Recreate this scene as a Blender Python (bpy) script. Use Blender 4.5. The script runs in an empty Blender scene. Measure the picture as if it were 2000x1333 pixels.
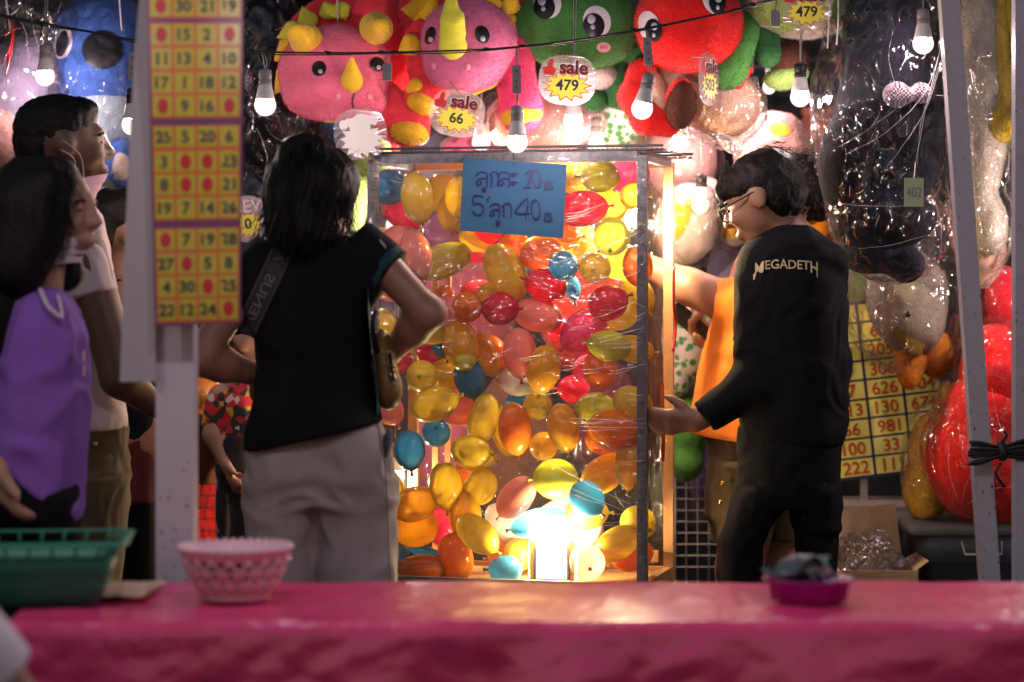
import bpy, math, random
import numpy as np
from mathutils import Vector, Matrix, noise as mnoise

random.seed(7)
RNG = np.random.default_rng(7)
SC = bpy.context.scene
COL = SC.collection
R = math.radians

# ------------------------------------------------------------------ camera
FPX = 4722.0          # 85 mm lens on a 36 mm sensor, expressed in photo pixels
CAMZ = 1.27
HOR = 545.0           # horizon row
cam = bpy.data.objects.new('camera', bpy.data.cameras.new('camera'))
COL.objects.link(cam)
cam.location = (0, 0, CAMZ)
cam.rotation_euler = (R(90), 0, 0)
cam.data.lens = 85
cam.data.sensor_width = 36
cam.data.shift_y = -(666.5 - HOR) / 2000
cam.data.clip_end = 400
cam.data.clip_start = 0.1
cam.data.dof.use_dof = True
cam.data.dof.focus_distance = 6.15
cam.data.dof.aperture_fstop = 2.0
SC.camera = cam

# ------------------------------------------------------------------ world / exposure
world = bpy.data.worlds.new('World')
SC.world = world
world.use_nodes = True
wn = world.node_tree
sky = wn.nodes.new('ShaderNodeTexSky')
sky.sky_type = 'NISHITA'
sky.sun_disc = False
sky.sun_elevation = R(-2.0)
sky.sun_rotation = R(200)
wn.links.new(sky.outputs[0], wn.nodes['Background'].inputs[0])
wn.nodes['Background'].inputs[1].default_value = 0.8
sun = bpy.data.objects.new('sun', bpy.data.lights.new('sun', 'SUN'))
COL.objects.link(sun)
sun.data.energy = 0.02
sun.data.angle = R(20)
sun.data.color = (0.75, 0.65, 1.0)
sun.rotation_euler = (R(55), 0, R(-20))
SC.view_settings.view_transform = 'Standard'
SC.view_settings.look = 'None'
SC.view_settings.exposure = 0.52
SC.view_settings.gamma = 1.0
SC.cycles.use_denoising = True
SC.cycles.max_bounces = 12
SC.cycles.transparent_max_bounces = 24
SC.cycles.diffuse_bounces = 5
SC.cycles.glossy_bounces = 3
SC.cycles.transmission_bounces = 8
SC.cycles.caustics_reflective = False
SC.cycles.caustics_refractive = False
SC.cycles.sample_clamp_indirect = 4.0
BULB_W = 9.0          # watts of one bulb
LAMP_E = 480.0          # glow of the lamp inside the balloon box
FRONT_FILL = 1.65           # added fill bulbs over the near counter, relative

# ------------------------------------------------------------------ helpers: placement
def P(px, py, D):
    return Vector(((px - 1000) / FPX * D, D, CAMZ - (py - HOR) / FPX * D))
def px(n, D):
    return n * D / FPX

ORG = {}
def tag(o, label=None, cat=None, group=None, kind=None):
    if label: o['label'] = label
    if cat: o['category'] = cat
    if group: o['group'] = group
    if kind: o['kind'] = kind
    return o
def thing(name, label, cat, loc, group=None):
    o = bpy.data.objects.new(name, None)
    COL.objects.link(o)
    o.location = loc
    o.empty_display_size = 0.05
    ORG[o.name] = Vector(loc)
    return tag(o, label, cat, group)
def obj(name, verts, faces, mat, parent=None, smooth=True, loc=None):
    """one mesh object; verts are world coordinates"""
    me = bpy.data.meshes.new(name)
    if parent is not None:
        L = ORG[parent.name]
    else:
        L = Vector(loc) if loc is not None else Vector((0, 0, 0))
    v = np.asarray([tuple(q) for q in verts] if not isinstance(verts, np.ndarray) else verts, dtype=np.float64) - np.array(L)
    me.from_pydata(v.tolist(), [], faces.tolist() if isinstance(faces, np.ndarray) else faces)
    me.polygons.foreach_set('use_smooth', [smooth] * len(me.polygons))
    me.update()
    if mat is not None: me.materials.append(mat)
    o = bpy.data.objects.new(name, me)
    COL.objects.link(o)
    if parent is not None:
        o.parent = parent
    else:
        o.location = L
    ORG[o.name] = Vector(L)
    return o

class MB:
    def __init__(s): s.v = []; s.f = []
    def add(s, v, f):
        n = len(s.v)
        s.v += [Vector(q) for q in v]; s.f += [[i + n for i in q] for q in f]
        return s
    def box(s, c, size, rot=None):
        hx, hy, hz = [q / 2 for q in size]
        v = [Vector((x, y, z)) for x in (-hx, hx) for y in (-hy, hy) for z in (-hz, hz)]
        if rot is not None: v = [rot @ q for q in v]
        c = Vector(c)
        return s.add([c + q for q in v], [[0, 1, 3, 2], [4, 6, 7, 5], [0, 4, 5, 1], [2, 3, 7, 6], [0, 2, 6, 4], [1, 5, 7, 3]])
    def bar(s, a, b, w, d=None, up=(0, 0, 1)):
        a = Vector(a); b = Vector(b); d = d or w
        z = (b - a); L = z.length; z.normalize()
        x = Vector(up).cross(z)
        if x.length < 1e-4: x = Vector((1, 0, 0)).cross(z)
        if x.length < 1e-4: x = Vector((0, 1, 0)).cross(z)
        x.normalize(); y = z.cross(x)
        M = Matrix((x, y, z)).transposed()
        return s.box((a + b) / 2, (w, d, L), M)
    def tube(s, pts, r, n=6, cap=True):
        pts = [Vector(q) for q in pts]
        rs = r if isinstance(r, (list, tuple)) else [r] * len(pts)
        v = []; f = []
        up = Vector((0.13, 0.31, 0.94))
        for i, q in enumerate(pts):
            t = (pts[min(i + 1, len(pts) - 1)] - pts[max(i - 1, 0)])
            if t.length < 1e-9: t = Vector((0, 0, 1))
            t.normalize()
            x = up.cross(t)
            if x.length < 0.05: x = Vector((1, 0, 0)).cross(t)
            x.normalize(); y = t.cross(x)
            for k in range(n):
                a = 2 * math.pi * k / n
                v.append(q + (x * math.cos(a) + y * math.sin(a)) * rs[i])
        for i in range(len(pts) - 1):
            for k in range(n):
                f.append([i * n + k, i * n + (k + 1) % n, (i + 1) * n + (k + 1) % n, (i + 1) * n + k])
        if cap:
            f.append(list(range(n))[::-1]); f.append([(len(pts) - 1) * n + k for k in range(n)])
        return s.add(v, f)
    def lathe(s, prof, c, axis=(0, 0, 1), n=16, sx=1.0):
        """prof: (radius, height) along axis from c"""
        z = Vector(axis).normalized()
        x = z.orthogonal().normalized(); y = z.cross(x)
        c = Vector(c); v = []; f = []
        for (r, h) in prof:
            for k in range(n):
                a = 2 * math.pi * k / n
                v.append(c + z * h + (x * math.cos(a) + y * math.sin(a) * sx) * r)
        m = len(prof)
        for i in range(m - 1):
            for k in range(n):
                f.append([i * n + k, i * n + (k + 1) % n, (i + 1) * n + (k + 1) % n, (i + 1) * n + k])
        f.append(list(range(n))[::-1]); f.append([(m - 1) * n + k for k in range(n)])
        return s.add(v, f)
    def ell(s, c, rad, rot=None, n=16, m=10):
        c = Vector(c); v = []; f = []
        for i in range(m + 1):
            th = math.pi * i / m
            for k in range(n):
                a = 2 * math.pi * k / n
                q = Vector((rad[0] * math.sin(th) * math.cos(a), rad[1] * math.sin(th) * math.sin(a), rad[2] * math.cos(th)))
                v.append(c + (rot @ q if rot is not None else q))
        for i in range(m):
            for k in range(n):
                f.append([i * n + k, (i + 1) * n + k, (i + 1) * n + (k + 1) % n, i * n + (k + 1) % n])
        return s.add(v, f)
    def grid(s, fn, nu, nv):
        v = [fn(i / nu, j / nv) for j in range(nv + 1) for i in range(nu + 1)]
        f = [[j * (nu + 1) + i, j * (nu + 1) + i + 1, (j + 1) * (nu + 1) + i + 1, (j + 1) * (nu + 1) + i] for j in range(nv) for i in range(nu)]
        return s.add(v, f)
    def poly(s, pts, thick):
        """flat polygon given as world points, extruded by vector thick"""
        n = len(pts); t = Vector(thick)
        v = [Vector(q) for q in pts] + [Vector(q) + t for q in pts]
        f = [list(range(n)), [n + i for i in range(n)][::-1]] + [[i, n + i, n + (i + 1) % n, (i + 1) % n] for i in range(n)]
        return s.add(v, f)
    def build(s, name, mat, parent=None, smooth=True, loc=None):
        return obj(name, s.v, s.f, mat, parent, smooth, loc)

# ------------------------------------------------------------------ helpers: soft shapes (distance field -> mesh)
class Ell:
    def __init__(s, c, rad, rot=None):
        s.c = np.array(c, float); s.r = np.array(rad, float)
        s.M = np.array(rot if rot is not None else Matrix.Identity(3), float)
        ext = np.sqrt(((s.M * s.r[None, :]) ** 2).sum(1))
        s.lo = s.c - ext; s.hi = s.c + ext
    def d(s, X, Y, Z):
        q = [X - s.c[0], Y - s.c[1], Z - s.c[2]]
        l = [sum(s.M[i][j] * q[i] for i in range(3)) for j in range(3)]
        a = sum((l[j] / s.r[j]) ** 2 for j in range(3)); b = sum((l[j] / s.r[j] ** 2) ** 2 for j in range(3))
        k0 = np.sqrt(a); k1 = np.sqrt(b) + 1e-9
        return k0 * (k0 - 1) / k1
class Cap:
    """tapered limb; flat=(direction, factor) squashes it; cut=True gives flat ends"""
    def __init__(s, a, ra, b, rb, flat=None, cut=False):
        s.a = np.array(a, float); s.b = np.array(b, float); s.ra = ra; s.rb = rb; s.flat = flat; s.cut = cut
        m = max(ra, rb)
        s.lo = np.minimum(s.a, s.b) - m; s.hi = np.maximum(s.a, s.b) + m
    def d(s, X, Y, Z):
        q = [X - s.a[0], Y - s.a[1], Z - s.a[2]]
        if s.flat is not None:
            n, fct = s.flat; n = np.array(n, float)
            t = sum(q[i] * n[i] for i in range(3)) * (1 / fct - 1)
            q = [q[i] + n[i] * t for i in range(3)]
        ab = s.b - s.a; L2 = (ab ** 2).sum()
        t = sum(q[i] * ab[i] for i in range(3)) / L2
        tc = np.clip(t, 0, 1)
        if s.cut:
            rad = np.sqrt(sum((q[i] - ab[i] * t) ** 2 for i in range(3))) - (s.ra + (s.rb - s.ra) * tc)
            return np.maximum(rad, np.maximum(-t, t - 1) * math.sqrt(L2))
        return np.sqrt(sum((q[i] - ab[i] * tc) ** 2 for i in range(3))) - (s.ra + (s.rb - s.ra) * tc)
class Loft:
    """stack of horizontal ellipses: (z, x, y, rx, ry), any order"""
    def __init__(s, sec, e=2.0):
        sec = sorted(sec); s.s = np.array(sec, float); s.e = e
        s.lo = np.array([(s.s[:, 1] - s.s[:, 3]).min(), (s.s[:, 2] - s.s[:, 4]).min(), s.s[0, 0]])
        s.hi = np.array([(s.s[:, 1] + s.s[:, 3]).max(), (s.s[:, 2] + s.s[:, 4]).max(), s.s[-1, 0]])
    def d(s, X, Y, Z):
        zs = s.s[:, 0]; z1 = Z.reshape(-1) if Z.ndim == 1 else Z
        cx, cy, rx, ry = [np.interp(z1, zs, s.s[:, i]) for i in (1, 2, 3, 4)]
        u = np.abs(X - cx) / rx; v = np.abs(Y - cy) / ry
        rad = ((u ** s.e + v ** s.e) ** (1 / s.e) - 1) * np.minimum(rx, ry)
        return np.maximum(rad, np.maximum(zs[0] - Z, Z - zs[-1]))
def loftpx(rows, D, ry, e=2.2, dy=0.0):
    """rows: (py, xl, xr[, ry[, dD]]) in photo pixels at distance D"""
    out = []
    for r in rows:
        d = D + (r[4] if len(r) > 4 else dy)
        c = P((r[1] + r[2]) / 2, r[0], d)
        out.append((c.z, c.x, c.y, px((r[2] - r[1]) / 2, d), r[3] if len(r) > 3 and r[3] else ry))
    return Loft(out, e)
def E(x, y, D, rx, rz, ry, rot=0.0, yaw=0.0):
    M = Matrix.Rotation(R(yaw), 3, 'Z') @ Matrix.Rotation(R(-rot), 3, 'Y')
    return Ell(P(x, y, D), (px(rx, D), ry, px(rz, D)), M)
def C(a, b, flat=None, cut=False):
    """a, b = (px, py, D, radius px)"""
    return Cap(P(*a[:3]), px(a[3], a[2]), P(*b[:3]), px(b[3], b[2]), flat, cut)
def CM(a, ra, b, rb, flat=None, cut=False):
    return Cap(a, ra, b, rb, flat, cut)

def sdf_mesh(prims, res=0.008, k=0.02, cuts=(), sub=()):
    pad = k + 3 * res
    lo = np.min([p.lo for p in prims], axis=0) - pad; hi = np.max([p.hi for p in prims], axis=0) + pad
    n = np.ceil((hi - lo) / res).astype(int) + 1
    ax = [lo[i] + res * np.arange(n[i]) for i in range(3)]
    F = np.full(n, 10.0, np.float32)
    def ev(p, pd):
        a = np.clip(np.floor((p.lo - pd - lo) / res).astype(int), 0, n); b = np.clip(np.ceil((p.hi + pd - lo) / res).astype(int) + 1, 0, n)
        sl = tuple(slice(a[i], b[i]) for i in range(3))
        if any(b[i] <= a[i] for i in range(3)): return None, None
        X, Y, Z = [ax[i][sl[i]].reshape([-1 if j == i else 1 for j in range(3)]) for i in range(3)]
        return sl, p.d(X, Y, Z).astype(np.float32)
    for p in prims:
        sl, d = ev(p, pad)
        g = F[sl]
        h = np.maximum(k - np.abs(g - d), 0) / k
        F[sl] = np.minimum(g, d) - h * h * k * 0.25
    for p in sub:
        sl, d = ev(p, pad)
        if sl is None: continue
        F[sl] = np.maximum(F[sl], -d)
    X, Y, Z = [ax[i].reshape([-1 if j == i else 1 for j in range(3)]) for i in range(3)]
    for (pt, nm) in cuts:
        nm = Vector(nm).normalized()
        F = np.maximum(F, ((X - pt[0]) * nm[0] + (Y - pt[1]) * nm[1] + (Z - pt[2]) * nm[2]).astype(np.float32))
    return surfnet(F, lo, res)
def surfnet(F, lo, res):
    S = F < 0
    n = F.shape
    cnt = np.zeros([q - 1 for q in n], np.int8)
    cs = [(i, j, k) for i in (0, 1) for j in (0, 1) for k in (0, 1)]
    def corner(A, c): return A[c[0]:n[0] - 1 + c[0], c[1]:n[1] - 1 + c[1], c[2]:n[2] - 1 + c[2]]
    for c in cs: cnt += corner(S, c)
    mask = (cnt > 0) & (cnt < 8)
    idx = np.argwhere(mask)
    ids = np.full(mask.shape, -1, np.int64); ids[mask] = np.arange(len(idx))
    acc = np.zeros((len(idx), 3)); num = np.zeros(len(idx))
    val = {c: corner(F, c)[mask] for c in cs}
    for a in cs:
        for axis in range(3):
            if a[axis] == 1: continue
            b = list(a); b[axis] = 1; b = tuple(b)
            fa, fb = val[a], val[b]
            m = (fa < 0) != (fb < 0)
            t = fa[m] / (fa[m] - fb[m])
            pt = np.tile(np.array(a, float), (m.sum(), 1)); pt[:, axis] = t
            acc[m] += pt; num[m] += 1
    V = (idx + acc / num[:, None]) * res + lo
    faces = []
    for axis in range(3):
        o1, o2 = [(1, 2), (2, 0), (0, 1)][axis]
        sa = [slice(1, n[i] - 1) for i in range(3)]; sb = list(sa)
        sa[axis] = slice(0, n[axis] - 1); sb[axis] = slice(1, n[axis])
        A = S[tuple(sa)]; B = S[tuple(sb)]
        e = np.argwhere(A != B)
        if len(e) == 0: continue
        off = np.ones(3, int); off[axis] = 0
        g = e + off
        flip = A[A != B]
        def cid(d1, d2):
            q = g.copy(); q[:, o1] -= d1; q[:, o2] -= d2
            return ids[q[:, 0], q[:, 1], q[:, 2]]
        quad = np.stack([cid(1, 1), cid(0, 1), cid(0, 0), cid(1, 0)], 1)
        quad[~flip] = quad[~flip][:, ::-1]
        faces.append(quad)
    Fq = np.concatenate(faces)
    return V, Fq
def vnoise(p, seed=0):
    """value noise, p (n,3) -> (n,) in -1..1"""
    i = np.floor(p).astype(np.int64); f = p - i; f = f * f * (3 - 2 * f)
    def h(a, b, c):
        x = (a * 374761393 + b * 668265263 + c * 2147483647 + seed * 1274126177) & 0xffffffff
        x = ((x ^ (x >> 13)) * 1274126177) & 0xffffffff
        return ((x ^ (x >> 16)) & 0xffff) / 32767.5 - 1
    r = 0
    for a in (0, 1):
        for b in (0, 1):
            for c in (0, 1):
                w = (f[:, 0] if a else 1 - f[:, 0]) * (f[:, 1] if b else 1 - f[:, 1]) * (f[:, 2] if c else 1 - f[:, 2])
                r = r + w * h(i[:, 0] + a, i[:, 1] + b, i[:, 2] + c)
    return r
def vnormals(V, Fq):
    n = np.zeros_like(V)
    fn = np.cross(V[Fq[:, 2]] - V[Fq[:, 0]], V[Fq[:, 3]] - V[Fq[:, 1]])
    for k in range(4): np.add.at(n, Fq[:, k], fn)
    return n / (np.linalg.norm(n, axis=1, keepdims=True) + 1e-12)
def relax(V, Fq, it=1):
    for _ in range(it):
        a = np.zeros_like(V); c = np.zeros(len(V))
        for k in range(4):
            for j in (1, 3):
                np.add.at(a, Fq[:, k], V[Fq[:, (k + j) % 4]]); np.add.at(c, Fq[:, k], 1)
        V = V * 0.5 + 0.5 * a / np.maximum(c, 1)[:, None]
    return V
def soft(name, prims, mat, parent=None, res=0.008, k=0.02, cuts=(), wr=0.0, wf=(18, 18, 8), fine=0.0, ff=(60, 60, 40), seed=0, sm=1, loc=None, ridge=0.0, sub=(), warp=None):
    """one soft mesh from distance-field pieces, with fold noise"""
    V, Fq = sdf_mesh(prims, res, k, cuts, sub)
    V = relax(V, Fq, sm)
    if wr or fine or ridge:
        N = vnormals(V, Fq)
        d = wr * vnoise(V * np.array(wf) + 0.35 * vnoise(V * 9.0, seed + 5)[:, None] * 3, seed)
        if fine: d = d + fine * vnoise(V * np.array(ff), seed + 1)
        if ridge:
            q = vnoise(V * np.array(wf) * 1.3 + vnoise(V * 7.0, seed + 9)[:, None] * 2.0, seed + 3)
            d = d + ridge * (1 - np.abs(q) * 2.2).clip(-0.4, 1)
        if any(isinstance(p, Loft) for p in prims): N = N * np.array([1, 1, .12])   # hems stay clean
        V = V + N * d[:, None]
    if warp is not None: V = warp(V)
    return obj(name, V, Fq, mat, parent, True, loc)

# ------------------------------------------------------------------ materials
MATS = {}
def nodemat(name):
    m = bpy.data.materials.new(name); m.use_nodes = True
    return m, m.node_tree.nodes, m.node_tree.links, m.node_tree.nodes['Principled BSDF']
def mat(name, col, rough=0.6, var=0.15, vs=12.0, bump=0.0, bs=60.0, metal=0.0, spec=0.4, sheen=0.0, coat=0.0, col2=None, emit=0.0):
    """principled surface with mottled colour and optional fine relief"""
    if name in MATS: return MATS[name]
    m, N, L, b = nodemat(name)
    tc = N.new('ShaderNodeTexCoord')
    ns = N.new('ShaderNodeTexNoise'); ns.inputs['Scale'].default_value = vs; ns.inputs['Detail'].default_value = 6
    L.new(tc.outputs['Object'], ns.inputs['Vector'])
    rp = N.new('ShaderNodeMix'); rp.data_type = 'RGBA'
    c1 = tuple(max(0, q * (1 - var)) for q in col); c2 = col2 or tuple(min(1, q * (1 + var)) for q in col)
    rp.inputs[6].default_value = (*c1, 1); rp.inputs[7].default_value = (*c2, 1)
    L.new(ns.outputs['Fac'], rp.inputs[0]); L.new(rp.outputs[2], b.inputs['Base Color'])
    b.inputs['Roughness'].default_value = rough; b.inputs['Metallic'].default_value = metal
    b.inputs['Specular IOR Level'].default_value = spec
    if sheen:
        b.inputs['Sheen Weight'].default_value = sheen; b.inputs['Sheen Roughness'].default_value = 0.5
        b.inputs['Sheen Tint'].default_value = (*[min(1, 0.4 + q) for q in col], 1)
    if coat: b.inputs['Coat Weight'].default_value = coat; b.inputs['Coat Roughness'].default_value = 0.15
    if bump:
        n2 = N.new('ShaderNodeTexNoise'); n2.inputs['Scale'].default_value = bs; n2.inputs['Detail'].default_value = 4
        L.new(tc.outputs['Object'], n2.inputs['Vector'])
        bp = N.new('ShaderNodeBump'); bp.inputs['Strength'].default_value = bump; bp.inputs['Distance'].default_value = 0.004
        L.new(n2.outputs['Fac'], bp.inputs['Height']); L.new(bp.outputs[0], b.inputs['Normal'])
    if emit:
        b.inputs['Emission Color'].default_value = (*col, 1); b.inputs['Emission Strength'].default_value = emit
    MATS[name] = m
    return m
def plush(name, col, var=0.22):
    return mat('plush_' + name, col, 0.9, var, 16, 1.0, 210, sheen=min(0.4, 1.2 * max(col)), spec=0.12)
def film_mat(name, tint=(1, 1, 1), refl=0.10, rough=0.12, haze=0.03, wr=0.5, ws=14.0, stretch=(1, 1, 3), edge=0.45):
    """thin clear plastic: see-through, crinkled, glossy"""
    m = bpy.data.materials.new(name); m.use_nodes = True
    N, L = m.node_tree.nodes, m.node_tree.links
    N.remove(N['Principled BSDF'])
    out = N['Material Output']
    tr = N.new('ShaderNodeBsdfTransparent'); tr.inputs[0].default_value = (*tint, 1)
    gl = N.new('ShaderNodeBsdfGlossy'); gl.inputs['Roughness'].default_value = rough; gl.inputs['Color'].default_value = (1, 1, 1, 1)
    df = N.new('ShaderNodeBsdfTranslucent'); df.inputs['Color'].default_value = (0.85, 0.85, 0.9, 1)
    tc = N.new('ShaderNodeTexCoord'); mp = N.new('ShaderNodeMapping'); mp.inputs['Scale'].default_value = stretch
    L.new(tc.outputs['Object'], mp.inputs['Vector'])
    n1 = N.new('ShaderNodeTexNoise'); n1.inputs['Scale'].default_value = ws; n1.inputs['Detail'].default_value = 3; n1.inputs['Distortion'].default_value = 1.2
    n1.noise_type = 'RIDGED_MULTIFRACTAL' if 'RIDGED_MULTIFRACTAL' in [i.identifier for i in n1.bl_rna.properties['noise_type'].enum_items] else 'FBM'
    n1.normalize = True
    L.new(mp.outputs[0], n1.inputs['Vector'])
    bp = N.new('ShaderNodeBump'); bp.inputs['Strength'].default_value = wr; bp.inputs['Distance'].default_value = 0.05
    L.new(n1.outputs['Fac'], bp.inputs['Height'])
    L.new(bp.outputs[0], gl.inputs['Normal'])
    fr = N.new('ShaderNodeLayerWeight'); fr.inputs['Blend'].default_value = 0.25
    L.new(bp.outputs[0], fr.inputs['Normal'])
    mr = N.new('ShaderNodeMapRange'); mr.inputs['To Min'].default_value = refl; mr.inputs['To Max'].default_value = min(1, refl + edge)
    L.new(fr.outputs['Fresnel'], mr.inputs['Value'])
    m1 = N.new('ShaderNodeMixShader'); m2 = N.new('ShaderNodeMixShader')
    m1.inputs[0].default_value = haze
    L.new(tr.outputs[0], m1.inputs[1]); L.new(df.outputs[0], m1.inputs[2])
    L.new(mr.outputs[0], m2.inputs[0]); L.new(m1.outputs[0], m2.inputs[1]); L.new(gl.outputs[0], m2.inputs[2])
    L.new(m2.outputs[0], out.inputs['Surface'])
    return m
def balloon_mat(name, col, clear=0.25):
    m = bpy.data.materials.new('balloon_' + name); m.use_nodes = True
    N, L = m.node_tree.nodes, m.node_tree.links
    N.remove(N['Principled BSDF'])
    out = N['Material Output']
    tr = N.new('ShaderNodeBsdfTransparent'); tr.inputs[0].default_value = (*[q ** 0.35 for q in col], 1)
    tl = N.new('ShaderNodeBsdfTranslucent'); tl.inputs[0].default_value = (*col, 1)
    df = N.new('ShaderNodeBsdfDiffuse'); df.inputs[0].default_value = (*col, 1)
    gl = N.new('ShaderNodeBsdfGlossy'); gl.inputs['Roughness'].default_value = 0.16
    fr = N.new('ShaderNodeFresnel'); fr.inputs[0].default_value = 1.36
    a = N.new('ShaderNodeMixShader'); a.inputs[0].default_value = 0.5
    L.new(df.outputs[0], a.inputs[1]); L.new(tl.outputs[0], a.inputs[2])
    lw = N.new('ShaderNodeLayerWeight'); lw.inputs['Blend'].default_value = 0.35
    mr = N.new('ShaderNodeMapRange'); mr.inputs['To Min'].default_value = clear; mr.inputs['To Max'].default_value = clear * 0.7
    L.new(lw.outputs['Facing'], mr.inputs['Value'])
    b = N.new('ShaderNodeMixShader')
    L.new(mr.outputs[0], b.inputs[0]); L.new(a.outputs[0], b.inputs[1]); L.new(tr.outputs[0], b.inputs[2])
    c = N.new('ShaderNodeMixShader')
    L.new(fr.outputs[0], c.inputs[0]); L.new(b.outputs[0], c.inputs[1]); L.new(gl.outputs[0], c.inputs[2])
    L.new(c.outputs[0], out.inputs['Surface'])
    return m
def emit_mat(name, col, s, clear=0.0):
    m = bpy.data.materials.new(name); m.use_nodes = True
    N, L = m.node_tree.nodes, m.node_tree.links
    N.remove(N['Principled BSDF'])
    e = N.new('ShaderNodeEmission'); e.inputs[0].default_value = (*col, 1); e.inputs[1].default_value = s
    if clear:
        t = N.new('ShaderNodeBsdfTransparent'); x = N.new('ShaderNodeMixShader'); x.inputs[0].default_value = clear
        L.new(e.outputs[0], x.inputs[1]); L.new(t.outputs[0], x.inputs[2]); L.new(x.outputs[0], N['Material Output'].inputs[0])
    else:
        L.new(e.outputs[0], N['Material Output'].inputs[0])
    return m

# ------------------------------------------------------------------ lettering
TXT = {}
def text_geo(body, bold=0.0):
    key = (body, bold)
    if key in TXT: return TXT[key]
    cu = bpy.data.curves.new('t', 'FONT'); cu.body = body; cu.size = 1.0; cu.align_x = 'CENTER'; cu.align_y = 'CENTER'
    cu.offset = bold; cu.resolution_u = 3
    o = bpy.data.objects.new('t', cu); COL.objects.link(o)
    dg = bpy.context.evaluated_depsgraph_get()
    me = bpy.data.meshes.new_from_object(o.evaluated_get(dg))
    v = np.array([tuple(q.co) for q in me.vertices]); f = [list(q.vertices) for q in me.polygons]
    bpy.data.objects.remove(o); bpy.data.curves.remove(cu); bpy.data.meshes.remove(me)
    c = (v.min(0) + v.max(0)) / 2; v = v - c
    TXT[key] = (v, f)
    return TXT[key]
def text(name, body, at, ux, uy, h, mt, parent, bold=0.0, w=None, lift=0.0, fn=None):
    """flat print: ux/uy unit vectors of the surface, h = letter height"""
    v, f = text_geo(body, bold)
    hh = v[:, 1].max() - v[:, 1].min(); ww = v[:, 0].max() - v[:, 0].min()
    s = h / hh; sx = (w / ww) if w else s
    ux = Vector(ux).normalized(); uy = Vector(uy).normalized(); nz = ux.cross(uy).normalized()
    q = v.copy(); q[:, 0] *= sx; q[:, 1] *= s
    if fn: q = fn(q)
    W = [Vector(at) + ux * a[0] + uy * a[1] + nz * lift for a in q]
    return obj(name, W, f, mt, parent, False)
def ribbon(pts, w, n, lift):
    """flat pen stroke through world points on a surface with normal n"""
    mb = MB(); n = Vector(n).normalized()
    pts = [Vector(q) for q in pts]
    v = []
    for i, q in enumerate(pts):
        t = (pts[min(i + 1, len(pts) - 1)] - pts[max(i - 1, 0)]).normalized()
        sd = n.cross(t).normalized() * w / 2
        v += [q + sd + n * lift, q - sd + n * lift]
    f = [[2 * i, 2 * i + 1, 2 * i + 3, 2 * i + 2] for i in range(len(pts) - 1)]
    mb.add(v, f)
    return mb
def smooth_path(pts, n=5):
    """Catmull-Rom through points"""
    pts = [Vector(q) for q in pts]; out = []
    for i in range(len(pts) - 1):
        p0 = pts[max(i - 1, 0)]; p1 = pts[i]; p2 = pts[i + 1]; p3 = pts[min(i + 2, len(pts) - 1)]
        for k in range(n):
            t = k / n
            out.append(0.5 * ((2 * p1) + (p2 - p0) * t + (2 * p0 - 5 * p1 + 4 * p2 - p3) * t * t + (3 * p1 - p0 - 3 * p2 + p3) * t ** 3))
    out.append(pts[-1])
    return out
# ================================================================== SETTING
M_ASPH = mat('asphalt', (0.05, 0.048, 0.05), 0.85, 0.4, 3.0, 0.6, 80)
g = MB().grid(lambda u, v: (-40 + 80 * u, -20 + 80 * v, 0), 8, 8).build('ground', M_ASPH, None, False)
tag(g, kind='structure')
M_TARP = mat('tarp_dark', (0.016, 0.018, 0.03), 0.55, 0.4, 4.0, 0.5, 25)
M_TARPG = mat('tarp_green', (0.012, 0.03, 0.026), 0.6, 0.4, 4.0, 0.5, 25)
M_STEEL = mat('steel_grey', (0.30, 0.29, 0.31), 0.45, 0.3, 25, 0.3, 120, spec=0.5)
M_DARKST = mat('steel_dark', (0.05, 0.05, 0.06), 0.45, 0.5, 30, 0.4, 90, spec=0.5)
M_WIRE = mat('wire_black', (0.012, 0.012, 0.014), 0.5, 0.2, 20)
M_WHITEPL = mat('white_plastic', (0.62, 0.60, 0.60), 0.4, 0.06, 20)
M_GREYPL = mat('grey_plastic', (0.22, 0.21, 0.22), 0.45, 0.15, 20)
M_WOOD = mat('pine_wood', (0.42, 0.22, 0.09), 0.6, 0.35, 18, 0.3, 60)
M_CHROME = mat('wire_chrome', (0.35, 0.33, 0.33), 0.3, 0.2, 20, metal=0.8)

# stall back wall and roof (a tent of dark tarpaulin on steel pipes)
def tarp_wall(u, v):
    x = -2.6 + 5.2 * u; z = 2.75 * v
    return (x, 8.35 + 0.035 * math.sin(x * 9) + 0.02 * math.sin(x * 23 + z * 2), z + 0.003)
o = MB().grid(tarp_wall, 90, 20).build('tarpaulin_wall', M_TARP, None, True)
tag(o, 'dark navy tarpaulin wall hanging behind all the plush toys', 'tarpaulin')
def tarp_roof(u, v):
    x = -2.6 + 5.2 * u; y = 6.25 + 2.1 * v
    return (x, y, 2.78 + 0.03 * math.sin(x * 7) * math.sin(v * 9))
o = MB().grid(tarp_roof, 40, 16).build('tarpaulin_roof', M_TARPG, None, True)
tag(o, 'dark green tarpaulin roof stretched over the toy stall', 'tarpaulin')
fr = thing('stall_frame', 'grey steel pipe frame carrying the toy stall roof and the hanging toys', 'frame', (0, 7.2, 0))
PIPES = [6.40, 6.75, 7.15, 7.6]
for x in (-2.45, 2.45):
    for y in (6.3, 8.25):
        MB().tube([(x, y, 0), (x, y, 2.74)], 0.02, 8).build('post', M_STEEL, fr)
for y in PIPES + [8.25]:
    MB().tube([(-2.5, y, 2.28 if y < 8 else 2.7), (2.5, y, 2.28 if y < 8 else 2.7)], 0.014, 8).build('crossbar', M_STEEL, fr)
for x in (-2.45, 2.45):
    MB().tube([(x, 6.2, 2.30), (x, 8.3, 2.30)], 0.014, 8).build('side_bar', M_STEEL, fr)
for (a, b) in (((1640, 110, 7.9), (1330, 150, 7.9)), ((1640, 240, 7.9), (1330, 232, 7.9))):
    MB().tube([P(*a) , P(*b)], 0.012, 6).build('brace', M_DARKST, fr)

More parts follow.
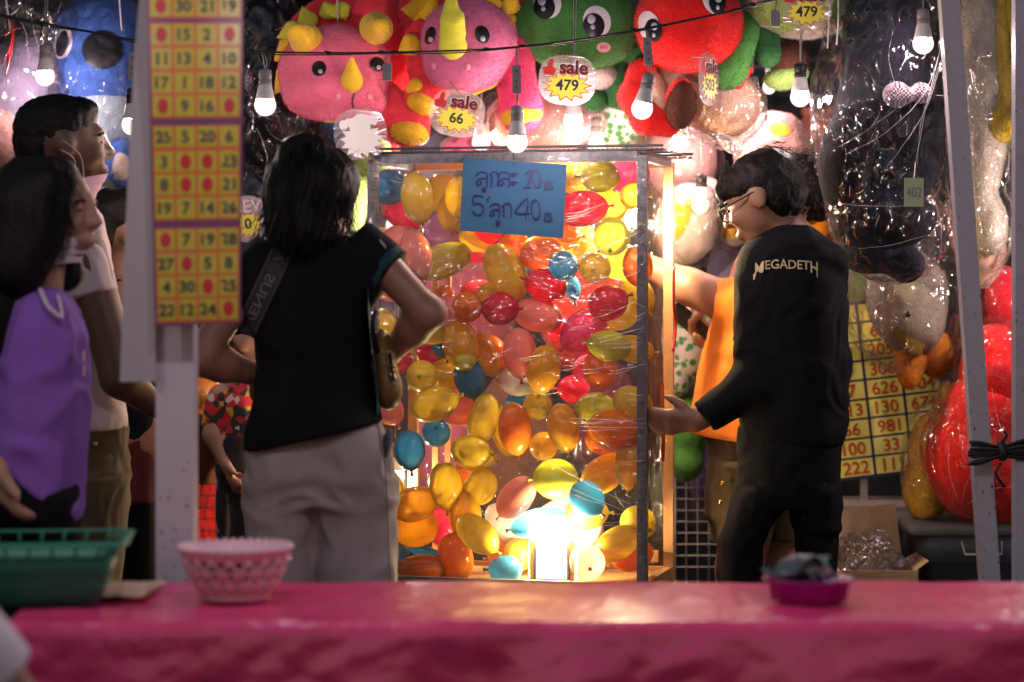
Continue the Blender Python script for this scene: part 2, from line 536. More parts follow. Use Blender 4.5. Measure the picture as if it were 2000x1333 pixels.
# wire mesh display panels behind the box, with far shelves
def mesh_panel(x0, x1, y0, y1, D, step, mt, label):
    p = thing('wire_mesh_panel', label, 'wire panel', P((x0 + x1) / 2, y1, D))
    a, b = P(x0, y0, D), P(x1, y1, D)
    fm = MB()
    for q0, q1 in (((a.x, a.z), (b.x, a.z)), ((a.x, b.z), (b.x, b.z)), ((a.x, a.z), (a.x, b.z)), ((b.x, a.z), (b.x, b.z))):
        fm.tube([(q0[0], D, q0[1]), (q1[0], D, q1[1])], 0.004, 6)
    fm.build('rim', mt, p)
    m = MB(); n = int((b.x - a.x) / step); k = int((a.z - b.z) / step)
    for i in range(1, n): m.tube([(a.x + i * step, D, a.z), (a.x + i * step, D, b.z)], 0.0016, 4)
    for i in range(1, k): m.tube([(a.x, D + 0.003, a.z - i * step), (b.x, D + 0.003, a.z - i * step)], 0.0016, 4)
    tag(m.build('wire_grid', mt, p), kind='stuff')
    mb = MB()
    for x in (a.x + 0.01, b.x - 0.01):
        mb.tube([(x, D + 0.012, b.z), (x, D + 0.012, 0.0)], 0.006, 6)
    mb.build('stand', mt, p)
    return p
mesh_panel(1318, 1440, 820, 1150, 7.25, 0.034, M_WHITEPL, 'white wire mesh panel behind the man in the orange shirt')
mesh_panel(330, 500, 740, 1120, 7.05, 0.034, M_DARKST, 'black wire mesh panel behind the child in the floral trousers')
mesh_panel(-60, 420, -80, 120, 7.8, 0.05, M_DARKST, 'black wire mesh panel high above the big blue whale toy')
mesh_panel(1150, 1600, 130, 620, 8.0, 0.055, M_DARKST, 'dark wire mesh panel on the back wall above the egg toys')

# ================================================================== BALLOON BOX
TH = R(14); BW = 0.7366; BD = 0.37; ZB = 0.488; ZT = 1.58
_fr = P(1265, 545, 6.1)
EU = Vector((math.cos(TH), -math.sin(TH), 0)); EV = Vector((math.sin(TH), math.cos(TH), 0)); EZ = Vector((0, 0, 1))
FL = Vector((_fr.x, _fr.y, 0)) - EU * BW
def BX(u, v, z): return FL + EU * u + EV * v + EZ * z
bx = thing('balloon_box', 'clear plastic wrapped metal cage on legs, filled with loose balloons', 'balloon cage', BX(BW / 2, BD / 2, 0))
m, N, L, b = nodemat('scuffed_black_angle')
tc = N.new('ShaderNodeTexCoord'); v1 = N.new('ShaderNodeTexNoise'); v1.inputs['Scale'].default_value = 55; v1.inputs['Detail'].default_value = 8; v1.inputs['Roughness'].default_value = 0.7
L.new(tc.outputs['Object'], v1.inputs[0])
cr = N.new('ShaderNodeValToRGB'); cr.color_ramp.elements[0].position = 0.42; cr.color_ramp.elements[0].color = (0.05, 0.05, 0.062, 1)
cr.color_ramp.elements[1].position = 0.8; cr.color_ramp.elements[1].color = (0.17, 0.16, 0.19, 1)
L.new(v1.outputs['Fac'], cr.inputs[0]); L.new(cr.outputs[0], b.inputs['Base Color']); b.inputs['Roughness'].default_value = 0.42; b.inputs['Specular IOR Level'].default_value = 0.6
M_ANGLE = m
aw = 0.026
Rz = Matrix((EU, EV, EZ)).transposed()
def bbar(name, p0, p1, w, d, mt, par=bx):
    return MB().bar(p0, p1, w, d, up=EV).build(name, mt, par, False)
for (u, v, nm, mt) in ((aw / 2, 0, 'corner_post', M_ANGLE), (BW - aw / 2, 0, 'corner_post', M_ANGLE), (aw / 2, BD, 'rear_post', M_WOOD), (BW - aw / 2, BD, 'rear_post', M_WOOD)):
    p = MB().box(BX(u, v, (ZT + 0.0) / 2 + 0.001), (aw, aw * 0.8, ZT - 0.004), Rz).build(nm, mt, bx, False)
    if v == 0:
        bl = MB()
        for i in range(22):
            z = ZB + 0.03 + i * (ZT - ZB - 0.06) / 21
            bl.lathe([(0.0028, 0), (0.0028, 0.0025), (0.001, 0.003)], BX(u + random.uniform(-.004, .004), v - aw * 0.4, z), -EV, 6)
        tag(bl.build('rivets', M_DARKST, p), kind='stuff')
for z in (ZB, ZT):
    MB().box(BX(BW / 2, 0, z), (BW - 2 * aw, aw * 0.7, aw), Rz).build('front_rail', M_ANGLE, bx, False)
    MB().box(BX(BW / 2, BD, z), (BW - 2 * aw, aw * 0.7, aw), Rz).build('rear_rail', M_WOOD, bx, False)
    for u in (aw / 2, BW - aw / 2):
        MB().box(BX(u, BD / 2, z), (aw * 0.7, BD - aw, aw), Rz).build('side_rail', M_ANGLE if z == ZT else M_WOOD, bx, False)
MB().box(BX(BW / 2, BD / 2, ZB - 0.004), (BW - 2 * aw, BD - aw, 0.012), Rz).build('floor_board', mat('ply_amber', (0.38, 0.21, 0.07), 0.45, 0.4, 15, 0.4, 70), bx, False)
# inner wooden strips seen at the back left
for u in (0.085, 0.12):
    MB().box(BX(u, BD - 0.03, (ZB + ZT) / 2), (0.016, 0.014, ZT - ZB - 0.05), Rz).build('wooden_strip', M_WOOD, bx, False)
MB().box(BX(BW * 0.78, BD - 0.05, ZB + 0.045), (0.26, 0.02, 0.03), Rz).build('wooden_strip', M_WOOD, bx, False)
# wire shelf on top, wider than the box
wr_ = MB()
n = 64
for i in range(n + 1):
    u = -0.035 + (BW + 0.07) * i / n
    wr_.tube([BX(u, -0.01, ZT + 0.019), BX(u, BD + 0.06, ZT + 0.019)], 0.0016, 4)
for v in (-0.01, 0.13, 0.28, BD + 0.06):
    wr_.tube([BX(-0.04, v, ZT + 0.0155), BX(BW + 0.04, v, ZT + 0.0155)], 0.0026, 5)
tag(wr_.build('wire_shelf', M_DARKST, bx), kind='stuff')
for v in (-0.012, BD + 0.062):
    MB().tube([BX(-0.042, v, ZT + 0.026), BX(BW + 0.042, v, ZT + 0.026)], 0.0035, 6).build('shelf_rim', M_DARKST, bx)
# plastic film: stretched sheets with tension folds
M_FILM = film_mat('box_film', (0.985, 0.985, 0.99), 0.05, 0.14, 0.004, 0.35, 30, (1, 1, 4))
rr = random.Random(3)
att = [(ZB + 0.03 + i * (ZT - ZB - 0.05) / 24 + rr.uniform(-.01, .01), rr.uniform(-0.45, 0.12), rr.uniform(0.05, 0.22), rr.uniform(0.0035, 0.0065)) for i in range(25)]
longf = [(rr.uniform(0.1, 0.6), ZB + rr.uniform(0.1, 1.0), rr.uniform(-0.4, 0.5), rr.uniform(0.08, 0.2)) for i in range(16)]
def film_h(u, z):
    du = BW - aw - u; h = 0
    for (zi, s, Lr, w) in att:
        if du < Lr * 3:
            h += 0.004 * math.exp(-du / Lr) * math.exp(-((z - zi - s * du) / (w * (1 + du * 4))) ** 2)
    for (uc, zc, s, Lr) in longf:
        t = (u - uc)
        if abs(t) < Lr * 2:
            h += 0.003 * math.exp(-(t / Lr) ** 2) * math.exp(-((z - zc - s * t + 0.02 * math.sin(t * 25)) / 0.006) ** 2)
    return h
def f_front(a, c):
    u = 0.004 + (BW - 0.008) * a; z = ZB - 0.005 + (ZT - ZB + 0.006) * c
    e = min(1, min(a, 1 - a, c, 1 - c) * 20)
    return BX(u, -aw * 0.4 - 0.0045 - film_h(u, z) * e - 0.0015 * mnoise.noise(Vector((u * 9, z * 9, 3))) * e, z)
MB().grid(f_front, 150, 230).build('front_film', M_FILM, bx)
def side_film(u, sgn, nm):
    def f(a, c):
        v = BD * a; z = ZB + (ZT - ZB) * c
        return BX(u + sgn * (0.006 + 0.006 * abs(mnoise.noise(Vector((v * 22, z * 2.2, 5)))) * min(1, min(a, 1 - a) * 8)), v, z)
    MB().grid(f, 40, 60).build(nm, M_FILM2, bx)
M_FILM2 = film_mat('box_film_side', (0.97, 0.96, 0.96), 0.04, 0.10, 0.012, 0.5, 20, (6, 6, 0.7))
side_film(BW, 1, 'side_film'); side_film(0, -1, 'side_film')
MB().grid(lambda a, c: BX(BW * a, BD + 0.012 + 0.004 * mnoise.noise(Vector((a * 9, c * 14, 1))), ZB + (ZT - ZB) * c), 40, 60).build('rear_film', M_FILM2, bx)
# bulb glints painted as thin white tubes along creases in the stretched film
def ray_v(x, y, v):
    mm = (x - 1000) / FPX
    D = (v + FL.x * EV.x + FL.y * EV.y) / (mm * EV.x + EV.y)
    return P(x, y, D)
M_CREASE_GLINT = mat('film_crease', (0.75, 0.72, 0.74), 0.25, 0.1, 30, spec=0.8)  # pale gloss that paints the highlight into the film folds
cz = MB(); rr = random.Random(12)
def crease_glint(x0, y0, x1, y1, w=0.0007, bend=6, v=-0.019, n=7):
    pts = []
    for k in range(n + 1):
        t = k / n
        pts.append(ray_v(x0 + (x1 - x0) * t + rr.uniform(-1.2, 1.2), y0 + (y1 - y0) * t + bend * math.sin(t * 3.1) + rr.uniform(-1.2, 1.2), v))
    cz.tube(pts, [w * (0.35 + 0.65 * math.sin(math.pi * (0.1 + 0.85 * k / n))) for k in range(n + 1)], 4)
for row in '''1095 512 1250 452 5|1135 520 1040 545 4|1110 545 1170 528 3|1128 560 1190 540 3|1180 530 1252 505 2|1200 548 1252 528 2|1215 565 1255 548 2|1150 625 1240 588 4|1115 640 1165 628 3|1170 660 1260 640 2|1185 672 1258 668 2|1190 712 1262 690 3|1205 715 1262 712 2|1195 680 1250 674 2|1100 715 1145 708 2|1130 722 1200 716 2|1190 725 1262 710 2
1110 818 1258 828 -3|1115 824 1262 818 3|1130 832 1260 836 2|1225 770 1260 760 2|1228 768 1255 772 2|1225 805 1262 795 2|1060 892 1150 945 3|1075 900 1100 915 2|1120 930 1232 985 2|1110 952 1230 1000 2|1185 1000 1230 1006 1|1000 1024 1120 1020 1|1150 1022 1250 1018 1|985 905 1040 925 2|1000 935 1110 950 2|1205 902 1262 900 1|1210 908 1255 915 1
1225 385 1258 345 3|1228 388 1250 372 2|1240 350 1260 330 2|1060 365 1110 352 2|1100 420 1180 398 4|1110 425 1165 408 3|1095 430 1150 418 2|1235 410 1262 395 1|1238 430 1262 440 1|1245 470 1262 455 1|1240 590 1262 600 1|1238 620 1262 610 1|1030 880 1075 905 2|1010 700 1070 690 2|970 690 1000 680 2|1040 770 1100 765 2|985 800 1060 806 2|1000 812 1050 802 2
880 342 850 338 1|770 345 800 352 2|860 325 878 360 4|1215 985 1200 960 3|1205 755 1215 730 2|1218 760 1225 720 2'''.replace('\n', '|').split('|'):
    a = [float(q) for q in row.split()]
    if rr.random() < .35: continue
    crease_glint(*a[:4], bend=a[4], w=rr.uniform(.0003, .0007))
    if rr.random() < .5: crease_glint(a[0] + rr.uniform(-8, 8), a[1] + rr.uniform(3, 9), a[0] + (a[2] - a[0]) * .6, a[1] + (a[3] - a[1]) * .6 + rr.uniform(2, 8), .0005, 2)
tag(cz.build('film_crease_glints', M_CREASE_GLINT, bx), kind='stuff')
# red tape strips and ties on the right side
M_RED = mat('red_tape', (0.5, 0.012, 0.02), 0.4, 0.2, 20)
MB().grid(lambda a, c: BX(BW + 0.016, 0.10 + 0.05 * a + 0.008 * math.sin(c * 5), 0.80 + 0.20 * c), 2, 10).build('red_tape', M_RED, bx)
MB().tube(smooth_path([BX(BW + 0.018, 0.27, 1.30), BX(BW + 0.02, 0.26, 1.2), BX(BW + 0.022, 0.28, 1.15), BX(BW + 0.02, 0.25, 1.08)]), 0.004, 5).build('red_tie', M_RED, bx)

# blower fan and lamp inside the box
fan = thing('blower_fan', 'round pale plastic blower fan lying on the balloon box floor', 'fan', BX(0.47, 0.26, ZB + 0.004))
fc = BX(0.47, 0.26, ZB + 0.115); fa = (EV * -0.75 + EZ * 0.66).normalized()
M_FANPL = mat('fan_plastic', (0.70, 0.66, 0.50), 0.4, 0.1, 10)
MB().lathe([(0.088, -0.02), (0.096, -0.015), (0.096, 0.02), (0.088, 0.026), (0.078, 0.02), (0.078, -0.012)], fc, fa, 32).build('housing', M_FANPL, fan)
gm = MB()
x_ = fa.orthogonal().normalized(); y_ = fa.cross(x_)
for i in range(18):
    a = 2 * math.pi * i / 18
    gm.tube([fc + fa * 0.024 + (x_ * math.cos(a) + y_ * math.sin(a)) * 0.015, fc + fa * 0.026 + (x_ * math.cos(a) + y_ * math.sin(a)) * 0.084], 0.0013, 4)
gm.build('grille', M_FANPL, fan)
bl = MB()
for i in range(3):
    a = 2 * math.pi * i / 3
    d1 = x_ * math.cos(a) + y_ * math.sin(a); d2 = x_ * math.cos(a + 0.9) + y_ * math.sin(a + 0.9)
    bl.poly([fc + d1 * 0.01, fc + d1 * 0.07 + fa * 0.008, fc + (d1 + d2).normalized() * 0.075, fc + d2 * 0.05 - fa * 0.008], fa * 0.002)
bl.build('blade', M_FANPL, fan)
MB().lathe([(0.016, -0.03), (0.018, 0.028), (0.010, 0.03)], fc, fa, 14).build('motor_hub', M_FANPL, fan)
MB().bar(BX(0.47, 0.27, ZB + 0.004), fc - fa * 0.03, 0.03, 0.03).build('foot', M_FANPL, fan)

lamp = thing('work_lamp', 'glowing square work lamp on the balloon box floor beside the fan', 'lamp', BX(0.475, 0.075, ZB + 0.003))
lc = BX(0.472, 0.075, ZB + 0.055)
lx, ly, ln = EU, EV, EZ
LM = Matrix((lx, ly, ln)).transposed()
MB().box(lc + EV * 0.014, (0.088, 0.040, 0.100), LM).build('housing', M_GREYPL, lamp, False)
fc_ = lc - EV * 0.008
MB().add([fc_ + EU * a * 0.040 + EZ * c * 0.046 for a, c in ((-1, -1), (1, -1), (1, 1), (-1, 1))], [[0, 1, 2, 3]]).build('front_panel', emit_mat('lamp_front', (1.0, 0.74, 0.42), LAMP_E * 0.006), lamp, False)
tc_ = lc + EZ * 0.062 + EV * 0.014
MB().add([tc_ + EU * a * 0.060 + EV * c * 0.028 + EZ * (-0.012 * c) for a, c in ((-1, -1), (1, -1), (1, 1), (-1, 1))], [[0, 1, 2, 3]]).build('top_fill_panel', emit_mat('lamp_top_fill', (1.0, 0.70, 0.34), LAMP_E), lamp, False)  # glow added on top of the housing to light balloons from below
for s in (-1, 1):
    sc_ = lc + EU * s * 0.0615 + EV * 0.014
    MB().add([sc_ + EV * a * 0.016 + EZ * c * 0.046 for a, c in ((-1, -1), (1, -1), (1, 1), (-1, 1))], [[0, 1, 2, 3]]).build('side_panel', emit_mat('lamp_side_fill', (1.0, 0.70, 0.34), LAMP_E * 0.3), lamp, False)  # glow added at each side to brighten the low balloons
    MB().box(lc + EU * s * 0.054 + EV * 0.014, (0.012, 0.034, 0.104), LM).build('bracket', mat('bracket_yellow', (0.55, 0.38, 0.06), 0.5), lamp, False)

# the blue price sheet hung on the front
SG = [(905, 309), (1107, 322), (1100, 466), (898, 451)]
M_PAPER = mat('blue_paper', (0.017, 0.078, 0.165), 0.75, 0.08, 6, 0.15, 140)
M_INK = mat('marker_ink', (0.008, 0.006, 0.085), 0.5, 0.1)
sg = thing('price_sheet', 'blue paper sheet with handwritten purple prices hung on the balloon box', 'price sign', ray_v(1000, 460, -0.03))
VS = -0.034
def sg_pt(a, c):
    p = Vector(SG[0] + (0,)) * (1 - a) * (1 - c) + Vector(SG[1] + (0,)) * a * (1 - c) + Vector(SG[2] + (0,)) * a * c + Vector(SG[3] + (0,)) * (1 - a) * c
    return ray_v(p.x, p.y, VS + 0.004 * math.sin(a * 3.1) * c)
MB().grid(sg_pt, 12, 10).build('paper', M_PAPER, sg)
def stroke(pts, w=9.5):
    q = [ray_v(680 + a / 3.03, 280 + c / 3.03, VS - 0.0022) for a, c in pts]
    q = smooth_path(q, 4)
    ribbon(q, px(w / 3.03, 6.15), -EV, 0.0).build('pen_stroke', M_INK, sg, False)
def oval(cx, cy, rx, ry, sl=0.0):
    return [(cx + rx * math.cos(t) - sl * ry * math.sin(t), cy + ry * math.sin(t)) for t in [2 * math.pi * i / 12 - 1.4 for i in range(13)]]
LO = [[(0, 30), (8, 12), (28, 6), (52, 10), (62, 28), (59, 96)], [(60, 50), (34, 42), (8, 54), (2, 76), (14, 84), (28, 74), (20, 58)]]
KO = [[(6, 94), (8, 34), (0, 24), (14, 8), (34, 6), (46, 28), (44, 92)]]
UU = [[(0, 4), (14, 0), (22, 10), (12, 22), (6, 12), (16, 8), (14, 24)]]
def glyph(G, ox, oy, sx=1, sy=1):
    for s_ in G: stroke([(ox + a * sx, oy + c * sy) for a, c in s_])
glyph(LO, 760, 166); glyph(KO, 842, 166); glyph(UU, 790, 266, 1.1, 1.1); glyph(LO, 892, 166)
for cy in (188, 238):
    stroke([(962, cy - 2), (975, cy - 10), (986, cy), (978, cy + 10), (968, cy + 4), (980, cy - 2), (1004, cy - 8)])
stroke([(1050, 186), (1078, 160), (1062, 264)]); stroke([(1036, 264), (1060, 264), (1082, 262)], 8)
stroke(oval(1112, 210, 24, 52, -0.12))
def bee(x, y): 
    stroke([(x - 20, y + 22), (x - 10, y - 22)], 8); stroke([(x - 22, y - 20), (x + 12, y - 22), (x + 20, y - 10), (x + 2, y), (x + 22, y + 8), (x + 18, y + 22), (x - 22, y + 22)], 8)
bee(1184, 248); bee(1180, 436)
stroke([(800, 318), (746, 312), (742, 362), (776, 356), (802, 384), (788, 420), (756, 424), (738, 402)])
stroke([(842, 314), (826, 328), (830, 350)], 8)
glyph(LO, 840, 354, 0.92, 0.9); glyph(UU, 872, 458, 1.1, 1.2); glyph(KO, 914, 352, 1.1, 0.95)
stroke([(1048, 446), (1062, 326), (988, 408), (1074, 414)]); stroke(oval(1108, 392, 25, 58, -0.05)); stroke([(1204, 462), (1207, 464)], 7)
for (a, c) in ((0.38, 0.0), (0.0, 0.0)):
    q = sg_pt(a, c)
MB().tube([ray_v(1003, 300, -0.03), ray_v(1004, 322, -0.042)], 0.0012, 5).build('hook', M_DARKST, sg)
MB().tube([ray_v(912, 303, -0.025), ray_v(912, 316, -0.040)], 0.0012, 5).build('hook', M_DARKST, sg)

# ------------------------------------------------------------------ balloons
BC = {'Y': ('yellow', (1.0, 0.76, 0.06), 0.24), 'A': ('amber', (1.0, 0.54, 0.02), 0.16), 'G': ('lime green', (0.76, 0.78, 0.07), 0.30), 'O': ('orange', (1.0, 0.27, 0.01), 0.17),
      'P': ('salmon pink', (1.0, 0.33, 0.27), 0.10), 'R': ('crimson', (0.90, 0.02, 0.085), 0.18), 'F': ('hot pink', (1.0, 0.10, 0.28), 0.16), 'B': ('blue', (0.05, 0.33, 0.62), 0.15),
      'V': ('lilac', (0.75, 0.42, 0.72), 0.25), 'W': ('whitish clear', (0.95, 0.90, 0.86), 0.4), 'D': ('deep rust orange', (0.72, 0.18, 0.01), 0.2)}
BM = {k: balloon_mat(v[0].replace(' ', '_'), v[1], v[2]) for k, v in BC.items()}
BKN = {k: mat('knot_' + v[0].replace(' ', '_'), tuple(q * 0.35 for q in v[1]), 0.5) for k, v in BC.items()}
BL = """760 366 36 33 0 B .3|815 387 48 30 82 Y .05|872 382 45 38 30 Y .55|898 386 38 27 90 Y .2|790 412 45 34 35 R .6|840 412 42 20 70 B .95|885 414 36 29 90 Y .4
868 450 40 35 20 V .5|790 478 44 35 20 P .6|813 497 48 28 75 P .15|862 511 58 32 -20 G .2|918 478 44 30 30 F .7|930 466 34 24 20 Y .5|962 455 34 22 10 R .35|1000 476 34 29 20 O .4
1060 498 44 34 10 O .3|1088 462 46 28 0 A .55|988 532 57 36 62 Y .25|992 524 46 29 60 G .6|1100 520 28 27 0 B .03|1066 557 40 30 15 R .15|1072 552 32 22 10 V .5|1058 524 38 22 0 B .85|1118 562 24 15 80 B .7
1138 408 48 33 -6 R .25|1172 345 36 30 0 G .25|1128 352 34 28 0 Y .5|1226 345 42 33 -15 F .5|1192 400 36 31 10 Y .55|1238 384 27 24 0 Y .3|1195 463 36 34 0 G .15|1126 470 48 36 60 Y .55|1106 455 22 18 0 O .3
1163 524 30 29 0 Y .25|1212 512 42 34 10 G .55|1245 520 38 28 85 O .25|1246 572 42 26 60 Y .6|1188 592 38 33 -20 R .15|1204 606 45 38 0 Y .55|1140 646 50 36 -40 F .35|1050 616 48 31 12 P .2|977 603 35 31 0 R .08
912 600 30 29 60 O .08|886 613 34 30 0 P .35|868 576 20 18 0 O .5|934 572 34 25 0 F .75|966 584 36 28 40 Y .6|838 636 42 34 30 Y .35|1015 690 47 31 86 P .1|900 674 50 33 78 A .15|862 664 36 23 72 B .45
845 678 46 32 62 R .7|945 692 46 25 62 A .45|962 690 38 27 60 O .6|908 707 20 14 -5 G .05|917 738 40 29 78 B .3|824 735 31 29 0 Y .15|850 790 47 31 -20 Y .08|870 735 36 33 0 Y .7|900 796 46 35 10 P .55|852 846 28 26 0 B .45
943 820 50 28 102 Y .3|1006 838 50 31 84 O .08|986 842 50 25 76 Y .35|1062 722 46 31 100 A .08|1050 792 28 26 0 Y .25|1022 778 40 25 -40 B .65|1100 836 46 29 78 A .2|1165 802 40 33 12 G .35|1200 842 50 37 18 O .08|1182 858 38 30 0 O .45
1236 787 38 30 22 Y .2|1172 722 36 31 80 O .3|1152 722 32 28 0 F .6|1190 676 42 28 10 G .12|1236 682 40 25 10 Y .45|1010 745 36 27 10 W .6|800 880 38 29 84 B .1|919 882 38 29 8 Y .1|926 890 38 28 12 Y .35
870 950 46 31 86 Y .2|938 952 36 30 -58 Y .35|810 985 43 32 -18 A .15|812 1032 43 35 -10 A .4|865 1030 42 28 80 F .6|909 1010 50 30 84 A .25|933 1044 46 30 42 Y .06|1008 972 46 30 -50 P .2|984 1022 42 28 48 W .6
890 1090 47 32 76 O .2|826 1112 48 27 0 D .05|816 1086 45 18 0 B .45|782 1100 32 26 90 B .35|987 1113 31 26 0 B .05|1052 1022 54 27 -12 B .2|1014 1084 32 30 0 Y .45|1000 1074 46 36 -20 O .8|1085 936 42 37 0 G .25
1146 975 36 31 45 B .06|1146 1002 40 31 0 Y .45|1180 926 50 32 -34 A .35|1232 902 52 29 96 A .15|1147 1098 34 33 60 P .05|1206 1062 46 30 -32 Y .2|1246 1022 34 32 0 Y .35|1236 1086 40 28 -20 O .4|1062 872 28 26 0 A .65
760 560 34 28 20 P .5|748 640 36 28 70 Y .5|770 700 34 27 20 F .6|790 560 30 26 0 Y .8|1010 420 38 28 20 Y .5|960 380 38 30 70 P .6|1060 380 40 30 30 O .6|900 940 32 26 0 O .9|1090 640 30 24 30 R .95|1120 760 30 25 0 R .95|760 800 32 26 60 P .7|755 950 34 28 30 Y .5|740 1080 34 28 0 O .5|745 480 34 26 80 Y .6"""
bl_list = []
for row in BL.replace('\n', '|').split('|'):
    q = row.split()
    if len(q) < 7: continue
    bl_list.append([float(q[0]), float(q[1]), float(q[2]), float(q[3]), float(q[4]), q[5], float(q[6])])
def depth_of(l): return 0.060 + l[6] * 0.25
pos = []
for l in bl_list:
    pos.append([l[0], l[1], depth_of(l), (l[2] + l[3]) / 2 * 6.2 / FPX])
for it in range(60):                     # ease balloons apart in depth only
    for i in range(len(pos)):
        for j in range(i):
            a, c = pos[i], pos[j]
            dx = (a[0] - c[0]) * 6.2 / FPX; dz = (a[1] - c[1]) * 6.2 / FPX
            rr_ = (a[3] + c[3]) * 0.78; d2 = rr_ * rr_ - dx * dx - dz * dz
            if d2 <= 0: continue
            need = math.sqrt(d2); dv = a[2] - c[2]
            if abs(dv) < need:
                mv = (need - abs(dv)) * 0.25 * (1 if dv >= 0 else -1)
                a[2] += mv; c[2] -= mv
    for a in pos: a[2] = min(max(a[2], a[3] + 0.012), BD - a[3] - 0.005)
def balloon(x, y, a, c_, ang, key, v, i):
    cen = ray_v(x, y, v); A = px(a * 1.08, cen.y); B_ = px(c_ * 1.08, cen.y)
    rg = random.Random(i * 13 + 5)
    nose_front = a / c_ < 1.12
    if nose_front:
        ax = Vector((rg.uniform(-.5, .5), -1.0, rg.uniform(-.7, .4))).normalized(); A = B_ * 1.12
    else:
        t = R(ang); s = 1 if rg.random() < 0.5 else -1
        ax = Vector((math.cos(t), 0, -math.sin(t))) * s
        if ax.z > 0.55: ax = -ax if rg.random() < 0.75 else ax
        ax = (ax + Vector((0, rg.uniform(-.35, .25), 0))).normalized()
    prof = []
    nn = 20
    for k in range(nn + 1):
        t = k / nn
        h = -A + 2 * A * t
        r = B_ * math.sqrt(max(0, 1 - (h / A) ** 2))
        if t > 0.6:                       # the neck end is a little pointed
            r *= 1 - 0.10 * ((t - 0.6) / 0.4) ** 2
        if k == nn: r = 0.0028
        prof.append((max(r, 0.0006), h if k < nn else A * 1.02))
    nm = BC[key][0]
    shp = 'round' if nose_front else ('long' if a / c_ > 1.5 else 'oval')
    siz = 'small ' if max(a, c_) < 32 else ('large ' if max(a, c_) > 46 else '')
    lev = 'near the top of' if cen.z > 1.31 else ('in the upper half of' if cen.z > 1.03 else ('in the lower half of' if cen.z > 0.72 else 'close to the floor of'))
    lb = '%s%s %s balloon %s the clear balloon box' % (siz, nm, shp, lev)
    o = thing('balloon', lb, 'balloon', cen, lb.replace('balloon', 'balloons', 1))
    MB().lathe(prof, cen, ax, 22).build('skin', BM[key], o)
    MB().lathe([(0.0025, 0), (0.0038, 0.003), (0.003, 0.006), (0.0062, 0.013), (0.0045, 0.0135)], cen + ax * A * 1.0, ax, 8).build('knot', BKN[key], o)
for i, l in enumerate(bl_list):
    balloon(l[0], l[1], l[2], l[3], l[4], l[5], pos[i][2], i)

# ================================================================== LIGHT BULBS
M_DOME = emit_mat('bulb_dome', (0.95, 0.70, 0.62), 1.45, 0.35)
M_DOME_OFF = mat('bulb_dome_off', (0.75, 0.72, 0.70), 0.3, 0.03)
def bulb(x, y, D, wire, label, tilt=0.0, lit=True, scale=1.0, power=1.0, conn=True, yaw=0, grp=None, mt=None, tint=(1.0, 0.77, 0.73)):
    """x,y,D: centre of the round dome; wire = point the cord hangs from"""
    c = P(x, y, D); wire = Vector(wire)
    o = thing('light_bulb', label, 'light bulb', c - Vector((0, 0, 0.03)), grp)
    up = Vector((math.sin(R(tilt)), 0.05 * yaw, math.cos(R(tilt)))).normalized()
    r = 0.0265 * scale
    dome = [(r * math.sin(t), -r * math.cos(t) * 1.0) for t in [0.05 + i * 2.10 / 11 for i in range(12)]]
    MB().lathe(dome, c, up, 20).build('glowing_dome' if lit else 'dome', M_DOME if lit else M_DOME_OFF, o)
    MB().lathe([(r * 0.83, r * 0.54), (r * 0.87, r * 0.56), (r * 0.80, r * 0.95), (r * 0.64, r * 1.75), (r * 0.56, r * 1.95)], c, up, 20).build('heat_sink', M_WHITEPL, o)
    MB().lathe([(r * 0.58, r * 1.95), (r * 0.60, r * 2.0), (r * 0.60, r * 2.3), (r * 0.56, r * 2.34), (r * 0.56, r * 2.42), (r * 0.60, r * 2.46), (r * 0.58, r * 3.2), (r * 0.3, r * 3.35)], c, up, 16).build('socket', mt or M_GREYPL, o)
    top = c + up * r * 3.3
    cord = smooth_path([top, top + (wire - top) * 0.5 + Vector((0.004, 0, 0)), wire], 4)
    if conn and (wire - top).length > 0.09:
        d = (wire - top).normalized(); mid = top + d * max(0.055, (wire - top).length * 0.45)
        cb = MB(); cb.bar(mid - d * 0.034, mid + d * 0.034, 0.021, 0.014, up=(0, 1, 0)); cb.build('connector_block', M_GREYPL, o, False)
        MB().tube([mid - d * 0.034, mid + d * 0.034 - d * 0.068], 0.001).build('screw', M_DARKST, o) if False else None
        sb = MB()
        for q in (-0.02, -0.004, 0.02): sb.lathe([(0.0028, 0), (0.0028, 0.002), (0.001, 0.0024)], mid + d * q + Vector((0, -0.0105, 0)), (0, -1, 0), 8)
        sb.build('screw_row', M_DARKST, o)
    for s in (-1, 1):
        MB().tube([q + Vector((0.0035 * s * math.sin(math.pi * min(1, i / (len(cord) - 1))), 0, 0)) for i, q in enumerate(cord)], 0.0016, 5).build('cord', M_GREYPL, o)
    if lit:
        li = bpy.data.objects.new('bulb_light', bpy.data.lights.new('bulb_light', 'POINT'))
        COL.objects.link(li); li.parent = o
        li.data.energy = BULB_W * power; li.data.color = tint; li.data.shadow_soft_size = 0.012
        li.location = c - up * r * 0.45 - o.location
    return o
WPTS = [(-80, 12), (80, 45), (180, 63), (270, 80), (380, 94), (490, 101), (640, 104), (760, 103), (870, 100), (950, 97), (1020, 91), (1130, 78), (1250, 58), (1400, 28), (1475, 8), (1600, -25), (1720, -60)]
def wire_at(x):
    for (a, c) in zip(WPTS, WPTS[1:]):
        if a[0] <= x <= c[0]:
            return P(x, a[1] + (c[1] - a[1]) * (x - a[0]) / (c[0] - a[0]), 5.9)
w = thing('bulb_cable', 'black cable strung in front of the toys carrying the bare bulbs', 'cable', P(640, 104, 5.9))
MB().tube(smooth_path([P(a, c, 5.9) for a, c in WPTS], 4), 0.0026, 6).build('cable', M_WIRE, w)
MB().tube(smooth_path([P(a, c + 3 + 2 * math.sin(a * 0.03), 5.895) for a, c in WPTS], 4), 0.0016, 6).build('twin_cable', M_WIRE, w)
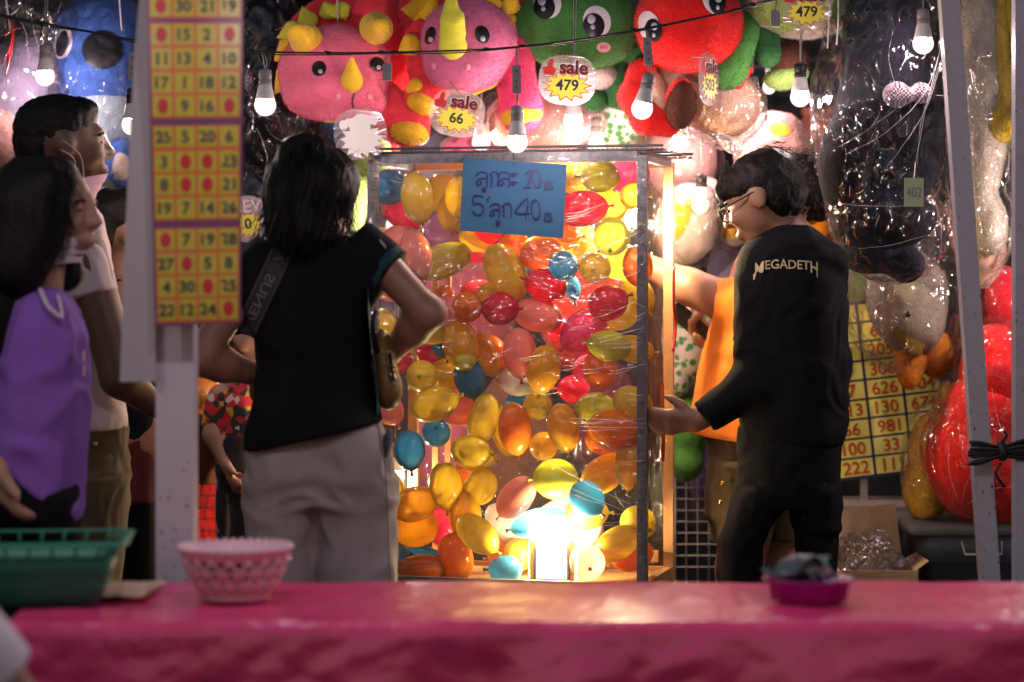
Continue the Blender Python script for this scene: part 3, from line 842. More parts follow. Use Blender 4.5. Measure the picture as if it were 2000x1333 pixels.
for x in (85, 270, 490, 640, 745, 770, 950, 1020, 1240, 1265, 1470):
    q = wire_at(x); MB().lathe([(0.0045, -0.008), (0.0052, 0), (0.0045, 0.008)], q, (1, 0, -0.1), 8).build('cable_tie', M_WIRE, w)
ties = ((760, 103, 150), (1518, -5, 45))
for (x, y0, y1) in ties:
    sp = thing('spare_socket', 'small grey connector dangling with no bulb over the %s' % ('pink horned dinosaur eye' if x < 1000 else 'pale green turtle price tag'), 'connector', P(x, y1, 5.9))
    MB().tube([P(x, y0, 5.9), P(x - 4, y1 - 20, 5.89)], 0.002, 5).build('cord', M_GREYPL, sp)
    MB().bar(P(x - 4, y1 - 24, 5.89), P(x - 4, y1 + 8, 5.89), 0.022, 0.013, up=(0, 1, 0)).build('connector_block', M_GREYPL, sp, False)
bulb(259, 244, 5.9, wire_at(262), 'lit bulb on a black socket in front of the blue whale toy', mt=M_WIRE, power=0.3)
bulb(518, 206, 5.9, wire_at(512), 'lit bulb hanging left of the two pink horned dinosaurs', power=1.0)
bulb(1010, 278, 5.9, wire_at(1008), 'lit bulb hanging lowest, right above the blue price sheet')
bulb(1254, 213, 5.9, wire_at(1262), 'lit bulb tilted on its cord in front of the red toy', tilt=12)
def beam(x, D): return Vector(((x - 1000) / FPX * D, D, 2.262))
def roofbulb(x, y, D, label, **k):
    bulb(x, y, D, beam(x, PIPES[[abs(q - D) for q in PIPES].index(min(abs(q - D) for q in PIPES))]), label, **k)
roofbulb(1120, 236, 6.3, 'lit bulb just under the sale tag of the dark green toy', conn=False)
roofbulb(1563, 190, 6.3, 'lit bulb below the brown paw of the pale green turtle', mt=M_WIRE)
roofbulb(1803, 86, 6.12, 'lit bulb in front of the black bagged bear', conn=False)
roofbulb(1470, 210, 6.75, 'lit bulb behind the cream belly of the red toy', conn=False)
roofbulb(1330, 276, 6.8, 'lit bulb low behind the red toy, above the box corner', conn=False)
roofbulb(1165, 292, 6.7, 'lit bulb just above the box, behind the dark green toy', conn=False)
roofbulb(940, 278, 6.75, 'lit bulb under the sale 66 tag', conn=False)
roofbulb(820, 266, 6.8, 'lit bulb tucked behind the yellow foot of the pink dinosaur', conn=False)
roofbulb(88, 150, 6.68, 'lit bulb glowing inside the clear bag left of the blue whale', conn=False, power=1.6)
roofbulb(1370, 402, 6.75, 'dim unlit bulb in front of the egg toys', lit=False, conn=True, mt=M_WIRE)
roofbulb(1502, 172, 6.9, 'small lit bulb beside the green foot of the turtle', conn=False, scale=0.7, power=0.5)
bq = ray_v(1243, 425, 0.30)
bulb(1243, 425, bq.y, (bq.x, bq.y, ZT + 0.014), 'lit bulb inside the balloon box high at its right edge', conn=False, power=7.5, tint=(1.0, 0.72, 0.42))
bq = ray_v(1000, 392, 0.20)
bulb(1000, 392, bq.y, (bq.x, bq.y, ZT + 0.014), 'added fill bulb hidden inside the balloon box behind the blue price sheet', conn=False, power=9.0, tint=(1.0, 0.72, 0.42))  # hidden bulb added for fill light on the upper balloons
bq = ray_v(772, 930, 0.31)
bulb(772, 930, bq.y, (bq.x, bq.y, ZT + 0.014), 'added fill bulb hidden low inside the balloon box beside the grey trousers', conn=False, power=3.5, tint=(1.0, 0.72, 0.42))  # hidden bulb added to lift the lower left balloons
roofbulb(772, 440, 6.75, 'added fill bulb behind the left edge of the balloon box', conn=False, power=1.6)  # bulb added to light the balloons through the left film
roofbulb(2120, 420, 6.3, 'added fill bulb out of view beyond the upright steel post', conn=False, power=3.5)  # unseen bulb added to light the number board
# string of unseen bulbs added above the pink table for front light
ck = thing('fill_bulb_cable', 'black cable of the added fill bulbs above the pink table', 'cable', (0, 4.0, 1.97))
MB().tube([(-1.6, 4.0, 2.04), (-0.8, 4.0, 2.01), (0, 4.0, 2.00), (0.8, 4.0, 2.01), (1.6, 4.0, 2.04)], 0.003, 6).build('cable', M_WIRE, ck)
for i, x in enumerate((-1.1, -0.45, 0.25, 0.95)):
    D = 4.0; c = Vector((x, D, 1.87))
    bulb(1000 + x / D * FPX, HOR + (CAMZ - 1.87) / D * FPX, D, (x, D, 2.005), 'added fill bulb on the cable above the pink table', conn=False, power=FRONT_FILL, grp='added fill bulbs', tint=(1.0, 0.82, 0.92))
# ================================================================== NEAR COUNTER
TZ = 0.68
m, N, L, b = nodemat('pink_plastic_cloth')
tc = N.new('ShaderNodeTexCoord'); n1 = N.new('ShaderNodeTexNoise'); n1.inputs['Scale'].default_value = 9; n1.inputs['Detail'].default_value = 7; n1.inputs['Distortion'].default_value = 0.6
L.new(tc.outputs['Object'], n1.inputs[0])
cr = N.new('ShaderNodeValToRGB'); cr.color_ramp.elements[0].color = (0.66, 0.035, 0.155, 1); cr.color_ramp.elements[1].color = (0.82, 0.055, 0.21, 1)
cr.color_ramp.elements[0].position = 0.3; cr.color_ramp.elements[1].position = 0.7
L.new(n1.outputs['Fac'], cr.inputs[0]); L.new(cr.outputs[0], b.inputs['Base Color'])
b.inputs['Roughness'].default_value = 0.26; b.inputs['Specular IOR Level'].default_value = 0.7
n2 = N.new('ShaderNodeTexNoise'); n2.inputs['Scale'].default_value = 34; n2.inputs['Detail'].default_value = 5; L.new(tc.outputs['Object'], n2.inputs[0])
bp = N.new('ShaderNodeBump'); bp.inputs['Strength'].default_value = 0.5; bp.inputs['Distance'].default_value = 0.006
L.new(n2.outputs['Fac'], bp.inputs['Height']); L.new(bp.outputs[0], b.inputs['Normal'])
M_CLOTH = m
TX0, TX1, TY0, TY1 = -0.87, 1.25, 4.15, 4.69
tb = thing('long_table', 'long folding table under a glossy magenta plastic cloth', 'table', (0.2, 4.42, 0))
MB().box(((TX0 + TX1) / 2, (TY0 + TY1) / 2, TZ - 0.022), (TX1 - TX0 - 0.02, TY1 - TY0 - 0.02, 0.03)).build('tabletop', M_GREYPL, tb, False)
for x in (TX0 + 0.1, TX1 - 0.1):
    for y in (TY0 + 0.06, TY1 - 0.06):
        MB().tube([(x, y, 0), (x, y, TZ - 0.04)], 0.014, 8).build('leg', M_STEEL, tb)
cl = thing('table_cloth', 'shiny magenta plastic cloth draped over the long table', 'tablecloth', (0.2, 4.42, TZ))
def cl_top(u, v):
    x = TX0 + (TX1 - TX0) * u; y = TY0 + (TY1 - TY0) * v
    n = mnoise.noise(Vector((x * 5, y * 9, 1))) * 0.004 + abs(mnoise.noise(Vector((x * 14, y * 8, 4)))) * 0.004
    return (x, y, TZ + n + 0.001)
MB().grid(cl_top, 130, 36).build('top_sheet', M_CLOTH, cl)
def fold(s, h):
    a = 0.5 + 0.5 * min(1, h * 6)
    return (0.016 * math.sin(s * 11 + 1.6 * math.sin(s * 3.1)) + 0.010 * math.sin(s * 27 + 2 * mnoise.noise(Vector((s * 2, h * 3, 7))))) * min(1, h * 3) + 0.010 * mnoise.noise(Vector((s * 4 + h * 5, h * 6, 2))) + 0.007 * abs(mnoise.noise(Vector((s * 9 + h * 14, h * 9 - s * 3, 6)))) + 0.003 * mnoise.noise(Vector((s * 17, h * 25, 9)))
def cl_front(u, v):
    x = TX0 + (TX1 - TX0) * u; h = 0.45 * v
    z0 = cl_top(u, 0)[2]
    return (x, TY0 - 0.012 * min(1, v * 25) - fold(x, h) * min(1, v * 8) - 0.03 * v, z0 - h)
MB().grid(cl_front, 200, 50).build('front_drape', M_CLOTH, cl)
def cl_side(u, v):
    y = TY0 + (TY1 - TY0) * u; h = 0.3 * v
    return (TX0 - 0.012 * min(1, v * 25) - fold(y + 5, h) * min(1, v * 8) * 0.6, y, cl_top(0, u)[2] - h)
MB().grid(cl_side, 40, 24).build('side_drape', M_CLOTH, cl)

# pink lattice basket
def lattice_basket(cx, cy, rt, rb, h, mt, label):
    o = thing('lattice_basket', label, 'basket', (cx, cy, TZ + 0.006))
    z0 = TZ + 0.006
    def rad(t): return rb + (rt - rb) * (t ** 0.7)
    MB().lathe([(rb * 0.95, 0), (rb * 1.05, 0.002), (rb * 1.02, 0.012), (rb * 0.9, 0.016), (rb * 0.2, 0.015)], (cx, cy, z0), n=36).build('base', mt, o)
    MB().lathe([(rt * 0.955, h * 0.80), (rt * 1.0, h * 0.82), (rt * 1.03, h), (rt * 1.045, h * 1.01), (rt * 0.99, h * 1.0), (rt * 0.955, h * 0.82)], (cx, cy, z0), n=40).build('rim', mt, o)
    lt = MB(); n = 18
    for i in range(n):
        for s in (-1, 1):
            pts = []
            for k in range(9):
                t = k / 8; a = 2 * math.pi * (i + s * 1.5 * t) / n; r = rad(t)
                pts.append((cx + r * math.cos(a), cy + r * math.sin(a), z0 + 0.010 + (h * 0.82 - 0.010) * t))
            lt.tube(pts, [0.0034] * 9, 5)
    for t in (0.33, 0.66):
        lt.tube([(cx + rad(t) * math.cos(2 * math.pi * q / 40), cy + rad(t) * math.sin(2 * math.pi * q / 40), z0 + 0.01 + (h * 0.82 - 0.01) * t) for q in range(41)], 0.0035, 5)
    for q in range(40):
        a = 2 * math.pi * q / 40
        lt.ell((cx + rt * 1.035 * math.cos(a), cy + rt * 1.035 * math.sin(a), z0 + h * 1.0), (0.006, 0.006, 0.006), None, 6, 4)
    lt.build('lattice', mt, o)
M_PINKPL = mat('pink_basket_plastic', (0.74, 0.47, 0.53), 0.4, 0.08, 10)
c = P(460, 1160, 4.42)
lattice_basket(c.x, 4.42, 0.098, 0.060, 0.094, M_PINKPL, 'pale pink plastic lattice basket on the magenta table')

# green rectangular basket
def rect_basket(cx, cy, wt, dt, wb, db, h, mt, label, yaw=0.0):
    o = thing('green_basket', label, 'basket', (cx, cy, TZ + 0.007)); z0 = TZ + 0.007
    Mz = Matrix.Rotation(yaw, 3, 'Z')
    def ring(t, ins=0.0):
        w = wb + (wt - wb) * t - ins; d = db + (dt - db) * t - ins; rr = 0.03; pts = []
        for (sx, sy, a0) in ((1, 1, 0), (-1, 1, 90), (-1, -1, 180), (1, -1, 270)):
            for k in range(5):
                a = R(a0 + k * 22.5)
                pts.append(Vector((cx, cy, 0)) + Mz @ Vector((sx * (w / 2 - rr) + rr * math.cos(a), sy * (d / 2 - rr) + rr * math.sin(a), z0 + h * t)))
        return pts
    def wall(ts, ins):
        mb = MB(); rs = [ring(t, i) for t, i in zip(ts, ins)]; n = len(rs[0])
        f = [[i * n + k, i * n + (k + 1) % n, (i + 1) * n + (k + 1) % n, (i + 1) * n + k] for i in range(len(rs) - 1) for k in range(n)]
        return mb.add([p for r_ in rs for p in r_], f)
    w_ = wall([0, 0.25, 0.5, 0.8, 0.8, 0.5, 0.02], [0, 0, 0, 0, 0.008, 0.008, 0.008]); n = 20
    w_.f.append(list(range(n))[::-1]); w_.f.append([6 * n + k for k in range(n)])
    w_.build('wall', mt, o)
    wall([0.97, 1.0, 1.0, 0.97, 0.97], [-0.03, -0.03, 0.006, 0.006, -0.03]).build('rim', mt, o)
    rb = MB()
    A = ring(0.79, 0.004); B_ = ring(0.985, 0.004)
    for k in range(n):
        q = 7 if (A[(k + 1) % n] - A[k]).length > 0.05 else 1
        for j in range(q): rb.bar(A[k].lerp(A[(k + 1) % n], j / q), B_[k].lerp(B_[(k + 1) % n], j / q), 0.004)
    tag(rb.build('slotted_band', mt, o), kind='stuff')
    for t in (0.3, 0.55):
        g_ = ring(t, -0.004); MB().tube(g_ + [g_[0]], 0.003, 5).build('rib', mt, o)
M_GREENPL = mat('green_basket_plastic', (0.022, 0.19, 0.11), 0.4, 0.15, 8)
c = P(60, 1190, 4.36)
rect_basket(c.x - 0.02, 4.40, 0.36, 0.26, 0.28, 0.19, 0.112, M_GREENPL, 'green plastic rectangular basket at the end of the magenta table', 0.10)

# purple tray with crumpled notes
c = P(1580, 1185, 4.38)
o = thing('purple_tray', 'small purple plastic tray holding crumpled notes on the magenta table', 'tray', (c.x, 4.38, TZ + 0.006))
M_PURPL = mat('purple_tray_plastic', (0.30, 0.010, 0.22), 0.35, 0.1, 10)
prof = [(0.052, 0), (0.066, 0.003), (0.071, 0.034), (0.080, 0.040), (0.081, 0.043), (0.069, 0.043), (0.063, 0.010), (0.03, 0.006)]
def wavy(mb):
    for q in mb.v:
        d = Vector((q.x - c.x, q.y - 4.38, 0)); a = math.atan2(d.y, d.x)
        k = 1 + 0.05 * math.cos(a * 10); q.x = c.x + d.x * k; q.y = 4.38 + d.y * k
    return mb
wavy(MB().lathe(prof, (c.x, 4.38, TZ + 0.006), n=60)).build('tray', M_PURPL, o)
NOTE_M = [mat('note_green', (0.10, 0.17, 0.14), 0.8, 0.5, 40), mat('note_grey', (0.33, 0.33, 0.34), 0.8, 0.4, 40), mat('note_dark', (0.05, 0.07, 0.09), 0.8, 0.5, 40), mat('note_red', (0.30, 0.12, 0.13), 0.8, 0.4, 40)]
rg = random.Random(9)
for i in range(7):
    cc = Vector((c.x + rg.uniform(-.035, .035), 4.38 + rg.uniform(-.03, .03), TZ + 0.040 + 0.006 * i)); a0 = rg.uniform(0, 3.1)
    ux_ = Vector((math.cos(a0), math.sin(a0), rg.uniform(-.15, .2))); uy_ = Vector((-math.sin(a0), math.cos(a0), rg.uniform(-.2, .2)))
    nb = MB().grid(lambda u, v: cc + ux_ * (u - .5) * 0.11 + uy_ * (v - .5) * 0.055 + Vector((0, 0, 0.014 * math.sin(u * 5 + i) + 0.008 * mnoise.noise(Vector((u * 4, v * 4, i))))), 12, 6)
    k = nb.build('banknote', NOTE_M[i % 4], None, True, cc)
    cn = ('green', 'pale grey', 'dark', 'reddish')[i % 4]; tag(k, 'crumpled %s banknote lying in the small purple tray' % cn, 'banknote', '%s banknotes in the purple tray' % cn)
# receipts and card lying flat on the table
o = MB().grid(lambda u, v: (-0.83 + 0.16 * u + 0.01 * v, 4.40 + 0.22 * v, TZ + 0.012 + 0.004 * mnoise.noise(Vector((u * 5, v * 5, 3)))), 10, 10).build('paper_sheet', mat('paper_cream', (0.62, 0.42, 0.30), 0.7, 0.15, 30), None, True, (-0.75, 4.5, TZ + 0.01))
tag(o, 'crumpled peach paper sheet on the table beside the green basket', 'paper')

# white post at the counter with the bingo chart
M_POST = mat('post_paint', (0.42, 0.40, 0.44), 0.55, 0.12, 6, 0.3, 60)
PD = 4.77
c = P(341, 545, PD)
po = thing('counter_post', 'square white painted post standing behind the magenta table', 'post', (c.x, PD + 0.036, 0))
MB().box((c.x, PD + 0.036, 1.2), (0.074, 0.074, 2.4)).build('shaft', M_POST, po, False)
rg = random.Random(4); sp = MB()
for i in range(14):
    sp.ell((c.x + rg.uniform(-.03, .03), PD - 0.0008, rg.uniform(0.65, 0.95)), (rg.uniform(.002, .005), 0.0006, rg.uniform(.002, .005)), None, 8, 4)
tag(sp.build('paint_spots', mat('pink_spots', (0.35, 0.12, 0.18), 0.6), po), kind='stuff')

M_CHB = mat('chart_border', (0.11, 0.028, 0.085), 0.4, 0.15, 6)
M_CHO = mat('chart_orange', (0.42, 0.10, 0.025), 0.4, 0.12, 8)
M_CHY = mat('chart_yellow', (0.36, 0.30, 0.028), 0.35, 0.08, 10)
M_CHK = mat('chart_ink', (0.03, 0.035, 0.03), 0.5, 0.2)
M_CHR = mat('chart_red', (0.36, 0.012, 0.018), 0.45, 0.15)
CD = 4.70
def chp(x, y, lift=0.0):
    """chart coordinates in photo pixels; sheet bows gently"""
    bow = 0.006 * math.sin((x - 288) / 185 * 3.14) + 0.004 * math.sin(y * 0.012)
    return P(x, y, CD - bow - lift)
ch = thing('bingo_chart', 'yellow laminated bingo number chart hung on the white counter post', 'number chart', chp(385, 640))
def chl(y): return 286 + (302 - 286) * y / 640
def chr_(y): return 475 - 5 * y / 640
MB().grid(lambda u, v: chp(chl(-70 + 720 * v) + (chr_(-70 + 720 * v) - chl(-70 + 720 * v)) * u, -70 + 708 * v - 8 * v * u), 10, 40).build('sheet', M_CHB, ch)
ROWS = [(12, '. 30 21 19'), (68, '. 15 2 .'), (115, '11 13 4 10'), (162, '17 1 18 12'), (208, '. 9 16 .'), (268, '25 5 20 6'), (317, '3 . . 23'), (362, '8 . . 21'), (408, '19 7 14 26'),
        (470, '. 7 19 28'), (517, '27 . 5 8'), (562, '4 30 . 25'), (607, '22 12 24 .'), (-36, '6 14 28 2')]
for (y0, y1) in ((-60, 36), (45, 232), (246, 432), (447, 632)):
    def fp(u, v):
        y = y0 + (y1 - y0) * v; a = chl(y) + 5; c_ = chr_(y) - 4
        return chp(a + (c_ - a) * u, y - 5 * u * (y / 640), 0.0012)
    MB().grid(fp, 6, 8).build('orange_panel', M_CHO, ch)
for (y, row) in ROWS:
    l = chl(y) + 5; w_ = (chr_(y) - 4 - l) / 4
    for k, t in enumerate(row.split()):
        xc = l + w_ * (k + 0.5); yc = y - 5 * (k + .5) / 4 * (y / 640)
        cell = MB().grid(lambda u, v: chp(xc + (u - .5) * (w_ - 5.5), yc + (v - .5) * 39, 0.0022), 2, 2).build('number_cell', M_CHY, ch)
        n_ = chp(xc, yc, 0.003)
        if t == '.':
            MB().poly([chp(xc + 10.5 * math.cos(2 * math.pi * q / 20), yc - 15 * math.sin(2 * math.pi * q / 20), 0.0034) for q in range(20)], (0, 0.0004, 0)).build('red_dot', M_CHR, cell, False)
        else:
            text('number', t, chp(xc, yc, 0.0034), (1, 0, 0), (0, 0, 1), px(24, CD), M_CHK, cell, bold=0.03)
# paper curling off the left face of the post
M_BACK = mat('sheet_back', (0.42, 0.38, 0.40), 0.6, 0.12, 4)
def curl(u, v):
    y = -60 + 806 * v
    xr = 300 + 4 * v; xl = 284 - 50 * (max(0, v) ** 0.55)
    return P(xl + (xr - xl) * u, y, 4.74 + 0.06 * (1 - u) + 0.004 * math.sin(v * 9))
cs_ = MB().grid(curl, 10, 40).build('curled_sheet', M_BACK, None, True, P(270, 745, 4.76))
tag(cs_, 'blank greyish back of a sheet curling beside the yellow bingo chart', 'sheet')

# ================================================================== RIGHT SIDE: posts, cable, number board, bins
M_BARW = mat('bar_paint', (0.36, 0.35, 0.40), 0.45, 0.12, 30, 0.35, 90)
def right_post(a, b_, w, label):
    a = P(*a); b_ = P(*b_)
    o = thing('metal_post', label, 'post', (b_.x, b_.y, 0))
    d = (b_ - a).normalized(); end = b_ + d * (b_.z / -d.z)
    MB().bar(a - d * 0.4, end, w, w, up=(0, 1, 0)).build('shaft', M_BARW, o, False)
    rg = random.Random(int(a.x * 1000)); sp = MB()
    for i in range(110):
        q = a.lerp(b_, rg.random() ** .6); sp.ell((q.x + rg.choice((-1, 1)) * w * (0.5 - rg.random() ** 2 * 0.4) * 0.95, q.y - w / 2 - 0.0002, q.z), (.0005 + .002 * rg.random() ** 3, 0.0006, .0006 + .005 * rg.random() ** 3), None, 6, 4)
    tag(sp.build('rust_specks', M_DARKST, o), kind='stuff')
right_post((1853, 0, 5.85), (1934, 1160, 5.85), 0.046, 'leaning grey painted square steel post in front of the bagged toys')
right_post((1998, 0, 5.80), (1998, 1160, 5.80), 0.046, 'upright grey painted square steel post beside the leaning post')
cb = thing('cable_coil', 'bundle of black cable tied between the two grey steel posts', 'cable coil', P(1950, 905, 5.78))
rg = random.Random(2)
for i in range(20):
    yo = rg.uniform(-22, 22); dd = rg.uniform(-.02, .02)
    pts = [P(1890 + rg.uniform(0, 8), 885 + yo * 1.0, 5.77 + dd), P(1915, 884 + yo * 0.95, 5.765 + dd), P(1955, 882 + yo * 0.45, 5.76 + dd * .5), P(2000, 878 + yo * 0.85, 5.76 + dd), P(2050, 880 + yo, 5.77 + dd)]
    MB().tube(smooth_path(pts, 3), 0.0042, 5).build('cable_loop', M_WIRE, cb)
MB().lathe([(0.022, -0.008), (0.025, 0), (0.022, 0.008)], P(1957, 882, 5.76), (1, 0, 0.1), 14).build('tie', M_WIRE, cb)
MB().tube(smooth_path([P(1957, 862, 5.735), P(1966, 850, 5.73), P(1960, 844, 5.735)], 4), 0.004, 6).build('tie_end', M_WIRE, cb)
MB().tube(smooth_path([P(1955, 905, 5.735), P(1945, 925, 5.73), P(1962, 952, 5.735)], 4), 0.004, 6).build('tie_end', M_WIRE, cb)

NB = 7.12; ROT = R(6.5)
nb0 = P(1672, 914, NB)
NU = Vector((math.cos(ROT), 0, math.sin(ROT))); NV = Vector((-math.sin(ROT), 0, math.cos(ROT)))
cw, rh = px(73, NB), px(37.5, NB)
def nbp(i, j, lift=0): return nb0 + NU * cw * i + NV * rh * j + Vector((0, -lift, 0))
M_NBB = mat('board_blue', (0.03, 0.03, 0.14), 0.5, 0.2)
M_NBY = mat('board_cell', (0.88, 0.88, 0.2), 0.5, 0.15, 8)
M_NBR = mat('board_red', (0.55, 0.06, 0.02), 0.5, 0.15)
nbd = thing('number_board', 'yellow and blue prize number board with red numbers behind the bagged duck', 'number board', nbp(1, -0.6))
MB().poly([nbp(-0.56, -0.6), nbp(2.6, -0.6), nbp(2.6, 8.6), nbp(-0.56, 8.6)], (0, 0.006, 0)).build('backing', M_NBB, nbd, False)
NUMS = [('222', '111', '45'), ('100', '33', '8'), ('66', '981', '62'), ('013', '130', '674'), ('57', '626', '704'), ('39', '306', '218'), ('70', '205', '91'), ('16', '64', '300'), ('6', '97', '12')]
for j, row in enumerate(NUMS):
    for i, t in enumerate(row):
        ce = MB().poly([nbp(i - .46, j - .44, .002), nbp(i + .46, j - .44, .002), nbp(i + .46, j + .44, .002), nbp(i - .46, j + .44, .002)], (0, 0.002, 0)).build('number_cell', M_NBY, nbd, False)
        text('number', t, nbp(i, j, 0.0035), NU, NV, px(25, NB), M_NBR, ce, bold=0.012)
MB().bar(nbp(0.2, -0.6) + Vector((0, 0.02, 0)), Vector((nbp(0.2, 0).x, NB + 0.02, 0)), 0.02).build('leg', M_STEEL, nbd, False)
MB().bar(nbp(2.2, -0.6) + Vector((0, 0.02, 0)), Vector((nbp(2.2, 0).x, NB + 0.02, 0)), 0.02).build('leg', M_STEEL, nbd, False)

# trestle plank, cardboard box with plastic, grey storage tub
a = P(1618, 985, 7.0); b_ = P(1790, 1000, 6.95)
pl = thing('trestle_plank', 'pale worn wooden plank table below the prize number board', 'table', (a.x, 7.1, 0))
MB().box(((a.x + b_.x) / 2 + 0.1, 7.1, a.z - 0.015), (0.60, 0.32, 0.03)).build('board', mat('plank_worn', (0.36, 0.29, 0.26), 0.7, 0.3, 14, 0.4, 50), pl, False)
MB().box(((a.x + b_.x) / 2 + 0.1, 6.935, a.z - 0.03), (0.60, 0.012, 0.055)).build('edge_trim', M_STEEL, pl, False)
for x in (-0.15, 0.36):
    MB().box(((a.x + b_.x) / 2 + x, 7.1, (a.z - 0.03) / 2), (0.03, 0.2, a.z - 0.03)).build('leg', M_STEEL, pl, False)
M_CARD = mat('cardboard', (0.42, 0.27, 0.15), 0.85, 0.15, 9, 0.3, 70)
c0 = P(1640, 1110, 6.45); c1 = P(1792, 1110, 6.45)
cbx = thing('cardboard_box', 'open brown cardboard box with its flaps up beside the grey tub', 'box', ((c0.x + c1.x) / 2, 6.57, 0))
zt = P(0, 1115, 6.45).z; xm = (c0.x + c1.x) / 2; hw = (c1.x - c0.x) / 2; t_ = 0.005
for (nm, cc, sz) in (('front_panel', (xm, 6.45, zt / 2), (2 * hw, t_, zt)), ('rear_panel', (xm, 6.70, zt / 2), (2 * hw, t_, zt)), ('side_panel', (xm - hw, 6.575, zt / 2), (t_, 0.245, zt)), ('side_panel', (xm + hw, 6.575, zt / 2), (t_, 0.245, zt)), ('bottom', (xm, 6.575, 0.008), (2 * hw - .01, 0.24, t_))):
    MB().box(cc, sz).build(nm, M_CARD, cbx, False)
MB().poly([(xm - hw, 6.705, zt), (xm + hw, 6.705, zt), (xm + hw - .01, 6.76, zt + 0.15), (xm - hw + .01, 6.76, zt + 0.13)], (0, 0.005, 0)).build('flap', M_CARD, cbx, False)
MB().poly([(xm + hw, 6.46, zt), (xm + hw, 6.69, zt), (xm + hw + .03, 6.68, zt + 0.02), (xm + hw + .03, 6.47, zt + 0.02)], (0.004, 0, 0.004)).build('flap', M_CARD, cbx, False)
MB().box((xm - 0.02, 6.4465, zt - 0.07), (0.035, 0.0012, 0.13)).build('packing_tape', mat('tape_tan', (0.36, 0.25, 0.14), 0.3, 0.1), cbx, False)
M_BAG = film_mat('bag_white_clear', (0.93, 0.90, 0.92), 0.16, 0.22, 0.30, 0.9, 22, (1, 1, 1))
soft('crumpled_plastic', [E(1680, 1090, 6.58, 45, 40, .08), E(1715, 1075, 6.6, 22, 40, .06), E(1645, 1105, 6.56, 30, 32, .06), E(1750, 1105, 6.6, 40, 18, .06)], M_BAG, None, 0.008, 0.03, wr=0.016, wf=(22, 22, 22), ridge=0.014, loc=P(1690, 1120, 6.58))
tag(bpy.data.objects['crumpled_plastic'], 'crumpled clear plastic bag stuffed in the open cardboard box', 'plastic bag')
M_TUB = mat('tub_grey', (0.075, 0.085, 0.095), 0.45, 0.15, 10, 0.15, 60)
c0 = P(1795, 1040, 6.6); zl = P(0, 1030, 6.6).z
tub = thing('storage_tub', 'large grey plastic storage tub with a lid under the red bagged toy', 'storage tub', (c0.x + 0.17, 6.78, 0))
def rring(x0, x1, y0, y1, z, r=0.03):
    pts = []
    for (cx, cy, a0) in ((x1 - r, y1 - r, 0), (x0 + r, y1 - r, 90), (x0 + r, y0 + r, 180), (x1 - r, y0 + r, 270)):
        for k in range(6):
            a = R(a0 + k * 18); pts.append(Vector((cx + r * math.cos(a), cy + r * math.sin(a), z)))
    return pts
def stack(rs):
    n = len(rs[0]); mb = MB()
    f = [[i * n + k, i * n + (k + 1) % n, (i + 1) * n + (k + 1) % n, (i + 1) * n + k] for i in range(len(rs) - 1) for k in range(n)]
    f += [list(range(n))[::-1], [(len(rs) - 1) * n + k for k in range(n)]]
    return mb.add([p for r_ in rs for p in r_], f)
X0 = c0.x; X1 = X0 + 0.46; Y0 = 6.6; Y1 = 6.92
stack([rring(X0 + .04, X1 - .04, Y0 + .03, Y1 - .03, 0.002), rring(X0 + .015, X1 - .015, Y0 + .01, Y1 - .01, zl - 0.10), rring(X0 + .004, X1 - .004, Y0, Y1, zl - 0.098), rring(X0 + .004, X1 - .004, Y0, Y1, zl - 0.02)]).build('body', M_TUB, tub)
stack([rring(X0 - .028, X1 + .028, Y0 - .02, Y1 + .02, zl - 0.02), rring(X0 - .03, X1 + .03, Y0 - .022, Y1 + .022, zl), rring(X0 - .02, X1 + .02, Y0 - .012, Y1 + .012, zl + 0.012), rring(X0 + .01, X1 - .01, Y0 + .01, Y1 - .01, zl + 0.013)]).build('lid', mat('tub_lid', (0.15, 0.155, 0.17), 0.45, 0.15, 10), tub)
hx = P(1920, 1070, 6.58)
MB().tube([(hx.x - .055, 6.597, hx.z + .015), (hx.x - .05, 6.575, hx.z - .018), (hx.x + .05, 6.575, hx.z - .018), (hx.x + .055, 6.597, hx.z + .015)], 0.0035, 6).build('handle', M_WHITEPL, tub)
# ================================================================== PEOPLE
def skin(name, col):
    m, N, L, b = nodemat('skin_' + name)
    tc = N.new('ShaderNodeTexCoord'); n1 = N.new('ShaderNodeTexNoise'); n1.inputs['Scale'].default_value = 35; n1.inputs['Detail'].default_value = 5
    L.new(tc.outputs['Object'], n1.inputs[0])
    rp = N.new('ShaderNodeMix'); rp.data_type = 'RGBA'
    rp.inputs[6].default_value = (*[q * 0.85 for q in col], 1); rp.inputs[7].default_value = (min(1, col[0] * 1.15), col[1] * 1.08, col[2] * 1.05, 1)
    L.new(n1.outputs['Fac'], rp.inputs[0]); L.new(rp.outputs[2], b.inputs['Base Color'])
    b.inputs['Roughness'].default_value = 0.5; b.inputs['Subsurface Weight'].default_value = 0.12
    b.inputs['Subsurface Radius'].default_value = (0.012, 0.005, 0.003); b.inputs['Subsurface Scale'].default_value = 1.0
    return m
def cloth(name, col, rough=0.85, var=0.12, bump=0.35, bs=260):
    return mat('cloth_' + name, col, rough, var, 7, bump, bs, sheen=0.12, spec=0.2)
SK1 = skin('tan', (0.27, 0.14, 0.09)); SK2 = skin('light', (0.34, 0.19, 0.135)); SK3 = skin('brown', (0.11, 0.055, 0.034))
M_HAIR = mat('hair_black', (0.006, 0.005, 0.005), 0.55, 0.4, 40, 0.7, 160, spec=0.18)
M_BLACK = mat('cloth_black', (0.006, 0.006, 0.008), 0.85, 0.12, 7, 0.35, 260, spec=0.12)
M_EYE = mat('eye_dark', (0.012, 0.008, 0.006), 0.15, 0.1)
M_MASKW = cloth('mask_white', (0.68, 0.62, 0.70), 0.8, 0.05, 0.2, 300)
M_MASKP = cloth('mask_lilac', (0.55, 0.36, 0.47), 0.8, 0.05, 0.2, 300)

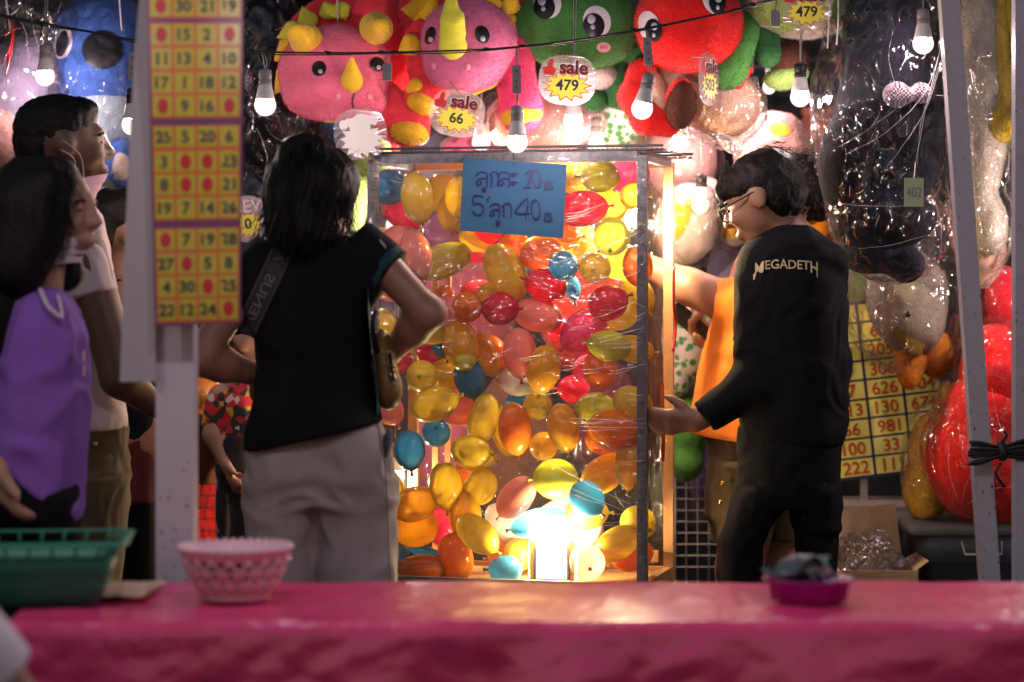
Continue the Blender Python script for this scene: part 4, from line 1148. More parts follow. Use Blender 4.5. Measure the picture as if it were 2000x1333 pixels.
def frame(f, u=(0, 0, 1)):
    f = Vector(f).normalized(); u = Vector(u)
    r = f.cross(u).normalized(); u = r.cross(f).normalized()
    return f, r, u
def head_prims(c, f, h, up=(0, 0, 1), ears=True):
    """c = centre of the head, f = facing, h = chin to crown"""
    f, r, u = frame(f, up); M = Matrix((r, f, u)).transposed(); c = Vector(c)
    def q(a, b_, z): return c + (r * a + f * b_ + u * (z - 0.5)) * h
    def el(a, b_, z, ra, rb, rz): return Ell(q(a, b_, z), (ra * h, rb * h, rz * h), M)
    L_ = [el(0, -0.07, 0.62, .335, .42, .37), el(0, 0.10, 0.40, .275, .29, .33), el(0, 0.20, 0.13, .15, .14, .12), el(0, 0.33, 0.60, .20, .07, .05),
          Cap(q(0, .40, .55), .030 * h, q(0, .475, .40), .048 * h), el(-.05, .43, .385, .035, .04, .03), el(.05, .43, .385, .035, .04, .03),
          el(0, .375, .235, .095, .05, .022), el(0, .365, .195, .085, .05, .026), el(-.15, .28, .40, .09, .1, .09), el(.15, .28, .40, .09, .1, .09)]
    if ears:
        for s in (-1, 1): L_.append(Ell(q(s * .335, -.05, .46), (.03 * h, .085 * h, .125 * h), M))
    return L_, q, (f, r, u, M)
def eyes(q, fr_, h, par):
    f, r, u, M = fr_
    for s in (-1, 1):
        MB().ell(q(s * .13, .345, .50), (.055 * h, .03 * h, .022 * h), M, 10, 6).build('eye', M_EYE, par)
        MB().tube(smooth_path([q(s * .06, .385, .575), q(s * .13, .385, .60), q(s * .21, .33, .575)], 3), 0.014 * h, 5).build('eyebrow', M_HAIR, par)
def hand_prims(w, d, palm, size=0.175, curl=0.6, spread=0.12, thumb=1):
    """w = wrist, d = pointing direction, palm = direction the palm faces; five jointed fingers"""
    d = Vector(d).normalized(); palm = Vector(palm); palm = (palm - d * palm.dot(d)).normalized(); s = d.cross(palm).normalized() * thumb
    w = Vector(w); k = size
    L_ = []
    for i, t in enumerate((-.17, -.06, .06, .16)):
        L_.append(Cap(w + d * .05 * k + s * t * .6 * k, .085 * k, w + d * .46 * k + s * t * k, .062 * k))
    lens = (.40, .45, .43, .33)
    for i, t in enumerate((.17, .06, -.06, -.17)):
        p = w + d * .46 * k + s * t * k; dr = (d + s * t * spread * 4).normalized(); a = 0.25
        for j, fr_ in enumerate((.45, .32, .23)):
            a += curl * (0.75 if j == 0 else 0.9)
            dd = dr * math.cos(a) + palm * math.sin(a)
            e = p + dd * lens[i] * k * fr_
            L_.append(Cap(p, (.050 - .006 * j) * k, e, (.046 - .006 * j) * k)); p = e
    p = w + d * .12 * k + s * .17 * k; dd = (d * .75 + s * .65 + palm * .25).normalized()
    for j, ln_ in enumerate((.20, .17, .13)):
        e = p + dd * ln_ * k; L_.append(Cap(p, (.068 - .010 * j) * k, e, (.060 - .010 * j) * k)); p = e
        dd = (dd + d * .35 + palm * .35 * curl).normalized()
    return L_
def foot_prims(a, f, L_=0.25):
    f = Vector(f).normalized(); a = Vector(a)
    return [Cap(a, .042, (a.x - f.x * .04, a.y - f.y * .04, .04), .04), Cap((a.x - f.x * .03, a.y - f.y * .03, .036), .036, (a.x + f.x * (L_ - .08), a.y + f.y * (L_ - .08), .028), .03)]
def shoes(par, ankles, f, mt):
    for a in ankles:
        a = Vector(a); ff = Vector(f).normalized()
        soft('shoe', [Cap((a.x - ff.x * .05, a.y - ff.y * .05, .05), .048, (a.x + ff.x * .16, a.y + ff.y * .16, .04), .042), Cap((a.x - ff.x * .04, a.y - ff.y * .04, .08), .05, (a.x, a.y, .09), .045)], mt, par, 0.01, 0.03, cuts=[((0, 0, 0.002), (0, 0, -1))])
def strands(name, roots, tips, par, mt, n=200, jit=0.012, r=0.0007, seed=1, sag=0.0):
    """loose hair: thin curved strands from points near roots to points near tips (paired polylines)"""
    rg = random.Random(seed); mb = MB()
    for i in range(n):
        t = rg.random(); k = t * (len(roots) - 1); a = int(min(k, len(roots) - 2)); t = k - a
        p0 = Vector(roots[a]).lerp(Vector(roots[a + 1]), t); p1 = Vector(tips[a]).lerp(Vector(tips[a + 1]), t)
        j = lambda s: Vector((rg.gauss(0, s), rg.gauss(0, s), rg.gauss(0, s)))
        p0 = p0 + j(jit * .6); p1 = p1 + j(jit * 1.5); m_ = p0.lerp(p1, 0.5) + j(jit) + Vector((0, 0, sag))
        mb.tube(smooth_path([p0, m_, p1], 4), [r] * 8 + [r * .4], 3)
    o = mb.build(name, mt, par); tag(o, kind='stuff'); return o
def decal(name, v2, faces, mt, par, target, fn, lift=0.0025, direc=None):
    """flat print pressed onto a cloth surface; fn(x,y) -> start point, cast along direc"""
    from mathutils.bvhtree import BVHTree
    me = target.data; L0 = ORG[target.name]
    bv = BVHTree.FromPolygons([tuple(q.co + L0) for q in me.vertices], [tuple(p.vertices) for p in me.polygons])
    W = []
    for (x, y) in v2:
        p = Vector(fn(x, y)); h = bv.ray_cast(p, Vector(direc))
        W.append((h[0] - Vector(direc) * lift) if h[0] is not None else p)
    return obj(name, W, faces, mt, par, False)
def dense_text(body, bold, nx=40, ny=10):
    """letter mesh cut finely enough to follow cloth"""
    import bmesh
    v, f = text_geo(body, bold)
    bm = bmesh.new(); vs = [bm.verts.new(q) for q in v]
    for q in f:
        try: bm.faces.new([vs[i] for i in q])
        except Exception: pass
    lo = v.min(0); hi = v.max(0)
    for i in range(1, nx):
        bmesh.ops.bisect_plane(bm, geom=bm.verts[:] + bm.edges[:] + bm.faces[:], plane_co=(lo[0] + (hi[0] - lo[0]) * i / nx, 0, 0), plane_no=(1, 0, 0))
    for i in range(1, ny):
        bmesh.ops.bisect_plane(bm, geom=bm.verts[:] + bm.edges[:] + bm.faces[:], plane_co=(0, lo[1] + (hi[1] - lo[1]) * i / ny, 0), plane_no=(0, 1, 0))
    bm.verts.index_update()
    V = np.array([tuple(q.co) for q in bm.verts]); F_ = [[q.index for q in p.verts] for p in bm.faces]; bm.free()
    V[:, 0] = (V[:, 0] - lo[0]) / (hi[0] - lo[0]); V[:, 1] = (V[:, 1] - lo[1]) / (hi[1] - lo[1])
    return V, F_

# ---------------------------------------------------------------- the woman with her back to us
D = 5.55
wo = thing('person', 'person in black T-shirt and wide grey trousers, hands on hips, back turned', 'person', P(625, 0, D) * 1 and Vector((P(625, 545, D).x, D, 0)))
hc = P(618, 385, D + .01)
hp, q, fm = head_prims(hc, (0.55, 0.82, -0.05), 0.215)
bod = hp + [CM(P(620, 460, D + .02), .052, P(618, 500, D + .03), .06), CM(P(618, 500, D), .09, P(615, 600, D), .11, flat=((0, 1, 0), .7)), CM(P(615, 600, D), .11, P(612, 720, D), .10, flat=((0, 1, 0), .7)), CM(P(612, 720, D), .10, P(625, 880, D), .14, flat=((0, 1, 0), .75))]
shR, elR, wrR = P(722, 492, D - .01), P(836, 612, D - .03), P(762, 690, D + .08)
shL, elL, wrL = P(516, 500, D - .01), P(390, 700, D - .05), P(510, 734, D + .06)
for (a, b_, c_, pd) in ((shR, elR, wrR, (-1, .2, -.3)), (shL, elL, wrL, (1, .2, -.3))):
    bod += [CM(a, .043, b_, .036), CM(b_, .035, b_ + (b_ - a).normalized() * .004 + (b_ - c_).normalized() * .006, .028), CM(b_, .037, b_.lerp(c_, .35), .039), CM(b_.lerp(c_, .35), .039, c_, .025)]
    bod += hand_prims(c_, (pd[0] * .5, .75, -.45), (0, -.2, -1), 0.16, 0.5)
for (hx_, kx, ax) in ((560, 552, 556), (692, 698, 706)):
    bod += [CM(P(hx_, 930, D), .085, P(kx, 1200, D), .055), CM(P(kx, 1200, D), .055, Vector((P(ax, 545, D).x, D, .09)), .04)]
    bod += foot_prims((P(ax, 545, D).x, D, .09), (0, 1, 0))
soft('body', bod, SK1, wo, 0.008, 0.022)
eyes(q, fm, .215, wo)
# T-shirt
rows = [(448, 590, 660, .05), (462, 560, 680, .06), (474, 532, 710, .075), (490, 508, 740, .092), (520, 498, 740, .10), (570, 494, 726, .112), (640, 494, 722, .112), (710, 500, 724, .108), (760, 497, 730, .118, -.004), (800, 488, 742, .140, -.014), (840, 480, 752, .155, -.02), (900, 474, 762, .165, -.025)]
sh = soft('t_shirt', [loftpx(rows, D, .1, 2.3), C((688, 488, D, 64), (760, 536, D - .02, 55), cut=True), C((540, 500, D, 56), (452, 580, D - .03, 50), cut=True)], M_BLACK, wo, 0.008, 0.035,
          cuts=[(P(612, 852, D), (.22, 0, -1))], wr=0.003, wf=(14, 14, 20), ridge=0.0025, seed=3)
MB().lathe([(px(56, D), 0), (px(57.5, D), .002), (px(55.5, D), .018), (px(54, D), .019)], P(748, 528, D - .018), (P(757, 533, D - .02) - P(700, 496, D)), 26).build('sleeve_trim', cloth('teal_trim', (0.01, 0.05, 0.06)), wo)
MB().grid(lambda u, v: P(718 + 18 * v + 8 * u - 3 * math.sin(v * 6), 560 + 250 * v, D - .085 + .10 * u), 3, 24).build('side_stripe', cloth('teal_stripe', (0.012, 0.085, 0.11)), wo)
# trousers
tr = soft('trousers', [loftpx([(800, 498, 732, .10), (840, 488, 745, .115), (880, 483, 757, .125), (930, 481, 767, .13), (985, 480, 771, .12)], D, .12, 2.3),
                       loftpx([(940, 480, 628, .12), (1000, 481, 622, .115), (1060, 486, 616, .11), (1150, 489, 614, .11), (1300, 494, 612, .11), (1600, 500, 612, .11)], D, .11, 2.2),
                       loftpx([(940, 612, 770, .12), (1000, 614, 772, .115), (1060, 616, 773, .11), (1150, 620, 775, .11), (1300, 630, 776, .11), (1600, 640, 776, .11)], D, .11, 2.2),
                       E(553, 905, D - .055, 64, 72, .085), E(690, 895, D - .055, 66, 74, .085)], cloth('grey_trousers', (0.34, 0.285, 0.285), 0.8, 0.06, 0.4, 260), wo, 0.0075, 0.03,
          wr=0.006, wf=(13, 13, 5), ridge=0.006, seed=11, sm=2)
MB().tube(smooth_path([P(738, 828, D - .112), P(744, 870, D - .115), P(752, 905, D - .105)], 5), 0.002, 5).build('pocket_seam', cloth('grey_seam', (0.18, 0.155, 0.16)), wo)
MB().tube(smooth_path([P(752, 905, D - .105), P(757, 1000, D - .085), P(762, 1140, D - .08)], 6), 0.0012, 5).build('side_seam', cloth('grey_seam', (0.18, 0.155, 0.16)), wo)
soft('pocket_lining', [E(756, 868, D - .05, 10, 34, .05, -12)], cloth('pocket_blue', (0.05, 0.055, 0.075)), wo, 0.006, 0.01)
shoes(wo, [(P(556, 545, D).x, D, 0), (P(706, 545, D).x, D, 0)], (0, 1, 0), M_BLACK)
# hair: cap, raised bun and a loose mass down the back
hr = soft('hair', [E(618, 362, D - .008, 76, 82, .11), E(580, 415, D - .06, 50, 95, .06, 14), E(572, 460, D - .07, 42, 52, .045, 10), E(600, 286, D - .03, 40, 28, .05, -10), E(575, 305, D - .05, 34, 36, .045, 25), E(660, 360, D + .005, 32, 50, .09, -8), E(548, 400, D - .04, 30, 80, .06, 10), E(600, 440, D - .09, 45, 55, .04)],
          M_HAIR, wo, 0.008, 0.03, wr=0.006, wf=(30, 30, 9), fine=0.003, ff=(110, 110, 30), seed=5)
strands('hair_strands', [P(560, 300, D - .10), P(610, 275, D - .10), P(660, 330, D - .09), P(690, 380, D - .03)], [P(525, 470, D - .09), P(560, 505, D - .13), P(610, 490, D - .13), P(690, 450, D - .05)], wo, M_HAIR, 320, 0.009, .0009, 4)
strands('hair_strands', [P(560, 330, D - .06), P(552, 360, D - .06), P(556, 400, D - .06)], [P(530, 420, D - .03), P(520, 470, D - .03), P(535, 530, D - .07)], wo, M_HAIR, 140, 0.014, .0008, 6)
strands('hair_strands', [P(570, 285, D - .03), P(640, 280, D - .03), P(690, 340, D)], [P(560, 265, D - .02), P(655, 268, D - .02), P(705, 345, D)], wo, M_HAIR, 60, 0.009, .0006, 8)
# bag strap with lettering, and the handbag at her hip
from mathutils.bvhtree import BVHTree
_bv = BVHTree.FromPolygons([tuple(w_.co + ORG[sh.name]) for w_ in sh.data.vertices], [tuple(p_.vertices) for p_ in sh.data.polygons])
def on_shirt(x, y, lift):
    d = (P(x, y, D) - Vector((0, 0, CAMZ))).normalized(); s = P(x, y, 4.9); h = _bv.ray_cast(s, d)
    return (h[0] - d * lift) if h[0] is not None else P(x, y, D - .02)
bag = thing('handbag', 'olive brown leather handbag worn at the grey-trousered person\'s side', 'handbag', P(745, 790, D - .02))
sa, sb_ = Vector((558, 478, 0)), Vector((476, 652, 0)); sn = Vector((sb_.y - sa.y, -(sb_.x - sa.x), 0)).normalized()
M_STRAP = cloth('strap_grey', (0.035, 0.033, 0.036), 0.7)
def stp(u, v, lift): 
    c_ = sa.lerp(sb_, v) + sn * (u - .5) * 44
    return on_shirt(c_.x, c_.y, lift)
MB().grid(lambda u, v: stp(u, v, 0.005), 8, 26).build('strap', M_STRAP, bag)
for u in (0.06, 0.94):
    MB().tube([stp(u, k / 20, 0.007) for k in range(21)], 0.0014, 4).build('strap_edge', cloth('strap_edge', (0.09, 0.08, 0.085)), bag)
V_, F_ = dense_text('VENUS', 0.02, 12, 5)
M_STL = cloth('strap_letter', (0.15, 0.13, 0.14))
obj('strap_lettering', [stp(0.28 + 0.44 * (a[1]), 0.92 - 0.58 * a[0], 0.0085) for a in V_], F_, M_STL, bag, False)
V_, F_ = dense_text('V', 0.02, 4, 5)
obj('strap_lettering', [stp(0.3 + 0.42 * (1 - a[1]), 0.10 + 0.09 * a[0], 0.0085) for a in V_], F_, M_STL, bag, False)
M_LEATH = mat('leather_olive', (0.13, 0.075, 0.018), 0.45, 0.4, 14, 0.4, 90)
soft('bag_body', [E(752, 715, D - .0, 26, 72, .06, 6), E(757, 760, D - .0, 24, 38, .06)], M_LEATH, bag, 0.007, 0.03, wr=0.005, wf=(20, 20, 20))
MB().tube(smooth_path([P(735, 610, D + .02), P(728, 640, D - .04), P(738, 690, D - .05)], 5), 0.006, 6).build('bag_strap', M_BLACK, bag)
for k in range(4):
    MB().lathe([(0.004, 0), (0.008, .003), (0.004, .006)], P(765 + 3 * (k % 2), 716 + k * 8, D - .055), (0.3, -1, 0.2 * k), 10).build('charm', mat('brass_charm', (0.45, 0.36, 0.2), 0.3, 0.1, metal=0.8), bag)
MB().bar(P(761, 690, D - .06), P(768, 745, D - .058), 0.012, 0.004).build('zip_flap', M_BLACK, bag, False)
# sleeve print
MB().grid(lambda u, v: on_shirt(742 + 12 * u, 466 + 14 * u + 7 * v, 0.004), 3, 2).build('sleeve_print', cloth('print_grey', (0.25, 0.25, 0.26)), wo)

# ---------------------------------------------------------------- man in the black long-sleeved shirt
D = 6.15
mn = thing('person', 'person in black long-sleeved shirt with lettering on the back, bending to the box', 'person', Vector((P(1540, 545, D).x, D, 0)))
hc = P(1487, 388, D + .005); HB = .232
hp, q, fm = head_prims(hc, (-0.86, 0.36, -0.42), HB, (-.2, .1, 1))
wr = P(1362, 822, D - .05); el_ = P(1478, 758, D - .06); shl = P(1482, 520, D - .02)
bod = hp + [CM(P(1512, 420, D + .01), .056, P(1545, 480, D + .02), .066), CM(P(1548, 500, D), .09, P(1545, 620, D), .10, flat=((0, 1, 0), .7)), CM(P(1545, 620, D), .10, P(1545, 850, D), .10, flat=((0, 1, 0), .7)),
            CM(shl, .05, el_, .04), CM(el_, .042, wr, .027), CM(P(1616, 520, D), .04, P(1622, 700, D), .036), CM(P(1622, 700, D), .036, P(1622, 850, D - .03), .027)]
bod += hand_prims(wr, (-1, -.02, -.05), (0.1, .75, .3), 0.148, 0.16, spread=.03, thumb=-1)
bod += hand_prims(P(1622, 850, D - .03), (-.1, 0, -1), (-1, 0, 0), 0.165, 0.5)
for (hx_, kx, ax) in ((1500, 1450, 1434), (1590, 1595, 1595)):
    bod += [CM(P(hx_, 880, D), .065, P(kx, 1130, D), .045), CM(P(kx, 1130, D), .052, Vector((P(ax, 545, D).x, D, .09)), .04)] + foot_prims((P(ax, 545, D).x, D, .09), (-.6, .7, 0))
soft('body', bod, SK1, mn, 0.0065, 0.016)
eyes(q, fm, HB, mn)
rows = [(440, 1508, 1582, .055), (452, 1486, 1598, .07), (466, 1466, 1616, .085), (486, 1454, 1630, .10), (520, 1452, 1638, .11), (600, 1450, 1640, .118), (700, 1450, 1640, .118), (800, 1448, 1640, .118), (868, 1448, 1642, .118)]
sh2 = soft('long_sleeved_shirt', [loftpx(rows, D, .1, 2.4), C((1486, 522, D - .02, 48), (1474, 748, D - .06, 42)), C((1474, 748, D - .06, 42), (1376, 816, D - .05, 33), cut=True), C((1616, 516, D, 40), (1622, 700, D - .01, 37)), C((1622, 700, D - .01, 37), (1622, 846, D - .03, 32), cut=True)],
           M_BLACK, mn, 0.008, 0.03, wr=0.005, wf=(13, 13, 9), ridge=0.004, seed=21)
soft('trousers', [loftpx([(830, 1446, 1645, .11), (880, 1444, 1642, .12), (940, 1442, 1640, .12), (990, 1440, 1640, .11)], D, .11), loftpx([(950, 1440, 1556, .11), (1020, 1420, 1510, .10), (1060, 1404, 1488, .09), (1400, 1388, 1472, .08)], D, .09), loftpx([(950, 1535, 1640, .11), (1020, 1548, 1640, .10), (1034, 1552, 1644, .10), (1038, 1556, 1636, .085), (1100, 1560, 1630, .085), (1400, 1556, 1626, .08)], D, .09)],
     M_BLACK, mn, 0.008, 0.012, wr=0.006, wf=(13, 13, 6), ridge=0.004, seed=25)
shoes(mn, [(P(1430, 545, D).x, D, 0), (P(1595, 545, D).x, D, 0)], (-.6, .7, 0), M_BLACK)
f, r, u, M = fm
soft('hair', [Ell(q(0, -.10, .69), (.358 * HB, .415 * HB, .325 * HB), M), Ell(q(0, .10, .70), (.325 * HB, .25 * HB, .20 * HB), M), Ell(q(0, .22, .76), (.26 * HB, .16 * HB, .14 * HB), M), Ell(q(0, -.23, .50), (.335 * HB, .29 * HB, .33 * HB), M), Ell(q(0, .36, .70), (.27 * HB, .07 * HB, .11 * HB), M)], M_HAIR, mn, 0.006, 0.02, wr=0.004, wf=(40, 40, 40), fine=0.0022, ff=(140, 140, 60), seed=8)
strands('hair_strands', [q(-.2, .15, 1.0), q(0, .25, 1.0), q(.2, .2, .97)], [q(-.28, .42, .55), q(0, .50, .56), q(.25, .44, .6)], mn, M_HAIR, 90, 0.008, .0007, 3)
strands('hair_strands', [q(0, -.2, 1.03), q(.1, -.35, .95), q(.2, 0, 1.02)], [q(0, -.45, .95), q(.2, -.5, .7), q(.32, .1, .85)], mn, M_HAIR, 120, 0.008, .0006, 13)
gl_ = thing('glasses', 'black framed spectacles worn by the person in the lettered black shirt', 'glasses', q(0, .40, .48))
for s in (-1, 1):
    cc = q(s * .15, .43, .50)
    MB().tube([cc + (r * math.cos(a) * .13 + u * math.sin(a) * .10) * HB for a in [2 * math.pi * i / 20 for i in range(21)]], 0.0022, 6).build('rim', M_WIRE, gl_)
    MB().tube([q(s * .28, .42, .53), q(s * .34, .20, .53), q(s * .36, -.05, .54)], 0.002, 6).build('temple', M_WIRE, gl_)
MB().tube([q(-.03, .45, .52), q(0, .47, .53), q(.03, .45, .52)], 0.002, 6).build('bridge', M_WIRE, gl_)
# back lettering
V_, F_ = dense_text('MEGADETH', 0.012, 46, 14)
def logo(a):
    x, y = a
    e = abs(x - .5) * 2
    top = 506 + 8 * e ** 2 if x < .5 else 508 + 4 * e ** 2
    bot = 520 + (19 if x < .12 else 0) * (1 - x / .12) + (14 if x > .92 else 0) * (x - .92) / .08
    bot = max(bot, top + 12)
    top2 = top - 3; xx = 1514 + 130 * x - (4 if (x < .10 and y < .4) else 0)
    h0 = bot + 4 + (6 if e > .75 else 0)
    return (xx, h0 + (top2 - h0) * y)
dec = [logo((a[0], a[1])) for a in V_]
decal('shirt_lettering', dec, F_, mat('logo_gold', (0.52, 0.45, 0.24), 0.6, 0.35, 60), mn, sh2, lambda x, y: P(x, y, 5.6), 0.003, (0, 1, 0))
MB().tube(smooth_path([P(1530, 415, D - .062), P(1546, 412, D - .066), P(1540, 424, D - .067), P(1552, 430, D - .068), P(1536, 440, D - .066)], 4), 0.0016, 4).build('neck_tattoo', mat('tattoo', (0.06, 0.04, 0.04), 0.6), mn)

# ---------------------------------------------------------------- man in the orange shirt, half hidden
D = 6.62
om = thing('person', 'curly haired person in orange T-shirt and dark cargo shorts reaching into the box', 'person', Vector((P(1470, 545, D).x, D, 0)))
hc = P(1535, 398, D)
hp, q, fm = head_prims(hc, (-0.96, -.1, -.25), .225)
shN = P(1440, 600, D - .03); elN = P(1345, 560, D - .02); wrN = P(1268, 520, D + .02)
wrF = P(1398, 672, D + .12); elF = P(1450, 740, D + .14)
bod = hp + [CM(P(1525, 450, D), .055, P(1510, 520, D), .065), CM(P(1500, 540, D), .10, P(1455, 700, D), .11), CM(P(1455, 700, D), .11, P(1460, 850, D), .10),
            CM(shN, .062, elN, .050), CM(elN, .048, wrN, .032), CM(P(1470, 600, D + .14), .055, elF, .045), CM(elF, .043, wrF, .030)]
bod += hand_prims(wrN, (-1, 0, .25), (0, -.3, -1), .17, .4)
bod += hand_prims(wrF, (-.62, -.25, .58), (.30, -.55, .55), .185, .62, thumb=-1)
for (hx_, kx, ax, d_) in ((1440, 1440, 1440, -.03), (1520, 1520, 1526, .08)):
    bod += [CM(P(hx_, 880, D + d_), .058, P(kx, 1110, D + d_), .055), CM(P(kx, 1110, D + d_), .06, P(kx, 1230, D + d_), .058), CM(P(kx, 1230, D + d_), .058, Vector((P(ax, 545, D).x, D + d_, .09)), .04)] + foot_prims((P(ax, 545, D).x, D + d_, .09), (-1, .1, 0))
soft('body', bod, SK1, om, 0.0068, 0.018)
eyes(q, fm, .225, om)
soft('t_shirt', [loftpx([(520, 1470, 1560, .09), (560, 1432, 1572, .12), (610, 1402, 1572, .14), (680, 1376, 1570, .15), (760, 1358, 1566, .155), (820, 1351, 1560, .155), (862, 1352, 1556, .15)], D, .14), C((1450, 600, D - .05, 60), (1398, 596, D - .045, 52), cut=True)],
     cloth('orange', (0.72, 0.20, 0.022), 0.8, 0.1), om, 0.008, 0.03, wr=0.006, wf=(13, 13, 6), ridge=0.005, seed=31, cuts=[(P(1440, 858, D), (-.12, 0, -1))])
M_SHORT = cloth('cargo_dark', (0.040, 0.028, 0.014), 0.8, 0.25)
soft('cargo_shorts', [loftpx([(820, 1372, 1548, .14), (870, 1382, 1552, .14), (930, 1388, 1560, .13)], D, .13), loftpx([(900, 1386, 1490, .12), (980, 1387, 1492, .115), (1060, 1390, 1490, .11)], D - .03, .11), loftpx([(900, 1465, 1566, .12), (1000, 1474, 1566, .115), (1052, 1478, 1566, .11)], D + .08, .11), E(1400, 965, D - .04, 22, 50, .07), E(1405, 1005, D - .06, 26, 14, .06)],
     M_SHORT, om, 0.008, 0.022, wr=0.006, wf=(14, 14, 10), ridge=0.005, seed=33)
for (x_2, y_2) in ((1411, 945), (1407, 982)):
    MB().ell(P(x_2, y_2, D - .155), (.005, .003, .007), None, 10, 6).build('brass_button', mat('brass_button', (0.6, 0.4, 0.12), 0.25, 0.1, metal=0.9), om)
shoes(om, [(P(1440, 545, D).x, D - .03, 0), (P(1526, 545, D).x, D + .08, 0)], (-1, .1, 0), M_BLACK)
f, r, u, M = fm
soft('hair', [Ell(q(0, -.10, .68), (.40 * .225, .50 * .225, .42 * .225), M), Ell(q(0, -.42, .50), (.30 * .225, .22 * .225, .30 * .225), M)], M_HAIR, om, 0.007, 0.03, wr=0.010, wf=(55, 55, 55), fine=0.004, ff=(130, 130, 130), seed=35)
rg = random.Random(5); mb = MB()
for i in range(150):
    a = rg.uniform(-2.6, .6); ph = rg.uniform(-.4, 1.2)
    dr_ = (r * rg.uniform(-1, 1) - f * rg.uniform(.1, 1) + u * rg.uniform(-.6, 1)).normalized(); s0 = q(0, -.12, .62) + dr_ * .095
    e_ = dr_.orthogonal().normalized(); g_ = dr_.cross(e_)
    mb.tube([s0 + dr_ * .0035 * k + (e_ * math.cos(k * .9 + i) + g_ * math.sin(k * .9 + i)) * .007 for k in range(10)], .0011, 3)
tag(mb.build('hair_curls', M_HAIR, om), kind='stuff')
ph_ = thing('phone', 'thin dark mobile phone held in the orange-shirted person\'s hand', 'phone', P(1352, 640, D + .07))
pc = P(1352, 634, D + .075); pm = Matrix.Rotation(R(-48), 3, 'Y') @ Matrix.Rotation(R(25), 3, 'Z')
MB().box(pc, (.016, .075, .145), pm).build('case', mat('phone_case', (0.03, 0.03, 0.032), 0.3), ph_, False)
MB().box(pc + pm @ Vector((.0088, 0, 0)), (.001, .069, .136), pm).build('screen', mat('phone_screen', (0.02, 0.022, 0.025), 0.08), ph_, False)

# ---------------------------------------------------------------- girl in the purple top
D = 5.05
gi = thing('person', 'person with black bob in purple sleeveless top, white mask pulled under the chin', 'person', Vector((P(70, 545, D).x, D, 0)))
hc = P(106, 412, D + .01); HG = .215
hp, q, fm = head_prims(hc, (0.93, -.30, -.02), HG)
bod = hp + [CM(P(88, 480, D + .02), .047, P(72, 560, D + .02), .055), CM(P(65, 620, D), .06, P(68, 800, D), .075, flat=((0, 1, 0), .75)), CM(P(65, 800, D), .08, P(65, 960, D), .08),
            CM(P(-5, 620, D - .03), .045, P(-28, 800, D - .05), .038), CM(P(-28, 800, D - .05), .038, P(-2, 905, D - .10), .026), CM(P(100, 625, D + .06), .04, P(95, 800, D + .08), .034), CM(P(95, 800, D + .08), .034, P(95, 900, D + .07), .026)]
bod += hand_prims(P(-2, 905, D - .10), (.25, -.1, -1), (1, .2, 0), .165, .35)
for (hx_, kx) in ((20, 15), (100, 105)):
    bod += [CM(P(hx_, 960, D), .04, P(kx, 1250, D), .035), CM(P(kx, 1250, D), .035, Vector((P(kx, 545, D).x, D, .09)), .038)] + foot_prims((P(kx, 545, D).x, D, .09), (1, 0, 0))
soft('body', bod, SK2, gi, 0.008, 0.02)
eyes(q, fm, HG, gi)
M_PURP = cloth('purple', (0.22, 0.095, 0.42), 0.8, 0.12)
soft('sleeveless_top', [loftpx([(562, 42, 112, .06), (580, 24, 128, .075), (600, 8, 142, .09), (650, 0, 158, .11), (720, -8, 165, .125), (800, -12, 168, .13), (900, -14, 160, .13), (1040, -18, 152, .13)], D, .12)], M_PURP, gi, 0.008, 0.03,
     cuts=[(P(70, 945, D), (-.68, 0, -.75))], wr=0.008, wf=(12, 12, 7), ridge=0.007, seed=41)
MB().tube(smooth_path([P(78, 565, D - .075), P(95, 600, D - .105), P(122, 622, D - .10)], 5), 0.005, 6).build('collar_edge', cloth('collar_white', (0.55, 0.47, 0.58)), gi)
MB().tube(smooth_path([P(122, 622, D - .10), P(118, 595, D - .085), P(112, 578, D - .06)], 5), 0.004, 6).build('collar_edge', cloth('collar_white', (0.55, 0.47, 0.58)), gi)
for (y0, y1) in ((685, 705), (715, 735)):
    MB().grid(lambda u_, v_: P(162 + 4 * u_, y0 + (y1 - y0) * v_, D - .05 - .02 * (1 - u_)), 2, 2).build('chest_print', mat('print_yellow', (0.6, 0.4, 0.05), 0.6), gi)
soft('black_sleeve', [C((-4, 605, D - .03, 52), (-28, 800, D - .05, 44)), C((-28, 800, D - .05, 44), (-6, 885, D - .09, 34), cut=True)], M_BLACK, gi, 0.009, 0.02, wr=.005)
soft('trousers', [loftpx([(830, -20, 150, .115), (940, -24, 158, .125), (1000, -24, 156, .12)], D, .12), loftpx([(960, -24, 70, .12), (1150, -20, 62, .10), (1600, -10, 50, .08)], D, .1), loftpx([(960, 60, 156, .12), (1150, 66, 146, .10), (1600, 70, 130, .08)], D, .1)], M_BLACK, gi, 0.01, 0.03, wr=.006)
shoes(gi, [(P(15, 545, D).x, D, 0), (P(105, 545, D).x, D, 0)], (1, 0, 0), M_BLACK)
soft('hair', [E(58, 405, D, 86, 100, .12), E(36, 500, D - .02, 62, 92, .10), E(58, 470, D - .07, 58, 95, .045, -6), E(112, 352, D, 44, 42, .10), E(130, 530, D + .07, 34, 40, .04)], M_HAIR, gi, 0.008, 0.03, wr=0.004, wf=(40, 40, 6), fine=.002, ff=(120, 120, 15), seed=44, cuts=[(P(70, 588, D), (.05, 0, -1))])
strands('hair_strands', [P(95, 320, D - .09), P(120, 335, D - .09), P(140, 345, D - .06)], [P(95, 530, D - .10), P(118, 480, D - .10), P(140, 400, D - .08)], gi, M_HAIR, 170, 0.010, .0009, 9)
